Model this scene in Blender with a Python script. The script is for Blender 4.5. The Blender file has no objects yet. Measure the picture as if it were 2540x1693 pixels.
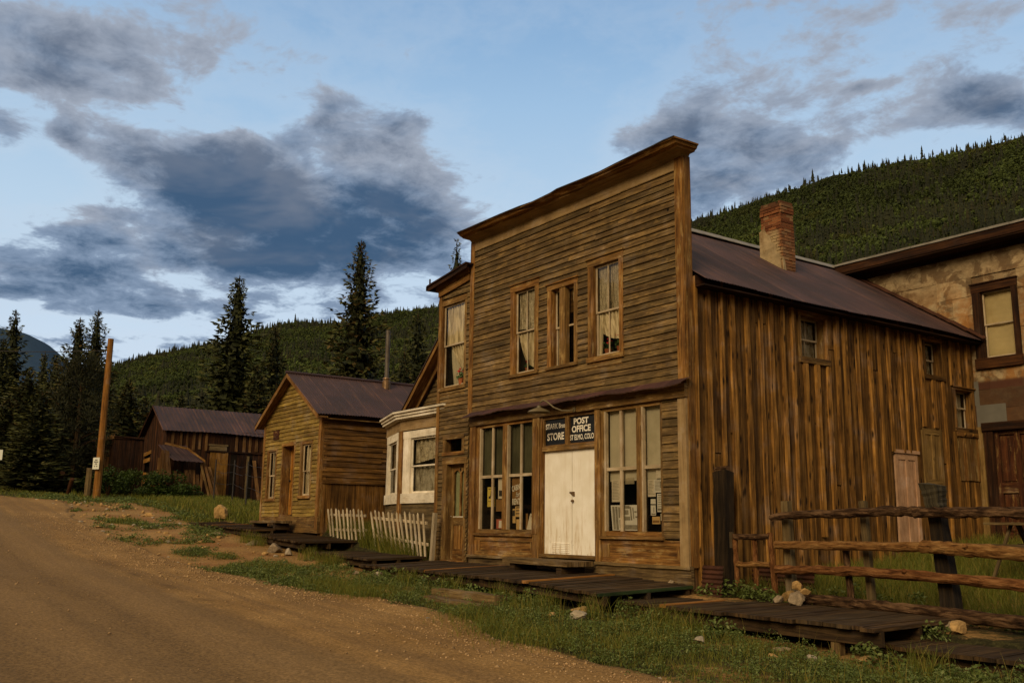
# Ghost-town main street at dusk: a false-fronted store with boardwalk, cabins, barn, log fence, spruces and forested hills.
# World frame: X runs along the street front (store right corner at x=0), Y into the lots, Z up from the store's base ledge.
import bpy, math, random
import numpy as np
from mathutils import Vector, Matrix

scene = bpy.context.scene
COL = scene.collection
rng = random.Random(7)
nrg = np.random.default_rng(11)
PI = math.pi

# ---------------------------------------------------------------- node helper
class NT:
    def __init__(s, tree):
        s.t = tree
        s.n = tree.nodes
        s.l = tree.links
    def new(s, typ, **kw):
        nd = s.n.new(typ)
        for k, v in kw.items():
            if hasattr(nd, k) and k not in nd.inputs.keys():
                setattr(nd, k, v)
            else:
                s.put(nd.inputs[k], v)
        return nd
    def put(s, sock, v):
        if isinstance(v, bpy.types.NodeSocket):
            s.l.new(v, sock)
        else:
            if isinstance(v, (tuple, list)) and len(v) == 3 and sock.type == 'RGBA':
                v = (*v, 1.0)
            sock.default_value = v
    def math(s, op, a, b=None, c=None, clamp=False):
        nd = s.n.new('ShaderNodeMath'); nd.operation = op; nd.use_clamp = clamp
        s.put(nd.inputs[0], a)
        if b is not None: s.put(nd.inputs[1], b)
        if c is not None: s.put(nd.inputs[2], c)
        return nd.outputs[0]
    def vmath(s, op, a, b=None, out=0):
        nd = s.n.new('ShaderNodeVectorMath'); nd.operation = op
        s.put(nd.inputs[0], a)
        if b is not None:
            s.put(nd.inputs['Scale'] if op == 'SCALE' else nd.inputs[1], b)
        return nd.outputs[out] if op not in ('DOT_PRODUCT', 'LENGTH', 'DISTANCE') else nd.outputs['Value']
    def comb(s, x, y, z):
        nd = s.n.new('ShaderNodeCombineXYZ')
        for i, v in enumerate((x, y, z)): s.put(nd.inputs[i], v)
        return nd.outputs[0]
    def sep(s, v):
        nd = s.n.new('ShaderNodeSeparateXYZ'); s.put(nd.inputs[0], v)
        return nd.outputs
    def noise(s, vec, scale, detail=4.0, rough=0.55, dist=0.0, out='Fac'):
        nd = s.n.new('ShaderNodeTexNoise')
        if vec is not None: s.put(nd.inputs['Vector'], vec)
        s.put(nd.inputs['Scale'], scale); s.put(nd.inputs['Detail'], detail)
        s.put(nd.inputs['Roughness'], rough); s.put(nd.inputs['Distortion'], dist)
        return nd.outputs[out]
    def ss(s, v, a, b, lo=0.0, hi=1.0):
        nd = s.n.new('ShaderNodeMapRange'); nd.interpolation_type = 'SMOOTHSTEP'
        s.put(nd.inputs[0], v)
        for i, q in enumerate((a, b, lo, hi)): s.put(nd.inputs[i + 1], q)
        return nd.outputs[0]
    def lin(s, v, a, b, lo=0.0, hi=1.0):
        nd = s.n.new('ShaderNodeMapRange')
        s.put(nd.inputs[0], v)
        for i, q in enumerate((a, b, lo, hi)): s.put(nd.inputs[i + 1], q)
        return nd.outputs[0]
    def mix(s, f, a, b, mode='MIX'):
        nd = s.n.new('ShaderNodeMix'); nd.data_type = 'RGBA'; nd.blend_type = mode
        s.put(nd.inputs[0], f); s.put(nd.inputs[6], a); s.put(nd.inputs[7], b)
        return nd.outputs[2]
    def ramp(s, f, stops):
        nd = s.n.new('ShaderNodeValToRGB')
        s.put(nd.inputs[0], f)
        e = nd.color_ramp.elements
        while len(e) < len(stops): e.new(0.5)
        for el, (p, c) in zip(e, stops):
            el.position = p
            el.color = (*c, 1.0) if len(c) == 3 else c
        return nd.outputs[0]

# ---------------------------------------------------------------- camera (focal length, heading, pitch and slight roll of the photograph)
def make_camera():
    yaw, pit, rol = math.radians(144.88), math.radians(10.82), math.radians(0.70)
    fw = Vector((math.cos(yaw) * math.cos(pit), math.sin(yaw) * math.cos(pit), math.sin(pit)))
    r = Vector((math.sin(yaw), -math.cos(yaw), 0)); u = r.cross(fw)
    R = r * math.cos(rol) + u * math.sin(rol); U = -r * math.sin(rol) + u * math.cos(rol)
    cam = bpy.data.cameras.new('camera'); ob = bpy.data.objects.new('camera', cam)
    cam.sensor_width = 36.0; cam.lens = 2401.0 / 2540.0 * 36.0
    cam.clip_start = 0.1; cam.clip_end = 20000
    M = Matrix((( R.x, U.x, -fw.x, 11.873), (R.y, U.y, -fw.y, -12.076), (R.z, U.z, -fw.z, 0.643), (0, 0, 0, 1)))
    ob.matrix_world = M
    COL.objects.link(ob); scene.camera = ob
make_camera()

# ---------------------------------------------------------------- sky: dusk, broken cloud, warm afterglow assumed behind the camera
SUN_AZ, SUN_EL = math.radians(-62), math.radians(30)
CLOUDS = [(2.8716, 0.3575, 0.0798, 0.0337, 0.754), (2.8983, 0.3249, 0.0407, 0.0272, 0.33), (2.788, 0.3458, 0.0535, 0.0279, 0.471), (2.7511, 0.3276, 0.1649, 0.0353, 0.707), (2.7844, 0.2903, 0.167, 0.0353, 0.943), (2.6464, 0.3475, 0.056, 0.0287, 0.566), (2.608, 0.314, 0.0355, 0.0291, 0.471), (2.7025, 0.261, 0.1244, 0.0267, 0.707), (2.7907, 0.2508, 0.0572, 0.0191, 0.377), (2.6874, 0.2263, 0.079, 0.0123, 0.33), (2.9712, 0.4067, 0.084, 0.0255, 0.754), (3.0273, 0.4189, 0.0627, 0.0287, 0.471), (3.0042, 0.4544, 0.0602, 0.0204, 0.377), (2.8765, 0.4665, 0.0717, 0.0299, 0.471), (2.9297, 0.398, 0.0496, 0.0096, 0.377), (2.9727, 0.2226, 0.0805, 0.017, 0.801), (3.0234, 0.2444, 0.0238, 0.0139, 0.566), (2.9688, 0.2824, 0.0316, 0.0199, 0.566), (2.9082, 0.2001, 0.0438, 0.0148, 0.518), (2.8227, 0.2136, 0.0559, 0.0132, 0.33), (3.0151, 0.1994, 0.0439, 0.0096, 0.377), (2.9437, 0.2445, 0.0386, 0.0113, 0.283), (2.7241, 0.4173, 0.0302, 0.0174, 0.707), (2.7706, 0.3899, 0.0246, 0.0138, 0.66), (2.8347, 0.3829, 0.0285, 0.0159, 0.518), (2.6347, 0.4128, 0.062, 0.0163, 0.471), (2.5968, 0.4208, 0.0312, 0.0103, 0.283), (2.6852, 0.3842, 0.0457, 0.0142, 0.33), (2.9838, 0.3561, 0.0146, 0.0095, 0.471), (3.0428, 0.3558, 0.0199, 0.0147, 0.518), (2.6184, 0.4949, 0.0316, 0.0111, 0.235), (2.6798, 0.4707, 0.0156, 0.0113, 0.189), (2.3497, 0.4036, 0.0598, 0.0277, 0.424), (2.3138, 0.3717, 0.1014, 0.0372, 0.471), (2.3105, 0.3329, 0.0816, 0.026, 0.471), (2.3968, 0.38, 0.0454, 0.0237, 0.33), (2.2309, 0.4234, 0.093, 0.0201, 0.377), (2.2198, 0.381, 0.0464, 0.0204, 0.33), (2.1144, 0.3828, 0.0678, 0.014, 0.754), (2.0572, 0.4035, 0.0329, 0.0148, 0.707), (2.0217, 0.374, 0.0276, 0.0167, 0.66), (2.14, 0.4304, 0.0399, 0.0066, 0.566), (2.0412, 0.4543, 0.0485, 0.0243, 0.424), (2.272, 0.5129, 0.0926, 0.0108, 0.471), (2.1791, 0.4852, 0.0507, 0.017, 0.283), (2.5207, 0.4667, 0.1062, 0.0519, -0.81), (2.5293, 0.3902, 0.0576, 0.0589, -0.54), (2.8539, 0.4052, 0.0529, 0.013, -0.675), (3.0041, 0.3095, 0.0461, 0.0315, -0.945), (2.9124, 0.2981, 0.0246, 0.0236, -0.405), (2.8186, 0.4035, 0.0293, 0.0189, -0.405), (2.9499, 0.1838, 0.0868, 0.0066, -0.743), (2.7502, 0.2317, 0.0292, 0.011, -0.472), (2.6291, 0.2466, 0.0354, 0.0154, -0.54), (2.4955, 0.316, 0.0617, 0.0304, -0.54), (2.8621, 0.2361, 0.0321, 0.0068, -0.54), (2.4721, 0.3512, 0.031, 0.0598, -0.405), (2.9162, 0.3873, 0.063, 0.0104, -0.75), (3.0041, 0.3095, 0.0458, 0.0235, -0.5)]
def make_world():
    w = bpy.data.worlds.new('World'); scene.world = w; w.use_nodes = True
    T = NT(w.node_tree); T.n.clear()
    d = T.n.new('ShaderNodeTexCoord').outputs['Generated']
    x, y, z = T.sep(d)
    az = T.math('ARCTAN2', y, x); el = T.math('ARCSINE', z)
    # cloud-plane coordinates
    den = T.math('ADD', T.math('MAXIMUM', z, 0.0), 0.16)
    p = T.comb(T.math('DIVIDE', x, den), T.math('DIVIDE', y, den), 0.0)
    wob = T.noise(p, 3.2, 2.0, 0.6, 0.0, 'Color')
    wx, wy, wz = T.sep(wob)
    az2 = T.math('MULTIPLY_ADD', T.math('SUBTRACT', wx, 0.5), 0.075, az)
    el2 = T.math('MULTIPLY_ADD', T.math('SUBTRACT', wy, 0.5), 0.045, el)
    acc = None
    hot = None
    for (a, e, ra, re, wt) in CLOUDS:
        da = T.math('MULTIPLY', T.math('SUBTRACT', az2, a), 0.85 / ra)
        de = T.math('MULTIPLY', T.math('SUBTRACT', el2, e), 0.85 / re)
        q = T.math('MULTIPLY_ADD', da, da, T.math('MULTIPLY', de, de))
        g = T.math('MULTIPLY', T.math('EXPONENT', T.math('MULTIPLY', q, -1.0)), wt)
        acc = g if acc is None else T.math('ADD', acc, g)
    fb = T.noise(p, 5.6, 6.0, 0.62, 0.2)
    fine = T.noise(T.vmath('ADD', p, (3.1, 7.7, 0.4)), 11.0, 4.0, 0.68, 0.4)
    dn = T.math('ADD', T.math('MULTIPLY', T.math('SUBTRACT', fb, 0.5), 2.5), T.math('MULTIPLY', T.math('SUBTRACT', fine, 0.5), 1.35))
    front = T.ss(T.math('ABSOLUTE', T.math('SUBTRACT', az, 2.5)), 0.75, 1.2, 0.0, 1.0)
    lowb = T.ss(el, 0.12, 0.24, 0.10, 0.0)
    bias = T.math('MULTIPLY_ADD', front, 0.2, T.math('ADD', T.math('ADD', acc, lowb), 0.09))
    D = T.math('ADD', dn, bias)
    mask = T.ss(D, 0.15, 0.62)
    thick = T.ss(D, 0.40, 1.5)
    # clear sky
    clear = T.ramp(T.math('MULTIPLY', el, 1.0 / 1.57), [(0.0, (0.66, 0.78, 0.88)), (0.09, (0.68, 0.80, 0.93)), (0.19, (0.56, 0.74, 0.91)), (0.27, (0.40, 0.61, 0.85)), (0.34, (0.245, 0.445, 0.72)), (0.7, (0.15, 0.29, 0.50)), (1.0, (0.16, 0.27, 0.44))])
    ns = T.n.new('ShaderNodeTexSky'); ns.sky_type = 'NISHITA'; ns.sun_disc = False
    ns.sun_elevation = SUN_EL; ns.sun_rotation = math.pi / 2 - SUN_AZ; ns.altitude = 3000
    nis = T.vmath('SCALE', ns.outputs[0], 0.10)
    clear = T.mix(0.18, clear, nis)
    veil = T.math('MULTIPLY', T.ss(D, -0.7, 0.25), 0.20)
    clear = T.mix(veil, clear, (0.60, 0.68, 0.78))
    # cloud colour: mauve grey where thin and high, slate blue where thick and low
    relief = T.noise(T.vmath('ADD', p, (0.35, -0.22, 0.0)), 3.4, 4.0, 0.58, 0.3)
    lit = T.ss(T.math('ADD', relief, T.math('MULTIPLY', T.math('SUBTRACT', el, 0.33), 1.1)), 0.36, 0.68)
    thinc = T.mix(lit, (0.25, 0.335, 0.47), (0.355, 0.405, 0.495))
    thkc = T.mix(lit, (0.052, 0.108, 0.200), (0.150, 0.190, 0.265))
    cc = T.mix(thick, thinc, thkc)
    sky = T.mix(mask, clear, cc)
    # afterglow assumed behind the camera, out of view, to warm the light
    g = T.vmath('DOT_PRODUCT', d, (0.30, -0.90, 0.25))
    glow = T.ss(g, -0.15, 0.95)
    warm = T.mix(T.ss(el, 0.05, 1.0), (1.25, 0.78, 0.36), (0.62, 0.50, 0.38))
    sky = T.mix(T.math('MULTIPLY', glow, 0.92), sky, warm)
    sky = T.mix(T.ss(el, 0.58, 0.95, 0.0, 0.9), sky, (0.43, 0.35, 0.255))     # warm grey cloud added overhead, out of view, to warm the light
    low = T.ss(z, -0.06, 0.0)
    sky = T.mix(low, (0.10, 0.07, 0.04), sky)
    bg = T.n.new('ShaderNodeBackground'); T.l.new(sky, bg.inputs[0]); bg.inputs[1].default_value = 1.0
    o = T.n.new('ShaderNodeOutputWorld'); T.l.new(bg.outputs[0], o.inputs[0])
    w.cycles.sampling_method = 'MANUAL'; w.cycles.sample_map_resolution = 512
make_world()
def make_sun():
    L = bpy.data.lights.new('sun', 'SUN'); L.energy = 2.3; L.angle = math.radians(24); L.color = (1.0, 0.80, 0.52)
    o = bpy.data.objects.new('sun', L); COL.objects.link(o)
    dv = Vector((math.cos(SUN_AZ) * math.cos(SUN_EL), math.sin(SUN_AZ) * math.cos(SUN_EL), math.sin(SUN_EL)))
    o.rotation_euler = (-dv).to_track_quat('-Z', 'Y').to_euler(); o.location = dv * 60
make_sun()
scene.view_settings.view_transform = 'Standard'; scene.view_settings.look = 'None'; scene.view_settings.exposure = 0; scene.view_settings.gamma = 1
scene.cycles.max_bounces = 6; scene.cycles.transparent_max_bounces = 12; scene.cycles.use_denoising = True
scene.cycles.sample_clamp_indirect = 4.0
# ---------------------------------------------------------------- materials
MATS = {}
def new_mat(name):
    m = bpy.data.materials.new(name); m.use_nodes = True
    T = NT(m.node_tree); T.n.clear()
    o = T.n.new('ShaderNodeOutputMaterial')
    b = T.n.new('ShaderNodeBsdfPrincipled'); T.l.new(b.outputs[0], o.inputs[0])
    MATS[name] = m
    return m, T, b, o
def attr(T, name):
    a = T.n.new('ShaderNodeAttribute'); a.attribute_name = name
    return a
def bump(T, b, h, strength=0.3, dist=0.02):
    n = T.n.new('ShaderNodeBump'); n.inputs['Strength'].default_value = strength; n.inputs['Distance'].default_value = dist
    T.l.new(h, n.inputs['Height']); T.l.new(n.outputs[0], b.inputs['Normal'])
def objco(T):
    return T.n.new('ShaderNodeTexCoord').outputs['Object']
def uvco(T):
    return T.n.new('ShaderNodeTexCoord').outputs['UV']
def setp(b, rough=0.8, spec=0.25, metal=0.0):
    b.inputs['Roughness'].default_value = rough; b.inputs['Specular IOR Level'].default_value = spec; b.inputs['Metallic'].default_value = metal

def wood(name, dark, mid, light, grey=None, greyamt=0.3, knots=0.0, vary=0.5, bumps=0.5, stretch=(1.6, 30.0), streak=0.0, rough=0.85, worn=None, wornamt=0.5, lum=0.60):
    """weathered board: grain runs along UV u; the 'tint' attribute (one value per board) shifts lightness and greyness"""
    hue = lambda c, q: (c[0] * q, c[1] * q * 0.93, c[2] * q * 0.60)
    if lum < 0.75:
        dark, mid, light = hue(dark, 0.5), hue(mid, 0.98), hue(light, 1.45)
        grey = hue(grey, 0.9) if grey else None; worn = hue(worn, 1.35) if worn else None
    m, T, b, o = new_mat(name)
    uv = uvco(T)
    g1 = T.noise(T.vmath('MULTIPLY', uv, (stretch[0], stretch[1], 1)), 1.0, 6.0, 0.65, 0.6)
    g2 = T.noise(T.vmath('MULTIPLY', uv, (0.9, 7.0, 1)), 1.0, 4.0, 0.6, 0.4)
    grain = T.math('ADD', T.math('MULTIPLY', g1, 0.6), T.math('MULTIPLY', g2, 0.4))
    c = T.ramp(grain, [(0.33, dark), (0.47, mid), (0.68, light)])
    tn = attr(T, 'tint'); tr, tg, tb = T.sep(tn.outputs['Color'])
    if grey:
        big = T.noise(objco(T), 0.9, 3.0, 0.6)
        f = T.ss(T.math('ADD', T.math('MULTIPLY', tg, 0.55), T.math('MULTIPLY', big, 0.7)), 0.45, 0.85, 0.0, greyamt * 2)
        gc = T.mix(T.ss(grain, 0.35, 0.6), tuple(k * 0.45 for k in grey), grey)
        c = T.mix(T.math('MINIMUM', f, 1.0), c, gc)
    if worn:
        wn = T.noise(T.vmath('MULTIPLY', uv, (2.2, 9.0, 1)), 1.0, 5.0, 0.7)
        c = T.mix(T.ss(wn, 0.52, 0.66, 0.0, wornamt), c, worn)
    if knots:
        v = T.n.new('ShaderNodeTexVoronoi'); T.put(v.inputs['Vector'], T.vmath('MULTIPLY', uv, (2.3, 7.5, 1))); v.inputs['Scale'].default_value = 1.0
        k = T.ss(v.outputs['Distance'], 0.08, 0.27, knots, 0.0)
        c = T.mix(k, c, tuple(q * 0.28 for q in dark))
    if streak:
        st = T.noise(T.vmath('MULTIPLY', uv, (0.40, 9.0, 1)), 1.0, 4.0, 0.6, 0.2)
        c = T.mix(T.ss(st, 0.50, 0.68, 0.0, streak), c, tuple(q * 0.35 for q in dark))
    val = T.math('MULTIPLY_ADD', tr, 2 * vary * lum, (1.0 - vary) * lum)
    fade = T.noise(objco(T), 1.7, 5.0, 0.68)
    val = T.math('MULTIPLY', val, T.lin(fade, 0.28, 0.72, 0.66, 1.34))
    c = T.mix(T.ss(fade, 0.50, 0.70, 0.0, 0.28), c, T.vmath('DOT_PRODUCT', c, (0.46, 0.42, 0.12)))
    c = T.vmath('SCALE', c, val)
    T.l.new(c, b.inputs['Base Color']); setp(b, rough, 0.2)
    bump(T, b, grain, bumps, 0.012)
    return m

def flat(name, col, var=0.25, scale=4.0, rough=0.7, spec=0.25, dirt=None, dirtamt=0.4, metal=0.0, bumpv=0.1, k=1.0):
    col = tuple(q * k for q in col); dirt = tuple(q * k for q in dirt) if dirt else None
    m, T, b, o = new_mat(name)
    co = objco(T)
    n = T.noise(co, scale, 5.0, 0.62)
    c = T.mix(T.ss(n, 0.3, 0.72), tuple(k * (1 - var) for k in col), tuple(min(1, k * (1 + var)) for k in col))
    if dirt:
        n2 = T.noise(T.vmath('ADD', co, (5.2, 1.3, 8.8)), scale * 0.6, 6.0, 0.7)
        c = T.mix(T.ss(n2, 0.48, 0.68, 0.0, dirtamt), c, dirt)
    T.l.new(c, b.inputs['Base Color']); setp(b, rough, spec, metal)
    if bumpv: bump(T, b, n, bumpv, 0.01)
    return m

def glass(name, tint=(0.85, 0.86, 0.8), refl=1.0):
    m, T, b, o = new_mat(name)
    T.n.remove(b)
    tr = T.n.new('ShaderNodeBsdfTransparent'); tr.inputs[0].default_value = (*tint, 1)
    gl = T.n.new('ShaderNodeBsdfGlossy'); gl.inputs['Roughness'].default_value = 0.03
    nz = T.noise(objco(T), 2.2, 2.0, 0.5)
    bp = T.n.new('ShaderNodeBump'); bp.inputs['Strength'].default_value = 0.12; bp.inputs['Distance'].default_value = 0.02
    T.l.new(nz, bp.inputs['Height']); T.l.new(bp.outputs[0], gl.inputs['Normal'])
    fr = T.n.new('ShaderNodeFresnel'); fr.inputs[0].default_value = 1.5
    mx = T.n.new('ShaderNodeMixShader')
    T.l.new(T.math('MULTIPLY', fr.outputs[0], refl), mx.inputs[0]); T.l.new(tr.outputs[0], mx.inputs[1]); T.l.new(gl.outputs[0], mx.inputs[2])
    T.l.new(mx.outputs[0], o.inputs[0])
    return m

# ---------------------------------------------------------------- mesh builder
class Frame:
    """wall frame: s along the wall, h up, o outward"""
    def __init__(f, O, S, N):
        f.O = Vector(O); f.S = Vector(S).normalized(); f.N = Vector(N).normalized(); f.H = Vector((0, 0, 1))
    def p(f, s, h, o=0.0):
        return f.O + f.S * s + f.H * h + f.N * o

class MB:
    def __init__(s):
        s.v = []; s.f = []; s.uv = []; s.t = []; s.mi = []
    def face(s, pts, uvs=None, tint=(0.5, 0.5, 0.5), mi=0):
        i = len(s.v); s.v.extend(tuple(p) for p in pts); s.f.append(tuple(range(i, i + len(pts))))
        s.uv.extend(uvs if uvs else [(0, 0)] * len(pts)); s.t.extend([tint] * len(pts)); s.mi.append(mi)
    def rt(s):
        return (rng.random(), rng.random(), rng.random())
    def board(s, p, L, W, T, tint=None, wob=0.0, segs=1, taper=0.0, mi=0):
        """p corner, L length vector (grain), W width vector, T thickness vector"""
        p, L, W, T = Vector(p), Vector(L), Vector(W), Vector(T)
        tint = tint or s.rt()
        lu, wu, tu = L.length, W.length, T.length
        ou, ov = rng.uniform(0, 60), rng.uniform(0, 60)
        rings = []
        for k in range(segs + 1):
            a = k / segs
            e1 = rng.uniform(-wob, wob); e2 = rng.uniform(-wob, wob); e3 = rng.uniform(0, wob)
            wn = W / max(wu, 1e-6); tn = T / max(tu, 1e-6)
            sc = 1 - taper * a
            c = p + L * a + W * (1 - sc) * 0.5
            rings.append([c + wn * e1, c + W * sc + wn * e2, c + W * sc + T + wn * e2 + tn * e3, c + T + wn * e1 + tn * e3])
        flip = L.cross(W).dot(T) < 0
        vv = [0, wu, wu + tu, 2 * wu + tu, 2 * wu + 2 * tu]
        def add(q, uvq):
            if flip: q = q[::-1]; uvq = uvq[::-1]
            s.face(q, uvq, tint, mi)
        for k in range(segs):
            r0, r1 = rings[k], rings[k + 1]; u0, u1 = ou + lu * k / segs, ou + lu * (k + 1) / segs
            for j in range(4):
                j2 = (j + 1) % 4
                add([r0[j], r0[j2], r1[j2], r1[j]], [(u0, ov + vv[j]), (u0, ov + vv[j + 1]), (u1, ov + vv[j + 1]), (u1, ov + vv[j])])
        for r, sgn in ((rings[0], 1), (rings[-1], -1)):
            q = [r[0], r[1], r[2], r[3]]; uq = [(ou, ov), (ou, ov + wu), (ou + tu, ov + wu), (ou + tu, ov)]
            if sgn < 0: q = q[::-1]; uq = uq[::-1]
            add(q[::-1], uq[::-1])
    def fb(s, F, s0, s1, h0, h1, o0, o1, tint=None, wob=0.0, segs=1, mi=0, grain=None):
        """box in a wall frame; grain along the longer of s and h"""
        g = grain or ('s' if abs(s1 - s0) >= abs(h1 - h0) else 'h')
        p = F.p(s0, h0, o0)
        if g == 's': s.board(p, F.S * (s1 - s0), F.H * (h1 - h0), F.N * (o1 - o0), tint, wob, segs, mi=mi)
        elif g == 'h': s.board(p, F.H * (h1 - h0), F.S * (s1 - s0), F.N * (o1 - o0), tint, wob, segs, mi=mi)
        else: s.board(p, F.N * (o1 - o0), F.S * (s1 - s0), F.H * (h1 - h0), tint, wob, segs, mi=mi)
    def fq(s, F, s0, s1, h0, h1, o, tint=None, mi=0):
        q = [F.p(s0, h0, o), F.p(s1, h0, o), F.p(s1, h1, o), F.p(s0, h1, o)]
        uq = [(s0, h0), (s1, h0), (s1, h1), (s0, h1)]
        n = (q[1] - q[0]).cross(q[2] - q[0])
        if n.dot(F.N) < 0: q = q[::-1]; uq = uq[::-1]
        s.face(q, uq, tint or (0.5, 0.5, 0.5), mi)
    def box(s, a, b, tint=None, wob=0.0, segs=1, mi=0):
        a, b = Vector(a), Vector(b); d = b - a
        ax = [Vector((d.x, 0, 0)), Vector((0, d.y, 0)), Vector((0, 0, d.z))]
        ax.sort(key=lambda q: -q.length)
        s.board(a, ax[0], ax[1], ax[2], tint, wob, segs, mi=mi)
    def tube(s, path, rad, n=8, tint=None, wob=0.0, cap=True, mi=0, smooth=True):
        path = [Vector(p) for p in path]
        if not isinstance(rad, (list, tuple)): rad = [rad] * len(path)
        tint = tint or s.rt(); ou, ov = rng.uniform(0, 60), rng.uniform(0, 60)
        rings = []; L = 0.0; us = []
        ref = Vector((0.13, 0.21, 0.97))
        for i, p in enumerate(path):
            d = (path[min(i + 1, len(path) - 1)] - path[max(i - 1, 0)]).normalized()
            r0 = ref if abs(d.dot(ref)) < 0.9 else Vector((1, 0.1, 0))
            x = d.cross(r0).normalized(); y = d.cross(x).normalized()
            if i: L += (p - path[i - 1]).length
            us.append(L)
            rings.append([p + (x * math.cos(2 * PI * k / n) + y * math.sin(2 * PI * k / n)) * rad[i] * (1 + rng.uniform(-wob, wob)) for k in range(n)])
        per = 2 * PI * max(rad)
        for i in range(len(path) - 1):
            for k in range(n):
                k2 = (k + 1) % n
                s.face([rings[i][k], rings[i + 1][k], rings[i + 1][k2], rings[i][k2]][::-1],
                       [(ou + us[i], ov + per * k / n), (ou + us[i + 1], ov + per * k / n), (ou + us[i + 1], ov + per * (k + 1) / n), (ou + us[i], ov + per * (k + 1) / n)][::-1], tint, mi)
        if cap:
            for r, f in ((rings[0], 1), (rings[-1], -1)):
                q = r[::-1] if f > 0 else r
                s.face(q, [(ou + 0.02 * k, ov) for k in range(n)], tint, mi)
    def poly(s, pts, depth, tint=None, mi=0, uvf=None):
        """prism: planar polygon extruded by a vector"""
        pts = [Vector(p) for p in pts]; D = Vector(depth); tint = tint or s.rt(); n = len(pts)
        ou = rng.uniform(0, 50)
        nn = (pts[1] - pts[0]).cross(pts[2] - pts[0])
        if nn.dot(D) > 0: pts = pts[::-1]
        e = (pts[1] - pts[0]).normalized(); nn = (pts[1] - pts[0]).cross(pts[2] - pts[0]).normalized(); g = nn.cross(e)
        U = lambda p: (ou + (p - pts[0]).dot(e), ou + (p - pts[0]).dot(g))
        s.face(pts, [U(p) for p in pts], tint, mi)
        s.face([p + D for p in pts[::-1]], [U(p) for p in pts[::-1]], tint, mi)
        for i in range(n):
            a, b = pts[i], pts[(i + 1) % n]
            w = (b - a).length
            s.face([b, a, a + D, b + D], [(ou, ou), (ou + w, ou), (ou + w, ou + D.length), (ou, ou + D.length)], tint, mi)
    def build(s, name, mat, parent=None, base=None, label=None, smooth=False):
        """link as ONE mesh object; vertices are given in world space unless base is given"""
        b = Vector(base) if base is not None else (wloc(parent) if parent is not None else Vector((0, 0, 0)))
        me = bpy.data.meshes.new(name)
        me.from_pydata([(v[0] - b.x, v[1] - b.y, v[2] - b.z) for v in s.v], [], s.f)
        uv = me.uv_layers.new(name='UVMap')
        uv.data.foreach_set('uv', np.array(s.uv, dtype=np.float32).ravel())
        ca = me.color_attributes.new('tint', 'FLOAT_COLOR', 'CORNER')
        ta = np.ones((len(s.t), 4), dtype=np.float32); ta[:, :3] = np.array(s.t, dtype=np.float32)
        ca.data.foreach_set('color', ta.ravel())
        for mm in (mat if isinstance(mat, (list, tuple)) else [mat]): me.materials.append(mm)
        if isinstance(mat, (list, tuple)): me.polygons.foreach_set('material_index', s.mi)
        if smooth: me.polygons.foreach_set('use_smooth', [True] * len(me.polygons))
        me.update()
        return link(name, me, parent, b if parent is None else None, label)

WL = {}
def wloc(o):
    return WL.get(o.name, Vector((0, 0, 0)))
def link(name, data, parent=None, loc=None, label=None):
    o = bpy.data.objects.new(name, data); COL.objects.link(o)
    if parent is not None:
        o.parent = parent; WL[o.name] = wloc(parent)
    else:
        o.location = loc if loc is not None else (0, 0, 0); WL[o.name] = Vector(o.location)
    if label: o['label'] = label
    return o
def tag(o, label, cat, group=None, kind=None):
    if label: o['label'] = label
    if cat: o['category'] = cat
    if group: o['group'] = group
    if kind: o['kind'] = kind
    return o
def thing(name, loc, label, cat, group=None):
    o = bpy.data.objects.new(name, None); COL.objects.link(o); o.location = loc; o.empty_display_size = 0.2
    WL[o.name] = Vector(loc)
    return tag(o, label, cat, group)
def copy_thing(o, loc, rz=0.0, sc=1.0, label=None, group=None, tilt=(0, 0)):
    def rec(src, par):
        c = src.copy(); COL.objects.link(c)
        if par is not None: c.parent = par
        for ch in src.children: rec(ch, c)
        return c
    c = rec(o, None)
    c.location = loc; c.rotation_euler = (tilt[0], tilt[1], rz); c.scale = (sc, sc, sc) if not isinstance(sc, tuple) else sc
    if label: c['label'] = label
    if group: c['group'] = group
    return c

def text_mesh(name, body, F, s, h, o, size, mat, parent, sx=1.0, bold=0.0, shear=0.0, rot=0.0, align='CENTER', rev=False, width=None):
    cu = bpy.data.curves.new('tmp_text', 'FONT'); cu.body = body; cu.size = size; cu.offset = bold; cu.shear = shear
    cu.align_x = align; cu.align_y = 'BOTTOM_BASELINE' if False else 'CENTER'
    cu.resolution_u = 3
    tmp = bpy.data.objects.new('tmp_text', cu); COL.objects.link(tmp)
    bpy.context.view_layer.update()
    dg = bpy.context.evaluated_depsgraph_get()
    me = bpy.data.meshes.new_from_object(tmp.evaluated_get(dg))
    bpy.data.objects.remove(tmp); bpy.data.curves.remove(cu)
    b = wloc(parent)
    S = -F.S if rev else F.S
    if width:
        xs = [v.co.x for v in me.vertices]; x0_ = (max(xs) + min(xs)) / 2; sx = width / (max(xs) - min(xs))
        for v in me.vertices: v.co.x -= x0_
    cr, sr = math.cos(rot), math.sin(rot)
    for v in me.vertices:
        x, y = v.co.x * sx, v.co.y
        x, y = x * cr - y * sr, x * sr + y * cr
        v.co = F.p(s, h, o) + S * x + F.H * y - b
    me.materials.clear(); me.materials.append(mat); me.name = name
    ob = link(name, me, parent)
    return ob
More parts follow.
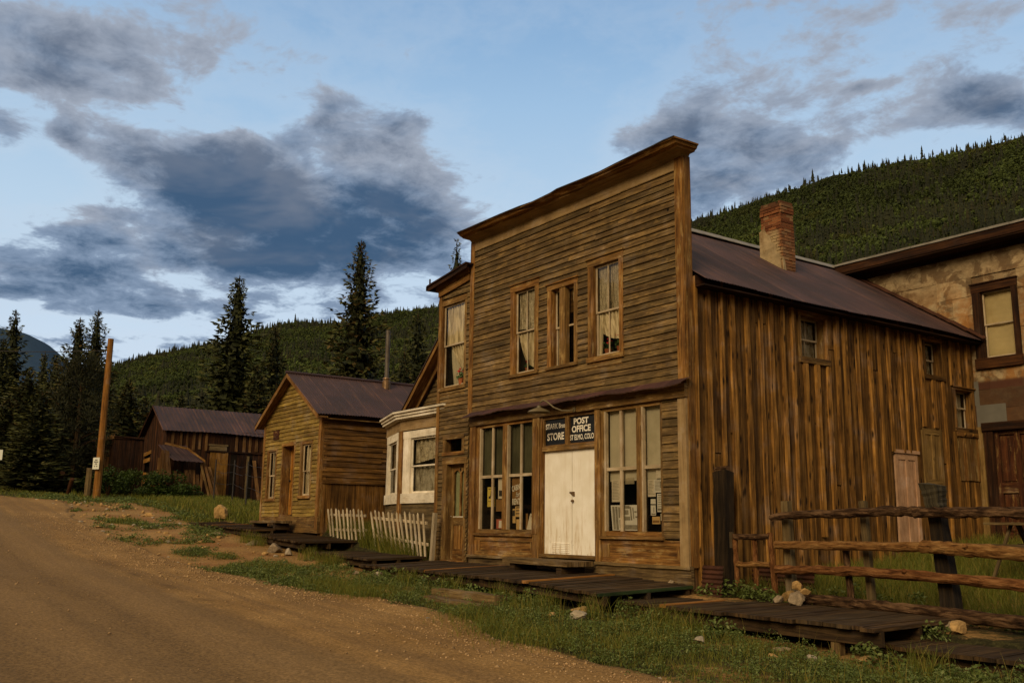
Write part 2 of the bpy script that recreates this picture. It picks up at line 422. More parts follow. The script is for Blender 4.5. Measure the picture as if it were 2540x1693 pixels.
# ---------------------------------------------------------------- terrain heights
def _pl(tab):
    xs = [a for a, _ in tab]; zs = [b for _, b in tab]
    return lambda x: float(np.interp(x, xs, zs))
Z_ROAD = _pl([(-140, 1.2), (-80, 1.9), (-55, 2.05), (-45, 2.05), (-37, 1.95), (-31, 1.52), (-26, 1.08), (-21, 0.58), (-16, 0.08), (-12.6, -0.22), (-8, -0.46), (-4, -0.64), (0.5, -0.86), (3.6, -0.97), (12, -1.02), (30, -1.3)])
Z_MID = _pl([(-140, 1.3), (-80, 2.0), (-45, 2.1), (-36, 1.85), (-30, 1.4), (-22, 0.66), (-18, 0.38), (-15, 0.12), (-11.5, -0.16), (-8, -0.40), (-4, -0.52), (0, -0.66), (2, -0.78), (5, -0.92), (8, -0.98), (30, -1.3)])
Z_BACK = _pl([(-140, 1.4), (-80, 2.1), (-45, 2.1), (-36, 1.78), (-30, 1.45), (-22, 0.88), (-18.4, 0.68), (-14, 0.50), (-12, 0.27), (-10, 0.02), (-8.4, -0.22), (-6.8, -0.32), (0, -0.42), (2, -0.50), (5, -0.62), (8, -0.70), (30, -1.0)])
def ground_z(x, y):
    r, m, b = Z_ROAD(x), Z_MID(x), Z_BACK(x)
    if y <= -5.2:
        z = r + max(0.0, -13.5 - y) * 0.04
    elif y <= -2.6:
        t = (y + 5.2) / 2.6; t = t * t * (3 - 2 * t); z = r + (m - r) * t
    elif y <= -0.75:
        z = m
    elif y <= -0.15:
        t = (y + 0.75) / 0.6; t = t * t * (3 - 2 * t); z = m + (b - m) * t
    else:
        k = 0.095 if x > -3 else 0.03
        z = b + k * max(0.0, min(y, 9.5) - 1.0) * (1.0 if x > -3 else 0.6)
    return z
# ---------------------------------------------------------------- material palette (real-world base colours)
M_SIDING = wood('siding_wood', (0.090, 0.054, 0.026), (0.165, 0.104, 0.052), (0.31, 0.215, 0.122), grey=(0.150, 0.108, 0.058), greyamt=0.30, vary=0.26, bumps=0.7, stretch=(1.3, 34), knots=0.35, worn=(0.46, 0.30, 0.14), wornamt=0.35)
M_TRIM = wood('trim_wood', (0.085, 0.036, 0.011), (0.235, 0.110, 0.033), (0.42, 0.225, 0.080), grey=(0.26, 0.19, 0.10), greyamt=0.25, vary=0.25, worn=(0.50, 0.36, 0.19), wornamt=0.5)
M_FRIEZE = wood('frieze_paint', (0.20, 0.125, 0.050), (0.33, 0.215, 0.092), (0.40, 0.28, 0.125), vary=0.12, bumps=0.2, stretch=(0.8, 14), worn=(0.20, 0.12, 0.05), wornamt=0.4, lum=0.85)
M_BATTEN = wood('batten_wood', (0.040, 0.017, 0.005), (0.180, 0.088, 0.024), (0.38, 0.205, 0.065), vary=0.68, bumps=0.7, stretch=(0.9, 20), knots=0.9, streak=0.42)
M_SASH = wood('sash_paint', (0.28, 0.20, 0.11), (0.47, 0.36, 0.21), (0.60, 0.48, 0.31), vary=0.15, bumps=0.25, worn=(0.27, 0.14, 0.05), wornamt=0.6, lum=0.80)
M_CREAM = wood('cream_paint', (0.46, 0.40, 0.28), (0.68, 0.60, 0.45), (0.76, 0.69, 0.54), vary=0.12, bumps=0.15, worn=(0.42, 0.30, 0.16), wornamt=0.45, lum=0.92)
M_PICKET = wood('picket_paint', (0.24, 0.175, 0.09), (0.50, 0.40, 0.245), (0.62, 0.52, 0.35), vary=0.22, bumps=0.3, worn=(0.30, 0.19, 0.08), wornamt=0.6, lum=0.80)
M_DECK = wood('deck_wood', (0.016, 0.009, 0.004), (0.052, 0.029, 0.014), (0.130, 0.078, 0.040), grey=(0.085, 0.060, 0.038), greyamt=0.3, vary=0.35, bumps=0.6, stretch=(1.2, 26))
M_NEWPLANK = wood('new_plank_wood', (0.20, 0.075, 0.018), (0.40, 0.175, 0.045), (0.52, 0.26, 0.085), vary=0.1, bumps=0.3)
M_OLDTIMBER = wood('old_timber', (0.05, 0.032, 0.018), (0.150, 0.098, 0.055), (0.30, 0.215, 0.125), vary=0.25, bumps=0.8)
M_GREENEDGE = wood('green_edge_paint', (0.014, 0.015, 0.006), (0.022, 0.040, 0.017), (0.040, 0.075, 0.030), vary=0.1)
M_YELLOW = wood('yellow_siding', (0.15, 0.092, 0.026), (0.34, 0.235, 0.070), (0.47, 0.345, 0.115), grey=(0.26, 0.17, 0.06), greyamt=0.35, vary=0.14, bumps=0.4, worn=(0.20, 0.105, 0.03), wornamt=0.65)
M_LOG = wood('cabin_side_wood', (0.050, 0.023, 0.007), (0.155, 0.075, 0.022), (0.31, 0.165, 0.052), vary=0.42, bumps=0.7, streak=0.4, stretch=(1.0, 28), knots=0.3)
M_BARN = wood('dark_barn_wood', (0.014, 0.005, 0.002), (0.046, 0.016, 0.005), (0.110, 0.044, 0.014), vary=0.5, bumps=0.6, streak=0.6, stretch=(1.0, 20))
M_BARNLIGHT = wood('barn_batten_wood', (0.050, 0.022, 0.008), (0.15, 0.075, 0.030), (0.25, 0.14, 0.065), vary=0.4)
M_BARNYELLOW = wood('ochre_board', (0.10, 0.045, 0.008), (0.24, 0.115, 0.022), (0.33, 0.175, 0.040), vary=0.2)
M_GREYWOOD = wood('grey_wood', (0.060, 0.042, 0.025), (0.155, 0.110, 0.066), (0.25, 0.185, 0.115), vary=0.3)
M_PINK = wood('pink_door_paint', (0.28, 0.145, 0.065), (0.54, 0.315, 0.170), (0.60, 0.370, 0.215), vary=0.08, bumps=0.3, worn=(0.25, 0.13, 0.05), wornamt=0.4, lum=0.76)
M_TANDOOR = wood('tan_door_paint', (0.15, 0.085, 0.032), (0.28, 0.175, 0.075), (0.37, 0.25, 0.12), vary=0.1)
M_ORANGEDOOR = wood('orange_door_wood', (0.22, 0.085, 0.014), (0.42, 0.18, 0.030), (0.50, 0.24, 0.05), vary=0.12)
M_REDDOOR = wood('red_brown_door', (0.020, 0.007, 0.003), (0.070, 0.022, 0.009), (0.13, 0.045, 0.018), vary=0.2, worn=(0.30, 0.185, 0.085), wornamt=0.7)
M_POSTHEAD = wood('weathered_post_head', (0.018, 0.014, 0.010), (0.060, 0.050, 0.038), (0.11, 0.095, 0.075), vary=0.2, bumps=1.0)
M_DARK = flat('dark_interior', (0.012, 0.009, 0.006), 0.3, 2.0, 0.9, 0.05, bumpv=0)
M_INTWALL = flat('interior_wall', (0.055, 0.045, 0.028), 0.4, 1.5, 0.9, 0.05, bumpv=0)
M_GLASS = glass('window_glass', (0.93, 0.92, 0.86), 0.75)
M_GLASSDK = glass('transom_glass', (0.4, 0.4, 0.38), 0.5)
M_BLIND = flat('cream_blind', (0.53, 0.47, 0.33), 0.10, 2.0, 0.9, 0.1, dirt=(0.36, 0.31, 0.20), dirtamt=0.5)
M_BLINDGREEN = flat('olive_blind', (0.085, 0.080, 0.045), 0.25, 2.0, 0.9, 0.1)
M_SHADE = flat('yellow_shade', (0.58, 0.47, 0.25), 0.10, 1.4, 0.9, 0.1, dirt=(0.40, 0.29, 0.12), dirtamt=0.5)
M_PAPER = flat('paper', (0.62, 0.54, 0.40), 0.08, 3.0, 0.8, 0.1, bumpv=0)
M_PAPERWHITE = flat('white_paper', (0.66, 0.62, 0.52), 0.08, 3.0, 0.8, 0.1, bumpv=0)
M_PAPERYELLOW = flat('yellow_paper', (0.66, 0.50, 0.10), 0.08, 3.0, 0.8, 0.1, bumpv=0)
M_PAPERTAN = flat('tan_card', (0.58, 0.38, 0.15), 0.08, 3.0, 0.8, 0.1, bumpv=0)
M_CARDBROWN = flat('brown_card', (0.25, 0.135, 0.045), 0.10, 3.0, 0.8, 0.1, bumpv=0)
M_PAPERRED = flat('red_card', (0.42, 0.12, 0.07), 0.1, 3.0, 0.8, 0.1, bumpv=0)
M_INK = flat('ink', (0.045, 0.04, 0.032), 0.2, 3.0, 0.8, 0.1, bumpv=0)
M_GREYINK = flat('grey_ink', (0.25, 0.22, 0.16), 0.3, 9.0, 0.8, 0.1, bumpv=0)
M_SIGNBLACK = flat('sign_black', (0.012, 0.013, 0.014), 0.3, 6.0, 0.35, 0.4, bumpv=0)
M_LETTER = flat('letter_paint', (0.74, 0.68, 0.54), 0.08, 6.0, 0.7, 0.2, bumpv=0)
M_WHITEDOOR = None
M_ROOF = None
M_GALV = flat('galvanised_metal', (0.34, 0.31, 0.25), 0.2, 3.0, 0.75, 0.3, dirt=(0.20, 0.16, 0.11), dirtamt=0.6, metal=0.0, k=0.62)
M_GREYPATCH = flat('grey_sheet', (0.22, 0.20, 0.155), 0.12, 2.0, 0.6, 0.3, dirt=(0.16, 0.12, 0.07), dirtamt=0.5, k=0.62)
M_RUSTMETAL = flat('rusty_corrugated', (0.095, 0.036, 0.018), 0.45, 3.0, 0.8, 0.2, dirt=(0.045, 0.02, 0.012), dirtamt=0.8, k=0.62)
M_IRON = flat('dark_iron', (0.03, 0.025, 0.02), 0.3, 8.0, 0.6, 0.3)
M_BRASS = flat('old_brass', (0.16, 0.09, 0.035), 0.3, 8.0, 0.45, 0.5, metal=0.5)
M_ENAMEL = flat('lamp_enamel', (0.22, 0.17, 0.08), 0.2, 5.0, 0.5, 0.4, dirt=(0.16, 0.10, 0.04), dirtamt=0.5, k=0.62)
M_TERRACOTTA = flat('terracotta', (0.33, 0.10, 0.035), 0.15, 8.0, 0.8, 0.2)
M_LEAF = flat('pot_leaf', (0.055, 0.105, 0.030), 0.4, 14.0, 0.6, 0.3, bumpv=0)
M_PETAL = flat('red_petal', (0.55, 0.035, 0.035), 0.25, 14.0, 0.6, 0.2, bumpv=0)
M_PIPE = flat('stove_pipe', (0.155, 0.125, 0.085), 0.2, 4.0, 0.5, 0.4, dirt=(0.09, 0.055, 0.03), dirtamt=0.6, metal=0.2, k=0.62)
M_ROCK = flat('granite_rock', (0.36, 0.27, 0.165), 0.30, 2.0, 0.85, 0.2, dirt=(0.18, 0.12, 0.06), dirtamt=0.5, bumpv=0.6, k=0.62)
M_ROCKTAN = flat('tan_boulder', (0.60, 0.37, 0.135), 0.22, 2.0, 0.85, 0.2, dirt=(0.30, 0.16, 0.05), dirtamt=0.6, bumpv=0.5, k=0.62)
M_ROCKPALE = flat('pale_rock', (0.50, 0.41, 0.28), 0.2, 2.0, 0.85, 0.2, bumpv=0.5, k=0.62)
M_SIGNWHITE = flat('sign_white', (0.62, 0.62, 0.50), 0.06, 4.0, 0.5, 0.3, bumpv=0)

def make_white_door():
    m, T, b, o = new_mat('white_door_paint')
    co = objco(T)
    x, y, z = T.sep(co)
    n = T.noise(co, 3.0, 5.0, 0.6)
    c = T.mix(T.ss(n, 0.35, 0.7), (0.76, 0.70, 0.56), (0.84, 0.79, 0.67))
    run = T.noise(T.vmath('MULTIPLY', co, (9, 9, 1.1)), 1.0, 5.0, 0.65)
    low = T.ss(z, 1.3, 0.25)
    c = T.mix(T.math('MULTIPLY', T.ss(run, 0.47, 0.70), T.math('MULTIPLY_ADD', low, 0.75, 0.15)), c, (0.44, 0.29, 0.11))
    spl = T.noise(T.vmath('MULTIPLY', co, (14, 14, 8)), 1.0, 4.0, 0.7)
    c = T.mix(T.math('MULTIPLY', T.ss(spl, 0.60, 0.74), T.ss(z, 0.8, 0.15)), c, (0.36, 0.24, 0.10))
    T.l.new(c, b.inputs['Base Color']); setp(b, 0.55, 0.3)
    bump(T, b, n, 0.12, 0.01)
    return m
M_WHITEDOOR = make_white_door()

def make_roof(name, base, dark, rust, amt=0.5):
    m, T, b, o = new_mat(name)
    uv = uvco(T)                                        # u down the slope, v along the eave
    n = T.noise(T.vmath('MULTIPLY', uv, (0.45, 3.2, 1)), 1.0, 6.0, 0.70, 0.1)
    n2 = T.noise(T.vmath('MULTIPLY', uv, (0.8, 0.8, 1)), 1.0, 5.0, 0.6)
    n3 = T.noise(T.vmath('MULTIPLY', uv, (1.1, 14.0, 1)), 1.0, 5.0, 0.7)
    c = T.mix(T.ss(n2, 0.35, 0.7), dark, base)
    c = T.mix(T.ss(n, 0.50, 0.72, 0.0, amt), c, rust)
    c = T.mix(T.ss(n3, 0.62, 0.74, 0.0, amt * 0.9), c, tuple(min(1, k * 1.7) for k in rust))
    u_, v_, w_ = T.sep(uv)
    fr = T.math('FRACT', T.math('DIVIDE', v_, 0.66)); seam = T.math('MULTIPLY', T.ss(fr, 0.0, 0.07, 1.0, 0.0), T.ss(n2, 0.38, 0.62))
    c = T.mix(T.math('MULTIPLY', seam, 0.75), c, tuple(min(1, k * 1.35) for k in rust))
    fu = T.math('FRACT', T.math('ADD', T.math('DIVIDE', u_, 2.24), T.math('MULTIPLY', T.noise(T.comb(0, v_, 0), 1.5, 1.0), 0.02)))
    c = T.mix(T.ss(fu, 0.0, 0.02, 0.6, 0.0), c, tuple(k * 0.5 for k in dark))
    tn = attr(T, 'tint'); tr, tg, tb = T.sep(tn.outputs['Color'])
    c = T.vmath('SCALE', c, T.math('MULTIPLY_ADD', tr, 0.8, 0.6))
    T.l.new(c, b.inputs['Base Color']); setp(b, 0.62, 0.35)
    bump(T, b, n3, 0.25, 0.01)
    return m
M_ROOF = make_roof('red_brown_roof_metal', (0.058, 0.029, 0.027), (0.034, 0.019, 0.019), (0.125, 0.060, 0.036), 0.75)
M_ROOFRED = make_roof('red_awning_metal', (0.080, 0.029, 0.022), (0.045, 0.019, 0.016), (0.13, 0.07, 0.04), 0.4)
# ---------------------------------------------------------------- building helpers
def cells(F, s0, s1, h0, h1, openings):
    ss = sorted({s0, s1, *[q for o in openings for q in o[:2] if s0 < q < s1]})
    hs = sorted({h0, h1, *[q for o in openings for q in o[2:4] if h0 < q < h1]})
    for a, b in zip(ss, ss[1:]):
        for c, d in zip(hs, hs[1:]):
            ms, mh = (a + b) / 2, (c + d) / 2
            if not any(o[0] < ms < o[1] and o[2] < mh < o[3] for o in openings):
                yield a, b, c, d
def backing(mb, F, s0, s1, h0, h1, openings, o=-0.012, mi=0):
    for a, b, c, d in cells(F, s0, s1, h0, h1, openings):
        mb.fq(F, a, b, c, d, o, (0.1, 0.5, 0.5), mi)
def spans(s0, s1, cut):
    out = [(s0, s1)]
    for a, b in cut:
        nxt = []
        for p, q in out:
            if b <= p or a >= q: nxt.append((p, q)); continue
            if a > p: nxt.append((p, a))
            if b < q: nxt.append((b, q))
        out = nxt
    return [(p, q) for p, q in out if q - p > 0.015]
def clap(mb, F, s0, s1, h0, h1, step, openings=(), lim=None, wob=0.004, piece=(1.6, 4.0), segl=0.5, bow=0.0):
    """overlapping horizontal boards; lim(h) gives the (s0, s1) clip at a height (gables)"""
    h = h0
    while h < h1 - 0.01:
        st = step * rng.uniform(0.93, 1.07)
        a0, a1 = (s0, s1) if lim is None else lim(h + st * 0.5)
        if a1 - a0 > 0.05:
            cut = [(o[0], o[1]) for o in openings if o[2] < h + st * 0.6 and o[3] > h + st * 0.35]
            for p, q in spans(a0, a1, cut):
                x = p
                while x < q - 0.01:
                    e = min(q, x + rng.uniform(*piece))
                    if q - e < 0.5: e = q
                    dz = rng.uniform(-wob, wob)
                    L = F.S * (e - x - 0.003) + F.H * rng.uniform(-wob, wob)
                    proud = rng.uniform(0.0, 0.006)
                    mb.board(F.p(x, h + dz, 0.014 + proud), L, F.H * (min(st * 1.12, h1 - h + 0.02)) - F.N * 0.030, F.N * 0.024, wob=wob * 0.8, segs=max(1, int((e - x) / segl)))
                    x = e
        h += st
def niche(mb, F, s0, s1, h0, h1, d0, d1, mi):
    """dark room box seen through an opening"""
    P = lambda s, h, o: F.p(s, h, -o)
    q = [((s0, h0, d1), (s1, h0, d1), (s1, h1, d1), (s0, h1, d1)), ((s0, h0, d0), (s0, h0, d1), (s0, h1, d1), (s0, h1, d0)), ((s1, h0, d0), (s1, h0, d1), (s1, h1, d1), (s1, h1, d0)),
         ((s0, h0, d0), (s1, h0, d0), (s1, h0, d1), (s0, h0, d1)), ((s0, h1, d0), (s1, h1, d0), (s1, h1, d1), (s0, h1, d1))]
    for f in q: mb.face([P(*k) for k in f], None, (0.5, 0.5, 0.5), mi)
def sash_window(parent, F, outer, glassr, mid=None, vbars=(), casing=M_TRIM, sashm=M_SASH, proud=0.035, rec=0.05, cap=True, sill=True, apron=False, depth=0.5, sw=0.045, label=None, name='window'):
    """casing boards + sill (the window), sash and panes as sub-parts"""
    s0, s1, h0, h1 = outer; g0, g1, k0, k1 = glassr
    mb = MB()
    top = h1
    mb.fb(F, s0, g0 - 0.008, h0, top, -0.02, proud, wob=0.002, segs=4, grain='h')
    mb.fb(F, g1 + 0.008, s1, h0, top, -0.02, proud, wob=0.002, segs=4, grain='h')
    mb.fb(F, s0 - 0.012, s1 + 0.012, k1 + 0.008, h1, -0.02, proud + 0.006, wob=0.002, segs=3, grain='s')
    if cap:
        mb.fb(F, s0 - 0.035, s1 + 0.035, h1, h1 + 0.025, -0.02, proud + 0.04, grain='s')
    if sill:
        mb.fb(F, s0 - 0.02, s1 + 0.02, h0 - 0.005, k0 - 0.008, -0.02, proud + 0.035, wob=0.002, segs=3, grain='s')
    if apron:
        mb.fb(F, s0 - 0.02, s1 - 0.05, h0 - 0.13, h0 - 0.01, 0.0, proud - 0.008, grain='s')
    # reveal
    d = rec + 0.03
    mb.fb(F, g0 - 0.02, g0, k0, k1, -d, -0.02, grain='h'); mb.fb(F, g1, g1 + 0.02, k0, k1, -d, -0.02, grain='h')
    mb.fb(F, g0 - 0.02, g1 + 0.02, k1, k1 + 0.02, -d, -0.02, grain='s'); mb.fb(F, g0 - 0.02, g1 + 0.02, k0 - 0.02, k0, -d, -0.02, grain='s')
    niche(mb, F, g0 - 0.018, g1 + 0.018, k0 - 0.018, k1 + 0.018, d, d + depth, 1)
    w = mb.build(name, [casing, M_INTWALL], parent, label=label)
    sb = MB()
    mid = mid if mid is not None else (k0 + k1) / 2
    for (a, b, o) in ((k0, mid + 0.018, rec), (mid - 0.018, k1, rec - 0.022)):
        sb.fb(F, g0, g0 + sw, a, b, -o - 0.02, -o, grain='h'); sb.fb(F, g1 - sw, g1, a, b, -o - 0.02, -o, grain='h')
        sb.fb(F, g0 + sw, g1 - sw, b - 0.036, b, -o - 0.02, -o, grain='s'); sb.fb(F, g0 + sw, g1 - sw, a, a + 0.045 if a == k0 else a + 0.036, -o - 0.02, -o, grain='s')
        for vb in vbars:
            sb.fb(F, vb - 0.011, vb + 0.011, a + 0.036, b - 0.036, -o - 0.018, -o + 0.002, grain='h')
    sb.build('sash', sashm, w)
    pb = MB()
    pb.fq(F, g0 + sw * 0.6, g1 - sw * 0.6, k0 + 0.02, mid, -rec - 0.012); pb.fq(F, g0 + sw * 0.6, g1 - sw * 0.6, mid, k1 - 0.02, -rec + 0.012)
    pb.build('pane', M_GLASS, w)
    return w
M_LACE = None
def make_lace(name, col, holes=0.0, scale=60.0):
    m, T, b, o = new_mat(name)
    uv = uvco(T)
    n = T.noise(T.vmath('MULTIPLY', uv, (11.0, 1.3, 1)), 1.0, 4.0, 0.6, 0.5)
    c = T.mix(T.ss(n, 0.36, 0.62), tuple(k * q for k, q in zip(col, (0.46, 0.42, 0.34))), col)  # shading of the folds put into the cloth colour as vertical streaks
    T.l.new(c, b.inputs['Base Color']); setp(b, 0.95, 0.05)
    if holes:
        v = T.n.new('ShaderNodeTexVoronoi'); T.put(v.inputs['Vector'], uv); v.inputs['Scale'].default_value = scale
        n2 = T.noise(uv, 7.0, 3.0, 0.6)
        a = T.math('SUBTRACT', 1.0, T.math('MULTIPLY', T.ss(v.outputs['Distance'], 0.25, 0.42), T.ss(n2, 0.35, 0.6, 0.25, holes)))
        T.l.new(a, b.inputs['Alpha'])
    return m
M_CLOTH = make_lace('cream_curtain_cloth', (0.80, 0.69, 0.47))
M_LACE = make_lace('lace_curtain', (0.78, 0.68, 0.48), 0.55, 45.0)
M_NET = make_lace('net_curtain', (0.62, 0.56, 0.42), 0.45, 90.0)
def curtain(F, pts_top, pts_bot, o, label, folds=9, amp=0.015, mat=None, ny=10, nx=48, group=None, base=None, sag=0.0):
    """hanging cloth between a top edge (s0, s1, h) and a bottom edge (s0, s1, h0, h1)"""
    mb = MB()
    mat = mat or M_CLOTH
    ts0, ts1, th = pts_top; bs0, bs1, bh0, bh1 = pts_bot
    ph = rng.uniform(0, 6)
    def P(i, j):
        a, t = i / nx, j / ny
        s0 = ts0 + (bs0 - ts0) * t ** 1.3; s1 = ts1 + (bs1 - ts1) * t ** 1.3
        hb = bh0 + (bh1 - bh0) * a
        s = s0 + (s1 - s0) * a
        h = th + (hb - th) * t - sag * 4 * a * (1 - a) * t
        w = 1.5 * amp * math.sin(a * folds * 2 * PI + ph + 0.6 * math.sin(3 * t)) + amp * 0.5 * math.sin(a * folds * 4.3 * PI + 1.7 * t)
        return F.p(s, h, o + w)
    for i in range(nx):
        for j in range(ny):
            q = [P(i, j + 1), P(i + 1, j + 1), P(i + 1, j), P(i, j)]
            mb.face(q, [(i / nx, 1 - (j + 1) / ny), ((i + 1) / nx, 1 - (j + 1) / ny), ((i + 1) / nx, 1 - j / ny), (i / nx, 1 - j / ny)])
    c = mb.build('curtain', mat, None, base=F.p((ts0 + ts1) / 2, bh0, o), smooth=True)
    return tag(c, label, 'curtain', group)
def corr(mb, P, n_u, wave, lv, amp, u_len, tint=None, jit=0.0, per=6, sheets=0.66):
    """corrugated sheet: P(a, v, lift) maps a in 0..1 down the slope and v metres along the eave"""
    nv = int(lv / wave * per)
    tints = {}
    for i in range(nv):
        v0, v1 = lv * i / nv, lv * (i + 1) / nv
        l0 = amp * math.sin(2 * PI * v0 / wave); l1 = amp * math.sin(2 * PI * v1 / wave)
        k = int(v0 / sheets)
        for j in range(n_u):
            a0, a1 = j / n_u, (j + 1) / n_u
            kk = (k, j * 2 // n_u)
            if kk not in tints: tints[kk] = (rng.uniform(0.25, 0.75), rng.random(), rng.random(), rng.uniform(-jit, jit))
            t = tints[kk]; e = t[3] if j == n_u - 1 else 0
            mb.face([P(a0, v0, l0), P(a0, v1, l1), P(a1 + e, v1, l1), P(a1 + e, v0, l0)], [(a0 * u_len, v0), (a0 * u_len, v1), (a1 * u_len, v1), (a1 * u_len, v0)], t[:3])
def geranium(loc, label, s=1.0):
    t = thing('flower_pot', loc, label, 'potted plant', 'red geraniums in the upstairs windows')
    x, y, z = loc
    mb = MB()
    mb.tube([(x, y, z), (x, y, z + 0.10 * s), (x, y, z + 0.12 * s)], [0.045 * s, 0.065 * s, 0.07 * s], 10)
    mb.build('pot', M_TERRACOTTA, t)
    lf = MB(); pt = MB()
    for k in range(46):
        a = rng.uniform(0, 2 * PI); r = 0.10 * s * math.sqrt(rng.random()); h = z + (0.11 + 0.12 * rng.random()) * s
        c = Vector((x + r * math.cos(a), y + r * math.sin(a) * 0.8, h)); n = Vector((rng.uniform(-1, 1), rng.uniform(-1, 1), rng.uniform(0.1, 1))).normalized()
        e = n.orthogonal().normalized() * 0.028 * s; g = n.cross(e)
        lf.face([c + e, c + g, c - e, c - g], None, lf.rt())
    lf.build('leaves', M_LEAF, t)
    for b in range(5):
        pt = MB()
        a = rng.uniform(0, 2 * PI); r = 0.07 * s * rng.random()
        bc = Vector((x + r * math.cos(a), y + r * math.sin(a), z + (0.22 + 0.09 * rng.random()) * s))
        for k in range(16):
            c = bc + Vector((rng.gauss(0, 1), rng.gauss(0, 1), rng.gauss(0, 0.8))) * 0.011 * s
            n = Vector((rng.uniform(-1, 1), rng.uniform(-1, 1), rng.uniform(-0.3, 1))).normalized()
            e = n.orthogonal().normalized() * 0.014 * s; g = n.cross(e)
            pt.face([c + e, c + g, c - e, c - g], None, pt.rt())
        pt.build('bloom', M_PETAL, t)
    return t
# ---------------------------------------------------------------- the store
FF = Frame((0, 0, 0), (1, 0, 0), (0, -1, 0))      # street fronts (plane y = 0)
FS = Frame((0, 0, 0), (0, 1, 0), (1, 0, 0))       # store side wall (plane x = 0)
def F_at(y): return Frame((0, y, 0), (1, 0, 0), (0, -1, 0))
def S_at(x): return Frame((x, 0, 0), (0, 1, 0), (1, 0, 0))
DZB = _pl([(-9, -0.150), (-5.5, -0.158), (-2, -0.19), (0.3, -0.295)])   # boardwalk height along the store wall

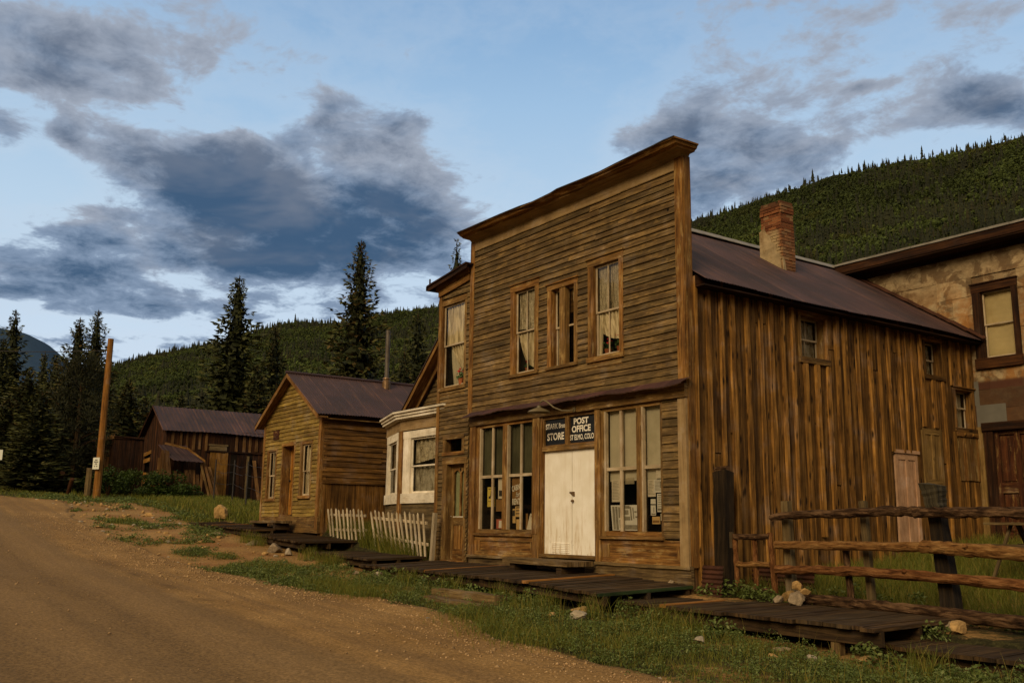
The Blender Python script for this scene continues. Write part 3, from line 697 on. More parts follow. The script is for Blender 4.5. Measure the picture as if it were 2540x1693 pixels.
def build_store():
    st = thing('store_building', (0, 0, 0), 'two-storey wooden store with a tall false front, white double doors and big shop windows', 'store')
    ups = [(-5.32, -4.28, 3.83, 5.89), (-3.97, -2.97, 3.84, 5.64), (-2.64, -1.59, 3.82, 5.895)]
    # upper clapboards
    mb = MB()
    clap(mb, FF, -6.82, -0.17, 3.20, 7.10, 0.128, ups, wob=0.006, piece=(3.0, 6.7))
    backing(mb, FF, -6.84, 0.02, 3.0, 7.5, ups)
    clap(mb, FF, -0.60, -0.19, 0.47, 2.86, 0.150, (), wob=0.004)
    for sx, sz in ((-1.62, 6.42), (-0.35, 6.36)):       # two knot holes
        mb.tube([FF.p(sx, sz, 0.0), FF.p(sx, sz, 0.034)], 0.028, 8, (0.0, 0, 0), mi=1)
    mb.build('front_wall', [M_SIDING, M_DARK], st)
    # side edge of the false front and the back of the parapet
    mb = MB()
    mb.fb(FF, 0.0, 0.012, 3.0, 7.30, -0.17, 0.0, (0.25, 0.3, 0.5), grain='h')
    mb.fb(FF, -6.84, -6.828, 5.8, 7.30, -0.17, 0.0, (0.25, 0.3, 0.5), grain='h')
    mb.fb(FF, -6.82, -0.01, 5.0, 7.30, -0.17, -0.15, (0.2, 0.3, 0.5), grain='s')
    mb.build('parapet_back', M_BATTEN, st)
    for i, (a, b, lo, hi) in enumerate([(-0.165, 0.03, 3.13, 7.30), (-7.0 + 0.01, -6.82, 3.18, 7.30)]):
        mb = MB(); mb.fb(FF, a, b, lo, hi, -0.02, 0.042, (0.6, 0.2, 0.5), wob=0.004, segs=9, grain='h')
        if i == 0: mb.fb(FF, 0.013, 0.045, 0.0, 7.30, -0.16, 0.0, (0.28, 0.3, 0.5), wob=0.004, segs=9, grain='h')
        mb.build('corner_board', M_TRIM, st)
    # frieze
    mb = MB()
    x = -6.86
    while x < 0.02:
        e = min(0.03, x + rng.uniform(1.8, 2.9))
        mb.fb(FF, x, e - 0.003, 7.07, 7.32, 0.0, 0.036, wob=0.002, segs=4); x = e
    mb.build('frieze', M_FRIEZE, st)
    # cornice: profile swept along the front and round the right end
    prof = [(0.0, 7.28), (0.055, 7.285), (0.075, 7.325), (0.11, 7.345), (0.30, 7.35), (0.325, 7.375), (0.385, 7.39), (0.43, 7.44), (0.465, 7.445), (0.465, 7.475), (0.0, 7.515)]
    mb = MB()
    xs = [-6.95]
    while xs[-1] < -0.6: xs.append(xs[-1] + rng.uniform(0.25, 0.55))
    xs.append(0.0)
    def ring(x, worn):
        r = []
        for (o, h) in prof:
            k = 1.0
            if worn and 0.2 < o < 0.47: k = 1 - rng.uniform(0, 0.16)
            r.append(Vector((x, -o * k, h + (rng.uniform(-0.012, 0.006) if o > 0.2 else 0) - 0.02 * math.sin((x + 7) * 0.45))))
        return r
    rings = [ring(x, -4.6 < x < -1.2) for x in xs]
    mit = []
    for (o, h) in prof: mit.append(Vector((0.62 * o, -o, h - 0.0)))
    rings.append(mit)
    rings.append([Vector((0.62 * o, 0.14, h)) for (o, h) in prof])
    n = len(prof); pw = [0]
    for i in range(n - 1): pw.append(pw[-1] + math.hypot(prof[i + 1][0] - prof[i][0], prof[i + 1][1] - prof[i][1]))
    L = 0
    for i in range(len(rings) - 1):
        l = (rings[i + 1][5] - rings[i][5]).length
        for j in range(n - 1):
            dark = 0.75 if j in (5, 6) else (0.35 if j >= 8 else 0.5)
            if -4.4 < rings[i][0].x < -1.6 and j in (3, 4, 5): dark = rng.choice((0.05, 0.3, 0.5))
            mb.face([rings[i][j], rings[i + 1][j], rings[i + 1][j + 1], rings[i][j + 1]][::-1], [(L, pw[j]), (L + l, pw[j]), (L + l, pw[j + 1]), (L, pw[j + 1])][::-1], (dark, 0.3, 0.5), 1 if j < 4 else 0)
        L += l
    mb.face(rings[0], [(p.y, p.z) for p in rings[0]], (0.4, 0.3, 0.5)); mb.face(rings[-1][::-1], [(p.y, p.z) for p in rings[-1]], (0.3, 0.3, 0.5))
    mb.build('cornice', [M_TRIM, M_FRIEZE], st)
    mb = MB()                                          # thin tin cap on the cornice
    for i in range(len(xs)):
        a, b = rings[i], rings[i + 1]
        mb.face([a[9] + Vector((0, -0.02, 0.004)), b[9] + Vector((0, -0.02, 0.004)), b[10] + Vector((0, 0.16, 0.004)), a[10] + Vector((0, 0.16, 0.004))])
        mb.face([a[9] + Vector((0, -0.02, -0.016)), b[9] + Vector((0, -0.02, -0.016)), b[9] + Vector((0, -0.02, 0.004)), a[9] + Vector((0, -0.02, 0.004))])
    mb.build('cornice_cap', M_IRON, st)
    # upstairs windows
    sash_window(st, FF, ups[0], (-5.17, -4.43, 3.90, 5.735), 4.82, (-4.78,), apron=True)
    w2 = sash_window(st, FF, ups[1], (-3.83, -3.09, 3.90, 5.52), 4.72, (), apron=True, rec=0.11, casing=M_TRIM)
    mb = MB(); mb.fb(FF, -3.57, -3.39, 3.88, 5.53, -0.10, 0.02, wob=0.003, segs=5, grain='h'); mb.build('mullion', M_TRIM, w2)
    sash_window(st, FF, ups[2], (-2.46, -1.72, 3.92, 5.74), 4.80, (-2.09,), apron=True)
    # awning strip of red sheet metal
    mb = MB()
    N = 120
    def A(i, k):
        x = -6.86 + 7.03 * i / N
        sag = 0.012 * math.sin(x * 2.1) + 0.01 * math.sin(x * 5.7) + (0.012 * rng.random() if k == 2 else 0)
        y = (-0.025, -0.16, -0.30)[k] - (0.02 * math.sin(x * 3.3) if k == 2 else 0); z = (3.225, 3.165, 3.085)[k] + sag * (k > 0)
        return Vector((x, y, z))
    g = [[A(i, k) for k in range(3)] for i in range(N + 1)]
    for i in range(N):
        t = (0.3 + 0.4 * ((i // 14) % 2), 0.5, 0.5)
        for k in range(2):
            mb.face([g[i][k + 1], g[i + 1][k + 1], g[i + 1][k], g[i][k]], [(k * .16, i * .06), (k * .16, i * .06 + .06), (k * .16 + .16, i * .06 + .06), (k * .16 + .16, i * .06)], t)
        mb.face([g[i][2] + Vector((0, 0.006, -0.022)), g[i + 1][2] + Vector((0, 0.006, -0.022)), g[i + 1][2], g[i][2]], None, (0.2, 0.5, 0.5))
    mb.build('awning', M_ROOFRED, st)
    mb = MB()
    mb.fb(FF, -6.85, -2.95, 2.885, 3.10, 0.0, 0.085, wob=0.004, segs=8); mb.fb(FF, -2.94, 0.03, 2.885, 3.12, 0.0, 0.088, wob=0.004, segs=6)
    mb.build('header_beam', M_TRIM, st)
    for a, b in ((-6.85, -6.61), (-4.42, -4.19), (-2.42, -2.26)):
        mb = MB(); mb.fb(FF, a, b, 0.02, 2.885, -0.02, 0.06, wob=0.003, segs=6, grain='h')
        if -5 < a < -4: mb.fb(FF, a + 0.03, b - 0.05, 0.5, 2.7, 0.06, 0.075, (0.15, 0.3, 0.3), grain='h')
        mb.build('front_post', M_TRIM, st)
    mb = MB(); mb.fb(FF, -0.185, 0.012, 0.02, 2.885, -0.02, 0.055, (0.45, 0.9, 0.5), wob=0.003, segs=6, grain='h')
    mb.build('front_post', M_FRIEZE, st)
    # shop windows
    for side, (o0, o1), panes, blind, lab in (
            ('L', (-6.61, -4.42), [(-6.44, -6.03), (-5.97, -5.57), (-5.36, -4.95), (-4.89, -4.49)], M_BLINDGREEN, 'shop window with a drawn dark blind'),
            ('R', (-2.26, -0.60), [(-2.14, -1.77), (-1.70, -1.28), (-1.11, -0.66)], M_BLIND, 'shop window with a half drawn cream blind')):
        mb = MB()
        mb.fb(FF, o0, panes[0][0], 0.47, 2.885, -0.05, 0.02, wob=0.002, segs=4, grain='h')
        mb.fb(FF, panes[-1][1], o1, 0.47, 2.885, -0.05, 0.02, wob=0.002, segs=4, grain='h')
        mb.fb(FF, panes[0][0], panes[-1][1], 2.815, 2.885, -0.05, 0.02); mb.fb(FF, panes[0][0], panes[-1][1], 0.50, 0.585, -0.05, 0.02)
        mb.fb(FF, o0 - 0.02, o1 + 0.02, 0.445, 0.495, -0.03, 0.085, wob=0.003, segs=4)
        mu = (panes[1][1], panes[2][0])
        mb.fb(FF, mu[0], mu[1], 0.585, 2.815, -0.05, 0.025, wob=0.002, segs=4, grain='h')
        niche(mb, FF, panes[0][0] - 0.01, panes[-1][1] + 0.01, 0.57, 2.83, 0.05, 1.3, 1)
        w = mb.build('shop_window', [M_TRIM, M_DARK], st, label=lab)
        sb = MB()
        for a, b in ((panes[0][0], panes[1][1]), (panes[2][0], panes[-1][1])):
            sb.fb(FF, a, b, 1.695, 1.755, -0.045, 0.0)
        for p, q in zip(panes, panes[1:]):
            if q[0] - p[1] < 0.1: sb.fb(FF, p[1], q[0], 0.585, 1.695, -0.045, -0.004, grain='h'); sb.fb(FF, p[1], q[0], 1.755, 2.815, -0.045, -0.004, grain='h')
        for a in (panes[0][0], panes[2][0]): sb.fb(FF, a - 0.03, a + 0.01, 0.585, 2.815, -0.046, 0.03, grain='h')
        sb.build('glazing_bar', M_SASH, w)
        pb = MB()
        for a, b in panes: pb.fq(FF, a, b, 0.585, 1.70, -0.03); pb.fq(FF, a, b, 1.75, 2.815, -0.03)
        pb.build('pane', M_GLASS, w)
        bb = MB()
        low = 1.745 if side == 'L' else 1.50
        nx = 60
        for (a, b) in ((panes[0][0] - 0.02, panes[1][1] + 0.03), (panes[2][0] - 0.03, panes[-1][1] + 0.02)):
            for i in range(nx):
                s0, s1 = a + (b - a) * i / nx, a + (b - a) * (i + 1) / nx
                f = lambda s: -0.10 + (0.014 * math.sin(s * 60) + 0.008 * math.sin(s * 23) if side == 'L' else 0.004 * math.sin(s * 9))
                bb.face([FF.p(s0, low, f(s0)), FF.p(s1, low, f(s1)), FF.p(s1, 2.83, f(s1)), FF.p(s0, 2.83, f(s0))], [(s0, low), (s1, low), (s1, 2.8), (s0, 2.8)])
        bb.build('blind', blind, w)
    # panels under the windows
    for a, b in ((-6.61, -4.42), (-2.26, -0.19)):
        mb = MB()
        mb.fb(FF, a, b, 0.02, 0.44, -0.02, 0.004, wob=0.001, segs=3)
        mb.fb(FF, a, b, 0.345, 0.44, 0.004, 0.03); mb.fb(FF, a, b, 0.02, 0.115, 0.004, 0.03)
        mb.fb(FF, a, a + 0.20, 0.115, 0.345, 0.004, 0.03); mb.fb(FF, b - 0.10, b, 0.115, 0.345, 0.004, 0.03)
        mb.fb(FF, a + 0.20, b - 0.10, 0.325, 0.345, 0.004, 0.018); mb.fb(FF, a + 0.20, b - 0.10, 0.115, 0.135, 0.004, 0.018)
        mb.build('bulkhead_panel', M_TRIM, st)
    # base
    mb = MB()
    mb.fb(FF, -6.86, -4.25, -0.03, 0.025, -0.02, 0.08, wob=0.006, segs=8); mb.fb(FF, -2.43, 0.055, -0.03, 0.025, -0.02, 0.08, wob=0.006, segs=8)
    mb.fb(FF, -6.86, -2.5, -0.34, -0.03, -0.03, 0.02, wob=0.006, segs=8); mb.fb(FF, -2.49, 0.045, -0.42, -0.03, -0.03, 0.035, wob=0.006, segs=8)
    mb.build('base_board', M_OLDTIMBER, st)
    # doors
    for i, (a, b) in enumerate(((-4.125, -3.243), (-3.224, -2.425))):
        mb = MB()
        mb.fb(FF, a, b, 0.12, 2.165, -0.085, -0.045, (0.5, 0.5, 0.5))
        d = mb.build('door', M_WHITEDOOR, st)
        if i == 0:
            vb = MB()
            for k in range(6): vb.board(FF.p(-3.87, 0.155 + k * 0.034, -0.044), FF.S * 0.56, FF.H * 0.026 - FF.N * 0.012, FF.N * 0.012)
            vb.build('vent_louvre', M_WHITEDOOR, d)
        if i == 1:
            kb = MB(); kb.tube([FF.p(-3.19, 1.155, -0.045), FF.p(-3.19, 1.155, -0.01), FF.p(-3.19, 1.155, 0.015)], [0.022, 0.030, 0.018], 10); kb.build('knob', M_BRASS, d)
            kb = MB(); kb.fb(FF, -3.30, -3.15, 1.305, 1.335, -0.045, -0.03); kb.fb(FF, -3.195, -3.145, 1.25, 1.305, -0.04, -0.02); kb.tube([FF.p(-3.25, 1.30, -0.03), FF.p(-3.22, 1.28, -0.02)], 0.01, 6)
            kb.build('hasp', M_BRASS, d)
    mb = MB()
    mb.fb(FF, -4.25, -4.13, 0.02, 2.885, -0.09, 0.03, (0.2, 0.2, 0.5), wob=0.002, segs=5, grain='h')
    mb.fb(FF, -4.13, -2.41, 2.165, 2.262, -0.09, 0.03, wob=0.002, segs=3)
    mb.fb(FF, -4.25, -2.415, 0.05, 0.12, -0.12, 0.05, wob=0.003, segs=3)
    mb.build('door_frame', M_TRIM, st)
    tr = MB()
    tr.fb(FF, -4.13, -4.085, 2.262, 2.885, -0.06, 0.01, (0.15, .5, .5), grain='h'); tr.fb(FF, -3.395, -3.268, 2.262, 2.885, -0.06, 0.012, (0.2, .5, .5), grain='h')
    for a, b in ((-4.085, -3.395), (-3.268, -2.418)): tr.fb(FF, a, b, 2.262, 2.285, -0.06, 0.008, (0.2, .5, .5)); tr.fb(FF, a, b, 2.815, 2.885, -0.06, 0.008, (0.2, .5, .5))
    trw = tr.build('transom_window', M_TRIM, st)
    pb = MB(); pb.fq(FF, -4.085, -3.395, 2.285, 2.815, -0.03); pb.build('sign_panel', M_SIGNBLACK, trw, label='black glass panel lettered STARK Bros STORE')
    pb = MB(); pb.fq(FF, -3.268, -2.418, 2.285, 2.815, -0.03); pb.build('sign_panel', M_SIGNBLACK, trw, label='black glass panel lettered POST OFFICE ST ELMO, COLO')
    for body, a, b, h, size, bold in (('STARK', -4.045, -3.64, 2.665, 0.150, 0.004), ('Bros', -3.61, -3.402, 2.665, 0.140, 0.003), ('STORE', -3.995, -3.44, 2.45, 0.20, 0.006),
                                      ('POST', -3.13, -2.67, 2.71, 0.165, 0.006), ('OFFICE', -3.19, -2.605, 2.556, 0.175, 0.006), ('ST ELMO, COLO', -3.245, -2.51, 2.394, 0.145, 0.003)):
        text_mesh('lettering', body, FF, (a + b) / 2 - 0.03, h, -0.026, size, M_LETTER, trw, 1.0, bold, width=b - a)
    # side wall: rough vertical boards and battens
    sides = [(3.04, 3.93, 3.83, 4.87), (7.25, 7.98, 3.92, 4.82), (8.30, 9.15, 2.84, 3.83)]
    doors = [(5.96, 6.74, 0.30, 2.24), (7.0, 7.72, 1.18, 2.83), (8.34, 9.2, 1.75, 2.74)]
    mb = MB()
    y = 0.06
    while y < 9.2:
        w = rng.uniform(0.20, 0.33)
        w = min(w, 9.22 - y)
        cut = [(o[2] + 0.02, o[3] - 0.02) for o in sides + doors if o[0] < y + w * 0.7 and o[1] > y + w * 0.3]
        for a, b in spans(-0.40 + 0.045 * y, 5.08, cut):
            c = a
            while c < b:
                e = b if rng.random() < 0.55 or b - c < 2.5 else c + rng.uniform(1.6, b - c - 0.5)
                mb.fb(FS, y + 0.006, y + w - 0.006, c, e - 0.022, rng.uniform(-0.012, 0.0), rng.uniform(0.012, 0.034), (rng.uniform(0.24, 0.52), rng.random(), 0.5), wob=0.005, segs=max(1, int((e - c) / 0.7)), grain='h')  # boards tinted darker than the battens, standing in for shade between them
                c = e
        y += w
    backing(mb, FS, 0.0, 9.25, -0.45, 5.1, sides, -0.02)
    bt = mb
    y = 0.17
    while y < 9.15:
        w = rng.choice((0.055, 0.07, 0.085, 0.10, 0.12)); lo = -0.36 + 0.045 * y + rng.uniform(0, 0.12)
        cut = [(o[2] - 0.02, o[3] + 0.02) for o in sides + doors if o[0] - 0.03 < y + w and o[1] + 0.03 > y]
        for a, b in spans(lo, 5.06, cut):
            t = rng.uniform(0.035, 0.075)
            if rng.random() < 0.12 and b - a > 2.5: a = a + rng.uniform(0.3, 1.2)
            ln = rng.uniform(-0.012, 0.012)
            bt.board(FS.p(y, a, 0.02), FS.H * (b - a) + FS.S * ln, FS.S * w, FS.N * t, (rng.uniform(0.60, 1.05), rng.random(), 0.5), 0.010, max(2, int((b - a) / 0.5)))
        y += w + rng.uniform(0.17, 0.32)
    bt.build('side_wall', M_BATTEN, st)
    sash_window(st, FS, sides[0], (3.12, 3.87, 3.95, 4.76), 4.34, (3.50,), casing=M_TRIM, rec=0.20, cap=False, depth=0.35, sashm=M_SASH, sw=0.03)
    sash_window(st, FS, sides[1], (7.33, 7.92, 4.02, 4.76), 4.38, (), casing=M_BATTEN, rec=0.18, cap=False, depth=0.35, sw=0.03)
    sash_window(st, FS, sides[2], (8.40, 9.06, 2.93, 3.77), 3.40, (8.72,), casing=M_BATTEN, rec=0.16, cap=True, depth=0.35, sw=0.03)
    # nailed-up doors
    for (a, b, lo, hi), m, lab, ins in ((doors[0], M_PINK, 'pale pink nailed-up door', 2), (doors[1], M_TANDOOR, 'tan four-panel nailed-up door', 1)):
        mb = MB()
        mb.fb(FS, a, b, lo, hi, -0.01, 0.022, (0.4, .5, .5), grain='h')
        mb.fb(FS, a, a + 0.09, lo, hi, 0.022, 0.042, grain='h'); mb.fb(FS, b - 0.09, b, lo, hi, 0.022, 0.042, grain='h')
        mb.fb(FS, a + 0.09, b - 0.09, hi - 0.13, hi, 0.022, 0.04); mb.fb(FS, (a + b) / 2 - 0.04, (a + b) / 2 + 0.04, lo + 0.1, hi - 0.13, 0.022, 0.04, grain='h')
        if ins == 1:
            mb.fb(FS, a + 0.09, b - 0.09, 1.62, 1.74, 0.022, 0.041)
            mb.tube([FS.p(7.36, 2.19, 0.04), FS.p(7.36, 2.19, 0.05)], 0.035, 8, (0, 0, 0))
        else:
            mb.fb(FS, a - 0.06, b + 0.06, hi, hi + 0.07, 0.0, 0.07)
        mb.build('nailed_door', m, st, label=lab)
    mb = MB()
    y = 8.36
    while y < 9.18:
        w = rng.uniform(0.10, 0.16); mb.fb(FS, y, min(y + w, 9.19) - 0.004, 1.75 + rng.uniform(0, 0.02), 2.72, 0.0, 0.045, wob=0.002, grain='h'); y += w
    mb.fb(FS, 8.30, 9.2, 2.73, 2.83, 0.0, 0.075)
    mb.build('plank_patch', M_TRIM, st)
    # roof
    mb = MB()
    ez, ex, rz, rx = 4.94, 0.36, 7.40, -3.39
    for sgn in (1, -1):
        def P(a, v, l):
            x = rx + (ex - rx) * a
            if sgn < 0: x = 2 * rx - x
            z = rz + (ez - rz) * a + 0.02 * math.sin(v * 0.9 + 2 * a) * a
            return Vector((x, 0.18 + v, z + l * 0.85))
        corr(mb, P, 6, 0.076, 9.02, 0.009, 4.48, jit=0.008)
    mb.build('roof', M_ROOF, st)
    mb = MB()
    for k in range(4):
        y0, y1 = 0.18 + k * 2.255, 0.18 + (k + 1) * 2.255 - 0.012
        for sx in (1, -1):
            mb.board((rx, y0, rz + 0.085 - 0.004 * k), (0, y1 - y0, 0), (sx * 0.23, 0, -0.165), (0, 0, 0.012))
    mb.build('ridge_cap', M_GALV, st)
    mb = MB()                                           # rafter shadow board under the eave, flashing at the rear wall
    mb.box((0.05, 0.18, 4.86), (0.30, 9.18, 4.885)); mb.box((0.06, 0.18, 4.885), (0.085, 9.18, 5.08))
    mb.build('eave_board', M_BARN, st)
    mb = MB()
    for k in range(10):
        a0, a1 = k / 10, (k + 1) / 10
        p = Vector((rx + (ex + 0.06 - rx) * a0, 9.02, rz + (ez - rz) * a0 + 0.03)); q = Vector((rx + (ex + 0.06 - rx) * a1, 9.02, rz + (ez - 0.03 - rz) * a1 + 0.03))
        mb.board(p, q - p, (0, 0.17, 0.05), (0, 0, 0.015), (rng.random(), 0, 0))
    mb.build('roof_flashing', M_RUSTMETAL, st)
    # chimney
    ch = MB()
    x0, x1, y0, y1 = -2.46, -1.88, 5.03, 5.47
    z = 6.2; row = 0
    while z < 8.02:
        hgt = 0.068; off = 0.11 if row % 2 else 0.0
        tw = 0.012 * math.sin(z * 3)
        for (F, a, b) in ((F_at(y0), x0, x1), (S_at(x1), y0, y1), (Frame((x0, 0, 0), (0, 1, 0), (-1, 0, 0)), y0, y1), (Frame((0, y1, 0), (1, 0, 0), (0, 1, 0)), x0, x1)):
            s = a - off
            while s < b - 0.01:
                c, e = max(a, s), min(b, s + 0.215)
                if e - c > 0.03 and not (z > 7.93 and rng.random() < 0.2):
                    ch.fb(F, c + 0.004, e - 0.004, z + 0.004, z + hgt - 0.004, -0.06 + tw, tw + rng.uniform(-0.006, 0.010) + (0.03 if 7.75 < z < 7.95 else 0))
                s += 0.222
        z += hgt + 0.006; row += 1
    ch.box((x0 + 0.012, y0 + 0.012, 6.2), (x1 - 0.012, y1 - 0.012, 7.98), (0.2, 0.9, 0.5))
    chm = ch.build('chimney', make_brick(), st)
    pl = MB()
    pl.poly([F_at(y0).p(x, z, 0.0) for x, z in ((x0 - 0.03, 6.55), (x1 - 0.02, 6.40), (x1 - 0.06, 6.78), (x1 - 0.13, 6.84), (x1 - 0.16, 7.02), (x1 - 0.27, 7.10), (x1 - 0.30, 7.26), (x1 - 0.42, 7.33), (x0 + 0.10, 7.47), (x0 - 0.03, 7.40))], (0, -0.03, 0))
    pl.poly([S_at(x1).p(y, z, 0.0) for y, z in ((y0 + 0.0, 6.40), (y0 + 0.10, 6.38), (y0 + 0.06, 6.62), (y0 + 0.0, 6.7))], (0.022, 0, 0))
    pl.build('plaster_patch', flat('crumbling_plaster', (0.33, 0.245, 0.13), 0.25, 5.0, 0.9, 0.1, dirt=(0.17, 0.095, 0.035), dirtamt=0.7, bumpv=0.5), chm)
    # notice things hang inside later
    return st
def make_brick():
    m, T, b, o = new_mat('old_brick')
    co = objco(T)
    tn = attr(T, 'tint'); tr, tg, tb = T.sep(tn.outputs['Color'])
    c = T.mix(tr, (0.10, 0.030, 0.011), (0.23, 0.085, 0.030))
    c = T.mix(T.ss(tg, 0.7, 0.95, 0, 0.6), c, (0.30, 0.19, 0.09))
    x, y, z = T.sep(co)
    n = T.noise(co, 4.5, 5.0, 0.65); n2 = T.noise(co, 2.2, 3.0, 0.6)
    lowm = T.ss(T.math('ADD', T.math('MULTIPLY', T.math('SUBTRACT', n2, 0.5), 1.5), T.math('MULTIPLY', T.math('SUBTRACT', 7.35, z), 0.9)), -0.05, 0.22)
    left = T.ss(T.math('ADD', x, T.math('MULTIPLY', n2, 0.4)), -1.66, -1.80)
    c = T.mix(T.math('MULTIPLY', lowm, T.math('MAXIMUM', left, 0.15)), c, T.mix(n, (0.26, 0.18, 0.08), (0.42, 0.31, 0.165)))
    soot = T.ss(T.math('ADD', z, T.math('MULTIPLY', n, 0.8)), 8.10, 8.45, 0, 0.65)
    c = T.mix(soot, c, (0.05, 0.028, 0.014))
    T.l.new(c, b.inputs['Base Color']); setp(b, 0.9, 0.15); bump(T, b, n, 0.5, 0.01)
    return m
STORE = build_store()

# ---------------------------------------------------------------- things in and on the store front
def lamp():
    p = (-3.05, -0.09, 2.90)
    t = thing('wall_lamp', p, 'gooseneck lamp with a shallow enamel shade over the black signs', 'lamp')
    mb = MB()
    pts = [(-3.0, -0.085, 2.93), (-3.02, -0.20, 2.90), (-3.10, -0.32, 2.90), (-3.24, -0.42, 2.97), (-3.36, -0.48, 3.08), (-3.46, -0.50, 3.13), (-3.56, -0.51, 3.10), (-3.60, -0.51, 3.02)]
    mb.tube(pts, 0.016, 8); mb.tube([(-3.0, -0.08, 2.93), (-3.0, -0.105, 2.93)], 0.05, 10)
    mb.build('arm', M_ENAMEL, t, smooth=True)
    mb = MB(); c = Vector((-3.60, -0.51, 2.93))
    prof = [(0.035, 0.10), (0.05, 0.06), (0.12, 0.035), (0.20, 0.0), (0.235, -0.035), (0.225, -0.036), (0.19, -0.01), (0.03, 0.03)]
    for k in range(24):
        a, b = 2 * PI * k / 24, 2 * PI * (k + 1) / 24
        for (r0, z0), (r1, z1) in zip(prof, prof[1:]):
            f = lambda r, z, q: c + Vector((r * math.cos(q), r * math.sin(q), z))
            mb.face([f(r0, z0, a), f(r1, z1, a), f(r1, z1, b), f(r0, z0, b)])
    mb.build('shade', M_ENAMEL, t, smooth=True)
lamp()

# curtains upstairs
curtain(FF, (-5.13, -4.50, 5.70), (-5.13, -4.47, 4.9, 4.85), -0.092, 'ragged lace valance in the first upstairs window left of the pair', 12, 0.010, M_LACE)
curtain(FF, (-5.12, -4.80, 4.80), (-4.86, -4.72, 4.18, 4.20), -0.092, 'cream curtain gathered left in the leftmost window of the false front', 5, 0.014)
curtain(FF, (-4.80, -4.45, 4.80), (-4.72, -4.50, 4.06, 3.95), -0.095, 'cream curtain gathered right in the leftmost window of the false front', 5, 0.014)
curtain(FF, (-3.82, -3.58, 5.52), (-3.82, -3.62, 3.95, 3.95), -0.17, 'straight cream curtain in the left half of the narrow middle window', 4, 0.012)
curtain(FF, (-3.38, -3.08, 5.52), (-3.16, -3.08, 4.25, 3.95), -0.17, 'cream curtain swept to the right of the narrow middle window', 4, 0.014)
curtain(FF, (-2.43, -2.11, 5.72), (-2.43, -2.11, 4.82, 4.82), -0.095, 'net curtain in the upper left pane beside the corner post', 10, 0.007, M_LACE)
curtain(FF, (-2.07, -1.80, 5.70), (-2.07, -1.75, 4.82, 4.82), -0.095, 'torn lace curtain in the upper right pane of the right-hand upstairs window', 7, 0.012, M_LACE)
curtain(FF, (-2.40, -1.76, 4.80), (-2.28, -1.76, 4.36, 4.22), -0.095, 'cream curtain looped up above red geraniums in the right upstairs window', 7, 0.016, None, sag=0.05)
curtain(FF, (-2.43, -2.33, 4.80), (-2.44, -2.36, 3.96, 3.96), -0.095, 'narrow strip of curtain down the left edge of the right upstairs window', 2, 0.012)
for x, lab, s in ((-4.93, 'red geranium in the left pane of the leftmost false-front window', 0.9), (-4.57, 'red geranium in the right pane of the leftmost false-front window', 1.0),
                  (-3.62, 'red geranium behind the left gap of the narrow middle window', 0.9), (-3.20, 'red geranium in the right gap of the narrow middle window', 1.0),
                  (-2.26, 'red geranium left of the bar in the window near the corner post', 1.15), (-1.90, 'red geranium right of the bar in the window near the corner post', 1.2)):
    geranium((x, 0.17 if x < -3.7 or x > -3 else 0.24, 3.93), lab, s)

# papers and cards behind the shop windows
def paper(s0, s1, h0, h1, o, mat, label, lines=0, ink=M_GREYINK, skew=0.0, name='notice_paper', cat='notice', lean=0.0, picture=None):
    mb = MB(); nx = 6
    base = FF.p((s0 + s1) / 2, h0, o)
    P = lambda a, b, e=0.0: FF.p(s0 + (s1 - s0) * a + skew * b, h0 + (h1 - h0) * b, o - lean * b + e + 0.004 * math.sin(5 * a + 3 * b))
    for i in range(nx): mb.face([P(i / nx, 0), P((i + 1) / nx, 0), P((i + 1) / nx, 1), P(i / nx, 1)])
    t = mb.build(name, mat, None, base=base); tag(t, label, cat)
    ib = MB()
    if lines:
        for k in range(lines):
            b = 0.93 - 0.86 * k / max(1, lines); e = rng.uniform(0.55, 0.92)
            ib.face([P(0.1, b - 0.25 / lines, 0.004), P(e, b - 0.25 / lines, 0.004), P(e, b, 0.004), P(0.1, b, 0.004)])
    for (a0, a1, b0, b1) in picture or ():
        ib.face([P(a0, b0, 0.005), P(a1, b0, 0.005), P(a1, b1, 0.005), P(a0, b1, 0.005)])
    if ib.f: ib.build('print', ink, t, base=base)
    return t
o = -0.075
paper(-6.28, -5.98, 1.07, 1.50, o, M_PAPERYELLOW, 'yellow poster with a dark figure in the left shop window', 0, M_INK, picture=[(0.42, 0.58, 0.66, 0.80), (0.40, 0.62, 0.50, 0.68), (0.2, 0.45, 0.42, 0.54), (0.55, 0.68, 0.40, 0.52), (0.12, 0.7, 0.27, 0.29), (0.12, 0.7, 0.90, 0.93)])
paper(-5.86, -5.57, 1.24, 1.69, o, M_PAPER, 'pale sheet with a small dark picture beside the yellow poster', 0, M_INK, picture=[(0.15, 0.62, 0.12, 0.40)])
paper(-5.98, -5.72, 0.97, 1.23, o - 0.03, M_CARDBROWN, 'plain brown card below the pale sheet in the left shop window')
paper(-5.70, -5.55, 0.88, 1.20, o - 0.01, M_PAPERTAN, 'narrow tan strip beside the thick mullion')
paper(-5.90, -5.55, 0.60, 0.80, o + 0.01, M_PAPERRED, 'red bordered card standing at the foot of the left shop window', 0, M_PAPERWHITE, picture=[(0.3, 0.75, 0.08, 0.85)], name='display_card', cat='card')
pc = paper(-5.33, -4.93, 1.10, 1.69, o, M_CARDBROWN, 'brown card lettered Cabins for RENT in the left shop window', name='rent_sign', cat='sign')
text_mesh('lettering', 'CABiNS', FF, -5.15, 1.46, o + 0.012, 0.165, M_LETTER, pc, 0.62, 0.004, 0.0, 0.18)
text_mesh('lettering', 'for', FF, -5.12, 1.315, o + 0.012, 0.15, M_LETTER, pc, 0.75, 0.002, 0.45, 0.10)
text_mesh('lettering', 'RENT', FF, -5.16, 1.165, o + 0.012, 0.175, M_LETTER, pc, 0.68, 0.005, 0.0, 0.03)
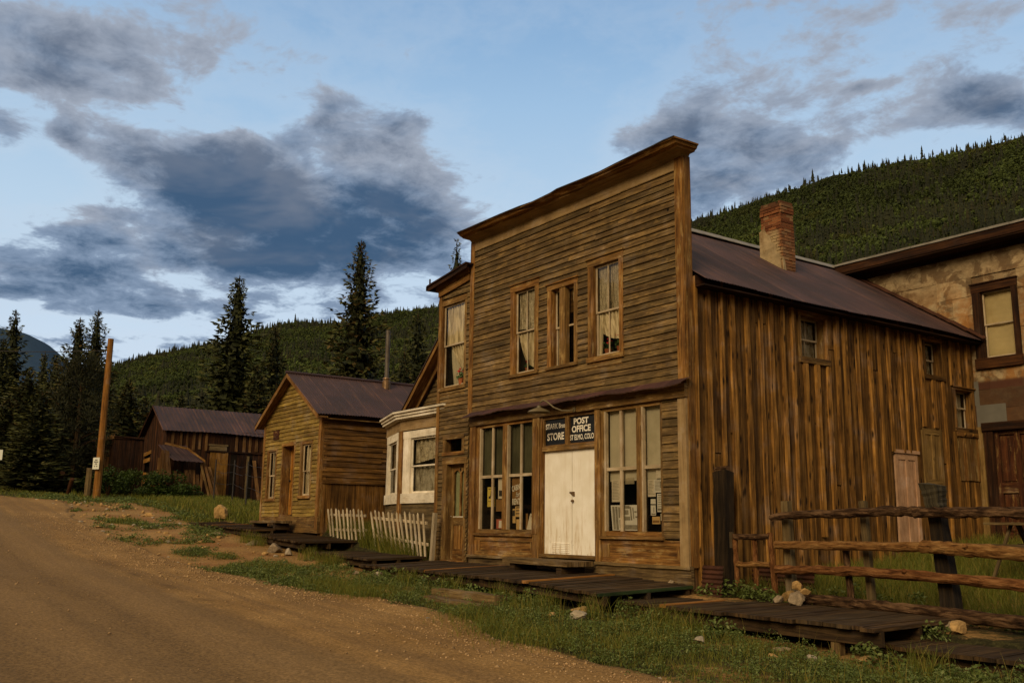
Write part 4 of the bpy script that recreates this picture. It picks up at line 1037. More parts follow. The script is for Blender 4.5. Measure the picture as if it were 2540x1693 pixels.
paper(-5.22, -4.95, 0.85, 1.07, o - 0.01, M_PAPERTAN, 'torn clipping pinned under the Cabins for Rent sign', 3, M_INK)
paper(-5.33, -5.22, 0.72, 1.02, o - 0.02, M_PAPERTAN, 'slim card hanging left of the torn clipping', 0, M_INK, picture=[(0.1, 0.8, 0.5, 0.9)])
paper(-5.15, -4.95, 0.59, 0.80, o + 0.01, M_PAPERTAN, 'orange tan card standing under the torn clipping', name='display_card', cat='card')
pn = paper(-4.78, -4.50, 0.59, 0.92, o + 0.01, M_PAPER, 'leaning notice sheet headed NOTICE by the door post', 0, skew=0.06, lean=0.05)
text_mesh('lettering', 'NOTICE', FF, -4.605, 0.86, o - 0.028, 0.06, M_GREYINK, pn, 0.8, 0.001)
paper(-4.86, -4.78, 0.60, 0.92, o - 0.03, M_CARDBROWN, 'brown strip behind the leaning notice sheet')
paper(-2.08, -1.83, 1.12, 1.53, o, M_PAPER, 'long typed notice in the right shop window', 13, M_GREYINK)
ph = paper(-2.06, -1.33, 0.60, 1.06, o + 0.005, M_PAPERWHITE, 'large photograph of store shelves in the right shop window', 0, M_GREYINK, skew=-0.05, name='shelf_photograph', cat='photograph',
           picture=[(0.06, 0.14, 0.05, 0.95), (0.17, 0.25, 0.03, 0.95), (0.28, 0.42, 0.5, 0.92), (0.30, 0.44, 0.10, 0.42), (0.48, 0.66, 0.62, 0.80), (0.46, 0.7, 0.40, 0.55), (0.5, 0.95, 0.05, 0.22), (0.72, 0.78, 0.4, 0.93), (0.82, 0.86, 0.45, 0.9), (0.45, 0.72, 0.86, 0.97), (0.9, 0.97, 0.5, 0.56), (0.88, 0.97, 0.7, 0.76)])
paper(-1.72, -1.47, 1.44, 1.56, o - 0.01, M_LACE, 'small lace trim hanging from the blind in the right shop window', name='lace_trim', cat='lace')
paper(-1.10, -0.90, 1.20, 1.50, o, M_PAPER, 'typed sheet at the left of the narrow right pane', 10, M_GREYINK)
paper(-0.93, -0.66, 1.27, 1.50, o + 0.006, M_PAPERWHITE, 'newspaper cutting with a photograph high in the narrow pane', 8, M_GREYINK, picture=[(0.55, 0.95, 0.35, 0.85)])
paper(-0.88, -0.66, 1.52, 1.68, o + 0.004, M_PAPER, 'blank cream sheet at the top of the narrow pane')
paper(-0.86, -0.66, 0.93, 1.25, o + 0.003, M_PAPERWHITE, 'page with two dark pictures in the middle of the narrow pane', 7, M_GREYINK, picture=[(0.5, 0.85, 0.58, 0.72), (0.1, 0.9, 0.08, 0.2)])
paper(-1.03, -0.90, 1.07, 1.16, o, M_PAPERWHITE, 'small square label left of the picture page')
paper(-1.03, -0.90, 0.87, 1.05, o, M_PAPERWHITE, 'small card with a narrow drawing under the square label', 0, M_GREYINK, picture=[(0.55, 0.7, 0.3, 0.8), (0.2, 0.9, 0.08, 0.2)])
paper(-0.99, -0.79, 0.72, 0.85, o + 0.005, M_PAPERTAN, 'tan postcard with a landscape low in the narrow pane', 0, M_CARDBROWN, picture=[(0.1, 0.9, 0.2, 0.5)])
paper(-0.78, -0.66, 0.78, 0.90, o, M_PAPER, 'folded slip low at the right edge of the narrow pane')

curtain(FS, (3.18, 3.84, 4.70), (3.18, 3.84, 4.0, 4.0), -0.27, 'grey net curtain in the nearest high window of the store side wall', 6, 0.012, M_NET)
curtain(FS, (7.38, 7.88, 4.72), (7.38, 7.88, 4.06, 4.06), -0.25, 'white lace curtain in the middle high window of the store side wall', 5, 0.012, M_LACE)
curtain(FS, (8.45, 9.02, 3.74), (8.45, 9.02, 2.97, 2.97), -0.23, 'pale curtain in the low far window of the store side wall', 4, 0.010, M_BLIND)
# ---------------------------------------------------------------- lean-to annex left of the store
def build_annex():
    an = thing('lean_to_annex', (-7.6, 0, 0), 'narrow two-storey shingled lean-to with one upstairs window and a panelled door, against the store', 'annex')
    win = (-8.33, -7.16, 3.84, 6.10); tr = (-8.11, -7.18, 2.31, 2.74); dr = (-8.02, -7.09, -0.16, 2.16)
    F = F_at(0.02)
    mb = MB()
    clap(mb, F, -8.36, -6.99, -0.22, 3.84, 0.105, [tr, dr], wob=0.005, piece=(1.0, 2.0), segl=0.25)
    clap(mb, F, -8.36, -6.99, 3.84, 6.62, 0.135, [win], lim=lambda h: (-8.38 if h < 6.36 else -8.38 + (h - 6.36) / 0.17, -6.99), wob=0.012, piece=(1.0, 2.0), segl=0.25)
    backing(mb, F, -8.38, -6.99, -0.25, 6.37, [win, tr, dr])
    mb.poly([F.p(-8.38, 6.36, -0.02), F.p(-6.99, 6.36, -0.02), F.p(-6.99, 6.58, -0.02)], F.N * 0.01, (0.1, 0.5, 0.5))
    FL = Frame((-8.40, 0, 0), (0, -1, 0), (-1, 0, 0))
    clap(mb, FL, -9.0, -0.02, -0.3, 6.35, 0.135, (), wob=0.005); backing(mb, FL, -9.0, -0.02, -0.3, 6.45, ())
    mb.build('wall', M_SIDING, an)
    mb = MB(); mb.fb(F, -8.42, -8.30, -0.2, 6.42, -0.10, 0.05, wob=0.004, segs=8, grain='h'); mb.build('corner_board', M_TRIM, an)
    sash_window(an, F, win, (-8.24, -7.26, 3.93, 5.96), 4.96, (), sw=0.04, apron=True, cap=False, rec=0.04)
    # transom light over the door
    mb = MB()
    for a, b, c, d in ((-8.11, -8.0, 2.31, 2.74), (-7.27, -7.16, 2.31, 2.74)): mb.fb(F, a, b, c, d, -0.16, 0.035, grain='h')
    mb.fb(F, -8.11, -7.16, 2.66, 2.75, -0.16, 0.045); mb.fb(F, -8.13, -7.14, 2.28, 2.36, -0.16, 0.05)
    niche(mb, F, -8.0, -7.27, 2.36, 2.66, 0.16, 0.5, 1)
    t = mb.build('transom_window', [M_TRIM, M_DARK], an)
    pb = MB(); pb.fq(F, -8.0, -7.27, 2.36, 2.66, -0.12); pb.build('pane', M_GLASSDK, t)
    # door
    mb = MB()
    mb.fb(F, -8.09, -7.90, -0.16, 2.18, -0.2, 0.04, wob=0.003, segs=4, grain='h'); mb.fb(F, -7.13, -7.04, -0.16, 2.18, -0.2, 0.04, wob=0.003, segs=4, grain='h')
    mb.fb(F, -8.11, -7.02, 2.07, 2.22, -0.2, 0.045, wob=0.003, segs=3); mb.fb(F, -8.09, -7.04, -0.2, -0.13, -0.2, 0.06)
    mb.build('door_frame', M_TRIM, an)
    mb = MB(); o0, o1 = -0.16, -0.115
    L, R_ = -7.90, -7.13
    mb.fb(F, L, L + 0.10, -0.12, 2.07, o0, o1, grain='h'); mb.fb(F, R_ - 0.10, R_, -0.12, 2.07, o0, o1, grain='h')
    mb.fb(F, L + 0.10, R_ - 0.10, -0.12, 0.12, o0, o1); mb.fb(F, L + 0.10, R_ - 0.10, 0.66, 0.86, o0, o1)
    mb.fb(F, L + 0.10, R_ - 0.10, 0.12, 0.66, o0, o1 - 0.018, grain='h'); mb.fb(F, -7.55, -7.48, 0.12, 0.66, o0, o1, grain='h')
    mb.fb(F, -7.54, -7.49, 0.86, 1.90, o0, o1, (0.9, 0.1, 0.5), grain='h')
    mb.fb(F, L + 0.10, R_ - 0.10, 1.985, 2.07, o0, o1)
    # round-headed lights: fill the spandrels with small steps of the arch
    for a, b in ((L + 0.10, -7.54), (-7.49, R_ - 0.10)):
        c, r = (a + b) / 2, (b - a) / 2; n = 10
        for k in range(n):
            t0, t1 = PI * k / n, PI * (k + 1) / n
            p0 = (c - r * math.cos(t0), 1.80 + r * math.sin(t0)); p1 = (c - r * math.cos(t1), 1.80 + r * math.sin(t1))
            mb.face([F.p(p0[0], p0[1], o1), F.p(p1[0], p1[1], o1), F.p(p1[0], 1.99, o1), F.p(p0[0], 1.99, o1)], [(p0[0], p0[1]), (p1[0], p1[1]), (p1[0], 2), (p0[0], 2)], (0.5, 0.3, 0.5))
    d = mb.build('door', M_TRIM, an)
    pb = MB(); pb.fq(F, L + 0.10, R_ - 0.10, 0.86, 1.99, o1 - 0.02); pb.build('pane', M_GLASS, d)
    bb = MB()
    nx = 40
    for i in range(nx):
        s0, s1 = L + 0.08 + (R_ - L - 0.16) * i / nx, L + 0.08 + (R_ - L - 0.16) * (i + 1) / nx
        f = lambda s: o1 - 0.06 + 0.012 * math.sin(s * 55)
        bb.face([F.p(s0, 0.8, f(s0)), F.p(s1, 0.8, f(s1)), F.p(s1, 2.02, f(s1)), F.p(s0, 2.02, f(s0))], [(s0, 0), (s1, 0), (s1, 1), (s0, 1)])
    bb.build('blind', flat('sage_blind', (0.30, 0.31, 0.17), 0.15, 3.0, 0.9, 0.1), d)
    mb = MB(); mb.fb(F, L, L + 0.02, 0.86, 0.875, o1, o1 + 0.01); mb.fb(F, L + 0.1, R_ - 0.1, 0.845, 0.865, o1, o1 + 0.012, (0.9, 0.5, 0.5)); mb.build('light_sill', M_CREAM, d)
    # shed roof falling to the left
    mb = MB()
    r0, r1 = Vector((-8.66, 0, 6.50)), Vector((-6.85, 0, 6.73))
    mb.board(r0 + Vector((0, -0.28, 0)), r1 - r0, (0, 8.5, 0), (0, 0, 0.035), (0.3, 0.3, 0.3), 0.008, 6)
    mb.board(r0 + Vector((0, -0.25, -0.10)), r1 - r0, (0, 0.03, 0), (0, 0, 0.10), (0.2, 0.3, 0.3), 0.008, 6)
    for s in (-8.9, -8.75): pass
    mb.board(r0 + Vector((-0.02, -0.28, -0.09)), (0, 8.4, 0), (0.03, 0, 0), (0, 0, 0.11), (0.15, 0.3, 0.3))
    mb.board(Vector((-8.58, -0.25, 6.53)), (0, 0, 0.17), (0.03, 0, 0), (0, 0.03, 0), (0.2, 0, 0))
    mb.build('roof', M_BARN, an)
    mb = MB(); mb.board(Vector((-8.5, -0.10, 6.38)), Vector((1.5, 0, 0.19)), (0, 0.05, 0), (0, 0, 0.13), (0.4, 0.3, 0.3), 0.006, 5)
    mb.board(Vector((-8.42, -0.07, 6.22)), Vector((1.42, 0, 0.17)), (0, 0.03, 0), (0, 0, 0.16), (0.3, 0.3, 0.3), 0.006, 5)
    mb.build('rake_board', M_TRIM, an)
build_annex()
F02 = F_at(0.02)
curtain(F02, (-8.20, -7.30, 5.92), (-8.20, -7.30, 4.98, 4.98), -0.085, 'cream curtain across the upper sash of the lean-to window', 8, 0.018)
curtain(F02, (-8.00, -7.30, 4.98), (-7.50, -7.30, 4.30, 4.45), -0.10, 'cream curtain swept to the right in the lower sash of the lean-to window', 6, 0.02)
curtain(F02, (-8.1, -7.30, 4.95), (-7.95, -7.30, 3.95, 3.95), -0.14, 'plain white under-curtain in the lower sash of the lean-to window', 5, 0.01, M_BLIND)
geranium((-7.52, 0.10, 3.96), 'single red geranium on the sill of the lean-to window', 1.25)

# ---------------------------------------------------------------- gabled house with the white bay window
def build_bayhouse():
    hb = thing('bay_window_house', (-11.5, 1.5, 0), 'gabled house with a cream bay window set back between the lean-to and the yellow cabin', 'house')
    Fy = F_at(1.7)
    mb = MB()
    rz, gx = 6.62, -9.4
    backing(mb, Fy, -12.9, -6.9, 0.0, 3.40, ())
    clap(mb, Fy, -12.8, -7.0, 3.3, rz, 0.13, (), lim=lambda h: (max(-12.8, gx - (rz - 0.06 - h) / 0.93), min(-7.0, gx + (rz - 0.06 - h) / 0.93)), wob=0.006, segl=0.6)
    mb.poly([Fy.p(-12.86, 3.38, -0.02), Fy.p(-5.94, 3.38, -0.02), Fy.p(gx, rz - 0.04, -0.02)], Fy.N * 0.008, (0.1, 0.5, 0.5))
    clap(mb, Fy, -12.85, -11.9, 0.2, 3.4, 0.13, (), wob=0.006)
    FLs = Frame((-12.88, 0, 0), (0, -1, 0), (-1, 0, 0)); backing(mb, FLs, -9.0, -1.7, 0, 3.4, ())
    mb.build('wall', M_SIDING, hb)
    rk = MB()
    for sx in (1, -1):
        a = Vector((gx - sx * 3.75, 1.55, rz - 3.75 * 0.93)); b = Vector((gx, 1.55, rz))
        for (dy, dz, w) in ((-0.30, -0.02, 0.13), (-0.02, -0.16, 0.16)):
            rk.board(a + Vector((0, dy, dz)), b - a, Vector((0, 0.03, 0)), Vector((0, 0, w)), (0.5, 0.4, 0.5), 0.004, 5)
        rk.board(a + Vector((0, -0.28, -0.01)), b - a, Vector((0, 0.42, 0)), Vector((0, 0, 0.03)), (0.2, 0.3, 0.5), 0.004, 5)
    rk.build('rake_board', M_TRIM, hb)
    rf = MB()
    for sx in (1, -1):
        a = Vector((gx - sx * 3.8, 1.22, rz - 3.8 * 0.93 + 0.13)); b = Vector((gx, 1.22, rz + 0.13))
        rf.board(a, b - a, (0, 8, 0), (0, 0, 0.03), (0.4, 0, 0))
    rf.build('roof', M_ROOF, hb)
    # bay: plan A(-12.75,.8) far left, B(-10.68,.2) left corner, C(-8.3,.2)
    A, B, C, D = Vector((-12.55, 0.86, 0)), Vector((-10.58, 0.20, 0)), Vector((-8.2, 0.20, 0)), Vector((-7.4, 1.0, 0))
    facets = [(A, B), (B, C), (C, D)]
    bay = MB()
    FR = []
    for p, q in facets:
        S = (q - p).normalized(); N = Vector((S.y, -S.x, 0)); FR.append((Frame(p, S, N), (q - p).length))
    (f0, l0), (f1, l1), (f2, l2) = FR
    wins = []
    for i, (f, l) in enumerate(FR):
        w = (0.10, l - 0.22, 1.20, 3.08) if i == 0 else (0.20, l - 0.05, 1.20, 3.03) if i == 1 else (0.3, 0.9, 1.2, 3.0)
        wins.append(w)
        backing(bay, f, 0, l, 0.0, 3.45, [w], 0.0)
        h = 0.05
        while h < 1.15:
            bay.fb(f, 0.0, l, h, h + 0.165, 0.0, 0.018, wob=0.003, segs=3); h += 0.17
    bay.build('bay_wall', M_GREYWOOD, hb)
    for i, (f, l) in enumerate(FR[:2]):
        w = wins[i]
        g = (w[0] + 0.30, w[1] - 0.24, 1.46, 2.84) if i == 0 else (w[0] + 0.38, w[1] - 0.2, 1.45, 2.84)
        sash_window(hb, f, w, g, 2.13, (), casing=M_CREAM, sashm=M_CREAM, rec=0.03, cap=False, sw=0.06 if i else 0.05, depth=0.6, label='cream framed bay sash facing ' + ('up the street' if i == 0 else 'the road'))
    mb = MB()
    mb.fb(f0, l0 - 0.16, l0 + 0.02, 0.1, 3.06, 0.0, 0.035, (0.7, 0.2, 0.5), wob=0.003, segs=5, grain='h'); mb.fb(f1, -0.02, 0.17, 0.1, 3.06, 0.0, 0.035, (0.4, 0.2, 0.5), wob=0.003, segs=5, grain='h')
    mb.build('corner_post', M_TRIM, hb)
    mb = MB()
    for f, l, e0, e1 in ((f0, l0, -0.1, 0.02), (f1, l1, -0.02, 0.1)):
        mb.fb(f, e0, l + e1, 3.06, 3.10, 0.0, 0.045, (0.1, 0.2, 0.5)); mb.fb(f, e0, l + e1, 3.10, 3.33, 0.0, 0.03, (0.25, 0.2, 0.5), wob=0.002, segs=3)
    mb.build('frieze', M_FRIEZE, hb)
    # cornice: three stepped mouldings round the bay with mitred corners
    mb = MB()
    path = [A, B, C, D]
    def off(d):
        pts = []
        for i, p in enumerate(path):
            if i == 0: n = f0.N
            elif i == len(path) - 1: n = f2.N
            else:
                n0, n1 = FR[i - 1][0].N, FR[i][0].N; n = (n0 + n1) / (1 + n0.dot(n1))
            pts.append(p + n * d)
        return pts
    for (d, z0, z1) in ((0.10, 3.33, 3.36), (0.17, 3.36, 3.43), (0.21, 3.43, 3.50), (0.26, 3.50, 3.55)):
        P = off(d); I = off(-0.1)
        for i in range(3):
            for (q, nrm) in (([P[i] + Vector((0, 0, z0)), P[i + 1] + Vector((0, 0, z0)), P[i + 1] + Vector((0, 0, z1)), P[i] + Vector((0, 0, z1))], 0),
                             ([P[i + 1] + Vector((0, 0, z0)), P[i] + Vector((0, 0, z0)), I[i] + Vector((0, 0, z0)), I[i + 1] + Vector((0, 0, z0))], 1),
                             ([P[i] + Vector((0, 0, z1)), P[i + 1] + Vector((0, 0, z1)), I[i + 1] + Vector((0, 0, z1)), I[i] + Vector((0, 0, z1))], 2)):
                l = (P[i + 1] - P[i]).length
                mb.face(q, [(0, z0), (l, z0), (l, z0 + 0.1), (0, z0 + 0.1)], (0.3 + 0.4 * rng.random(), 0.3, 0.5))
        mb.face([P[0] + Vector((0, 0, z0)), P[0] + Vector((0, 0, z1)), I[0] + Vector((0, 0, z1)), I[0] + Vector((0, 0, z0))], None, (0.3, 0.3, 0.5))
    mb.build('cornice', M_CREAM, hb)
    mb = MB()
    P = [p + Vector((0, 0, 3.555)) for p in off(0.27)]; top = [Vector((-11.9, 1.68, 3.86)), Vector((-10.2, 1.66, 3.86)), Vector((-8.6, 1.66, 3.86)), Vector((-7.6, 1.66, 3.86))]
    for i in range(3): mb.face([P[i], P[i + 1], top[i + 1], top[i]], [(0, 0), (0, 2), (1, 2), (1, 0)], (0.6, 0.4, 0.4))
    mb.build('bay_roof', M_ROOFRED, hb)
    return FR, wins
BAYF, BAYW = build_bayhouse()
for i, labs in ((0, ('lace curtain in the upper sash of the narrow angled bay window', 'net curtain in the lower sash of the narrow angled bay window')),
                (1, ('round-patterned lace curtain drawn aside in the wide bay window', 'grey net curtain over the lower sash of the wide bay window'))):
    f, l = BAYF[i]; w = BAYW[i]
    a, b = w[0] + 0.36, w[1] - 0.28
    curtain(f, (a, b, 2.82), ((a, b, 2.16, 2.16) if i == 0 else (a, b - 0.0, 2.20, 2.34)), -0.12, labs[0], 7, 0.014, M_LACE)
    curtain(f, (a, b, 2.11), (a, b, 1.50, 1.50), -0.13, labs[1], 6, 0.012, M_NET)
# ---------------------------------------------------------------- metal-clad building behind the store
def make_cladding():
    m, T, b, o = new_mat('rusty_pressed_metal')
    co = objco(T); x, y, z = T.sep(co)
    tn = attr(T, 'tint'); tr, tg, tb = T.sep(tn.outputs['Color'])
    n = T.noise(co, 1.7, 6.0, 0.66, 0.5); n2 = T.noise(T.vmath('ADD', co, (7, 3, 1)), 2.4, 6.0, 0.7, 0.4); n3 = T.noise(T.vmath('MULTIPLY', co, (3.5, 3.5, 7)), 1.0, 6.0, 0.75)
    c = T.mix(T.ss(n3, 0.35, 0.7), (0.22, 0.155, 0.075), (0.40, 0.30, 0.16))
    brown = T.ss(T.math('ADD', n, T.math('MULTIPLY', tg, 0.10)), 0.53, 0.60)
    c = T.mix(T.math('MULTIPLY', brown, 0.8), c, T.mix(n3, (0.06, 0.033, 0.012), (0.135, 0.080, 0.032)))
    lowr = T.ss(T.math('ADD', z, T.math('MULTIPLY', T.math('SUBTRACT', n2, 0.5), 3.2)), 7.0, 5.6)
    rust = T.math('MULTIPLY', T.ss(n2, 0.40, 0.60), lowr)
    c = T.mix(T.math('MULTIPLY', rust, 0.85), c, T.mix(n3, (0.16, 0.056, 0.008), (0.36, 0.16, 0.032)))
    c = T.mix(T.ss(n3, 0.60, 0.72, 0, 0.5), c, (0.38, 0.31, 0.19))
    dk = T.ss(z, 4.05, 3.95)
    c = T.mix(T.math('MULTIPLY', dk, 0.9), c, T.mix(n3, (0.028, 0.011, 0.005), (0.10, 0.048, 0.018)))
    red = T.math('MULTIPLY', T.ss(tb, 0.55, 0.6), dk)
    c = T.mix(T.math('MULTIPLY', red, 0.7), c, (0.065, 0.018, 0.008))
    c = T.vmath('SCALE', c, T.math('MULTIPLY_ADD', tr, 0.35, 0.82))
    T.l.new(c, b.inputs['Base Color']); setp(b, 0.7, 0.3)
    bump(T, b, n3, 0.3, 0.015)
    return m
def build_rear():
    rb = thing('metal_clad_building', (0, 9.2, 0), 'tall building clad in rusty painted metal sheets behind the store, with a cream-shaded window', 'building')
    F = F_at(9.2); base = (0, 9.2, 0)
    win = (0.16, 1.20, 4.29, 6.25); dr = (0.19, 1.75, -0.2, 3.06)
    mb = MB()
    h = 0.3; r = 0
    while h < 7.05:
        st = 0.44; x = -3.3 - (0.37 if r % 2 else 0)
        while x < 6.0:
            a, b = max(-3.3, x), min(6.0, x + 0.74)
            cut = [(o[0], o[1]) for o in (win, dr) if o[2] < h + st * 0.6 and o[3] > h + st * 0.3]
            t = (rng.random(), rng.random(), rng.random())
            for p, q in spans(a, b, cut):
                tilt = rng.uniform(-0.004, 0.008)
                mb.board(F.p(p, h, 0.0), F.S * (q - p - 0.002), F.H * (st + 0.012) - F.N * 0.008, F.N * (0.008 + tilt), t, 0.004, max(1, int((q - p) / 0.25)))
            x += 0.74
        h += st; r += 1
    backing(mb, F, -3.3, 6.0, -0.3, 7.1, [win, dr], -0.02)
    FE = Frame((-3.3, 9.2, 0), (0, -1, 0), (-1, 0, 0)); backing(mb, FE, -8, 0, 0, 7.2, (), 0.0)
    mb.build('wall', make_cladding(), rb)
    w = sash_window(rb, F, win, (0.355, 1.06, 4.53, 6.06), 5.30, (), casing=M_BARN, sashm=M_SASH, proud=0.05, rec=0.08, sw=0.035, depth=0.4)
    sb = MB(); n = 14
    for i in range(n):
        for j in range(n):
            P = lambda a, b: F.p(0.355 + 0.705 * a, 4.53 + 1.53 * b, -0.14 + 0.012 * math.sin(6 * a + 4 * b) + 0.008 * math.sin(17 * b))
            sb.face([P(i / n, j / n), P((i + 1) / n, j / n), P((i + 1) / n, (j + 1) / n), P(i / n, (j + 1) / n)], [(i / n, j / n), ((i + 1) / n, j / n), ((i + 1) / n, (j + 1) / n), (i / n, (j + 1) / n)])
    sb.build('roller_shade', M_SHADE, w, smooth=True)
    mb = MB()
    mb.fb(F, -3.3, 6.0, 6.98, 7.10, 0.0, 0.06, (0.1, .5, .5), wob=0.004, segs=8); mb.fb(F, -3.3, 6.0, 7.10, 7.14, 0.0, 0.48, (0.1, .5, .5), wob=0.003, segs=8)
    mb.fb(F, -3.3, 6.0, 7.14, 7.33, 0.44, 0.50, (0.35, .5, .5), wob=0.006, segs=14)
    mb.build('cornice', M_BARN, rb)
    mb = MB()
    x = -3.38
    while x < 6:
        mb.fb(F, x, min(6.0, x + 1.2) - 0.01, 7.335, 7.385, -1.0, 0.53 + rng.uniform(-0.005, 0.01), wob=0.004, segs=4, grain='s'); x += 1.2
    mb.build('roof_edge', M_GALV, rb)
    mb = MB(); mb.face([F.p(-3.3, 7.36, -0.9), F.p(6, 7.36, -0.9), F.p(6, 7.1, -8), F.p(-3.3, 7.1, -8)]); mb.build('roof', M_GALV, rb)
    mb = MB(); mb.fb(F, 0.05, 0.73, 2.95, 3.47, 0.014, 0.022, (0.5, .5, .5), grain='s'); mb.fb(F, 0.03, 0.14, 3.47, 4.02, 0.014, 0.02, (0.6, .5, .5), grain='h'); mb.build('sheet_patch', M_GREYPATCH, rb, label='plain grey sheet patch over the door')
    mb = MB(); mb.fb(F, -0.02, 0.16, -0.2, 2.98, 0.0, 0.05, (0.6, .5, .5), wob=0.003, segs=4, grain='h'); mb.build('corner_board', M_TANDOOR, rb)
    mb = MB()
    mb.fb(F, 0.19, 0.40, -0.2, 3.0, -0.05, 0.06, (0.3, .5, .5), grain='h'); mb.fb(F, 1.56, 1.75, -0.2, 3.0, -0.05, 0.06, (0.3, .5, .5), grain='h'); mb.fb(F, 0.17, 1.77, 2.88, 3.06, -0.05, 0.10, (0.2, .5, .5))
    mb.build('door_frame', M_BARN, rb)
    mb = MB(); o0, o1 = -0.06, -0.01
    mb.fb(F, 0.40, 1.56, -0.1, 2.88, o0 - 0.02, o0, (0.3, .5, .5), grain='h')
    for a, b in ((0.40, 0.49), (0.84, 0.96), (1.46, 1.56)): mb.fb(F, a, b, -0.1, 2.88, o0, o1, (0.3, .5, .5), grain='h')
    for a, b in ((0.49, 0.84), (0.96, 1.46)):
        for c, d in ((2.78, 2.88), (1.50, 1.73), (0.45, 0.65), (-0.1, 0.1)): mb.fb(F, a, b, c, d, o0, o1, (0.3, .5, .5))
        for c, d in ((1.73, 2.78), (0.65, 1.50), (0.1, 0.45)): mb.fb(F, a + 0.03, b - 0.03, c + 0.03, d - 0.03, o0, o0 + 0.02, (0.8, .5, .5), grain='h')
    mb.build('door', M_REDDOOR, rb)
build_rear()

# ---------------------------------------------------------------- yellow cabin
def build_cabin():
    cb = thing('yellow_cabin', (-16.2, 2.0, 0.5), 'small gabled cabin with worn yellow clapboard front and red-brown metal roof', 'cabin')
    F = F_at(-0.5); xl, xr = -18.42, -14.0; ax = -16.2; ez, rz = 3.74, 5.20
    sl = (rz - ez) / (xr + 0.27 - ax)
    wl = (-18.07, -17.25, 1.34, 2.94); wr = (-15.44, -14.56, 1.38, 3.06); dr = (-16.86, -15.83, 0.70, 3.05)
    mb = MB()
    hw = lambda h: (rz - 0.06 - h) / sl
    clap(mb, F, xl, xr, 0.86, 5.1, 0.118, [wl, wr, dr], lim=lambda h: (max(xl, ax - hw(h)), min(xr, ax + hw(h))), wob=0.005, piece=(1.4, 3.2))
    backing(mb, F, xl, xr, 0.5, 3.78, [wl, wr, dr])
    mb.poly([F.p(xl, 3.7, -0.02), F.p(xr, 3.7, -0.02), F.p(ax, 5.12, -0.02)], F.N * 0.008, (0.1, 0.5, 0.5))
    mb.build('front_wall', M_YELLOW, cb)
    mb = MB(); FSc = S_at(xr)
    clap(mb, FSc, -0.46, 6.2, 1.84, 3.80, 0.15, (), wob=0.014, piece=(1.8, 5), segl=0.6)
    y = -0.42
    while y < 6.2:
        w = rng.uniform(0.2, 0.32); mb.fb(FSc, y, y + w - 0.006, 0.3, 1.82, -0.01, rng.uniform(0.01, 0.02), wob=0.004, segs=2, grain='h'); y += w
    mb.fb(FSc, -0.46, 6.2, 1.80, 1.87, 0.0, 0.06, wob=0.01, segs=6)
    backing(mb, FSc, -0.5, 6.2, 0.2, 3.85, (), -0.02)
    FL = Frame((xl, 0, 0), (0, -1, 0), (-1, 0, 0)); backing(mb, FL, -6.2, 0.5, 0.4, 3.8, ())
    FBk = Frame((0, 6.2, 0), (1, 0, 0), (0, 1, 0)); backing(mb, FBk, xl, xr, 0.4, 3.8, ())
    mb.poly([Vector((xl, 6.2, 3.7)), Vector((xr, 6.2, 3.7)), Vector((ax, 6.2, 5.12))], (0, 0.02, 0), (0.1, 0.5, 0.5))
    mb.build('side_wall', M_LOG, cb)
    for a, b in ((xr - 0.16, xr + 0.02), (xl - 0.02, xl + 0.12)):
        mb = MB(); mb.fb(F, a, b, 0.5, 3.72, -0.04, 0.045, wob=0.004, segs=5, grain='h')
        if a > -15: mb.fb(FSc, -0.5, -0.34, 0.4, 3.72, -0.02, 0.03, wob=0.004, segs=5, grain='h')
        mb.build('corner_board', M_TRIM, cb)
    mb = MB(); mb.fb(F, xl - 0.02, xr + 0.03, 0.66, 0.88, -0.02, 0.03, wob=0.008, segs=6); mb.fb(F, xl - 0.03, xr + 0.04, 0.40, 0.66, -0.02, 0.036, wob=0.012, segs=6); mb.build('skirt_board', M_TRIM, cb)
    sash_window(cb, F, wl, (-17.95, -17.36, 1.43, 2.88), 2.13, (-17.66,), sw=0.05, depth=0.3, rec=0.04, cap=False)
    sash_window(cb, F, wr, (-15.30, -14.66, 1.47, 2.96), 2.18, (-14.98,), sw=0.05, depth=0.3, rec=0.04, cap=False)
    mb = MB()
    mb.fb(F, dr[0] - 0.02, dr[0] + 0.06, 0.88, 3.05, -0.42, 0.03, (0.2, .5, .5), grain='h'); mb.fb(F, dr[1] - 0.10, dr[1], 0.88, 3.05, -0.42, 0.03, grain='h')
    mb.fb(F, dr[0] - 0.04, dr[1] + 0.02, 2.99, 3.10, -0.42, 0.04); mb.fb(F, dr[0], dr[1], 0.84, 0.92, -0.42, 0.03)
    mb.build('door_frame', M_TRIM, cb)
    mb = MB()
    mb.fb(F, dr[0] + 0.06, dr[1] - 0.10, 0.92, 3.0, -0.30, -0.26, (0.5, .5, .5), grain='h')
    mb.fb(F, -16.05, -15.96, 0.92, 3.0, -0.26, -0.235, grain='h'); mb.fb(F, -16.78, -16.68, 0.92, 3.0, -0.26, -0.235, grain='h')
    for c, d in ((0.92, 1.15), (1.78, 1.90), (2.86, 3.0)): mb.fb(F, -16.68, -16.05, c, d, -0.26, -0.24)
    d = mb.build('door', M_ORANGEDOOR, cb)
    mb = MB(); mb.tube([F.p(-16.72, 1.95, -0.235), F.p(-16.72, 1.95, -0.18)], [0.025, 0.03], 8); mb.build('knob', M_IRON, d)
    mb = MB(); mb.fb(F, -17.60, -17.16, 3.25, 3.53, 0.025, 0.06, (0.4, .5, .5)); mb.build('wall_plaque', M_REDDOOR, cb)
    # roof
    mb = MB(); ye, yb = -0.80, 6.5
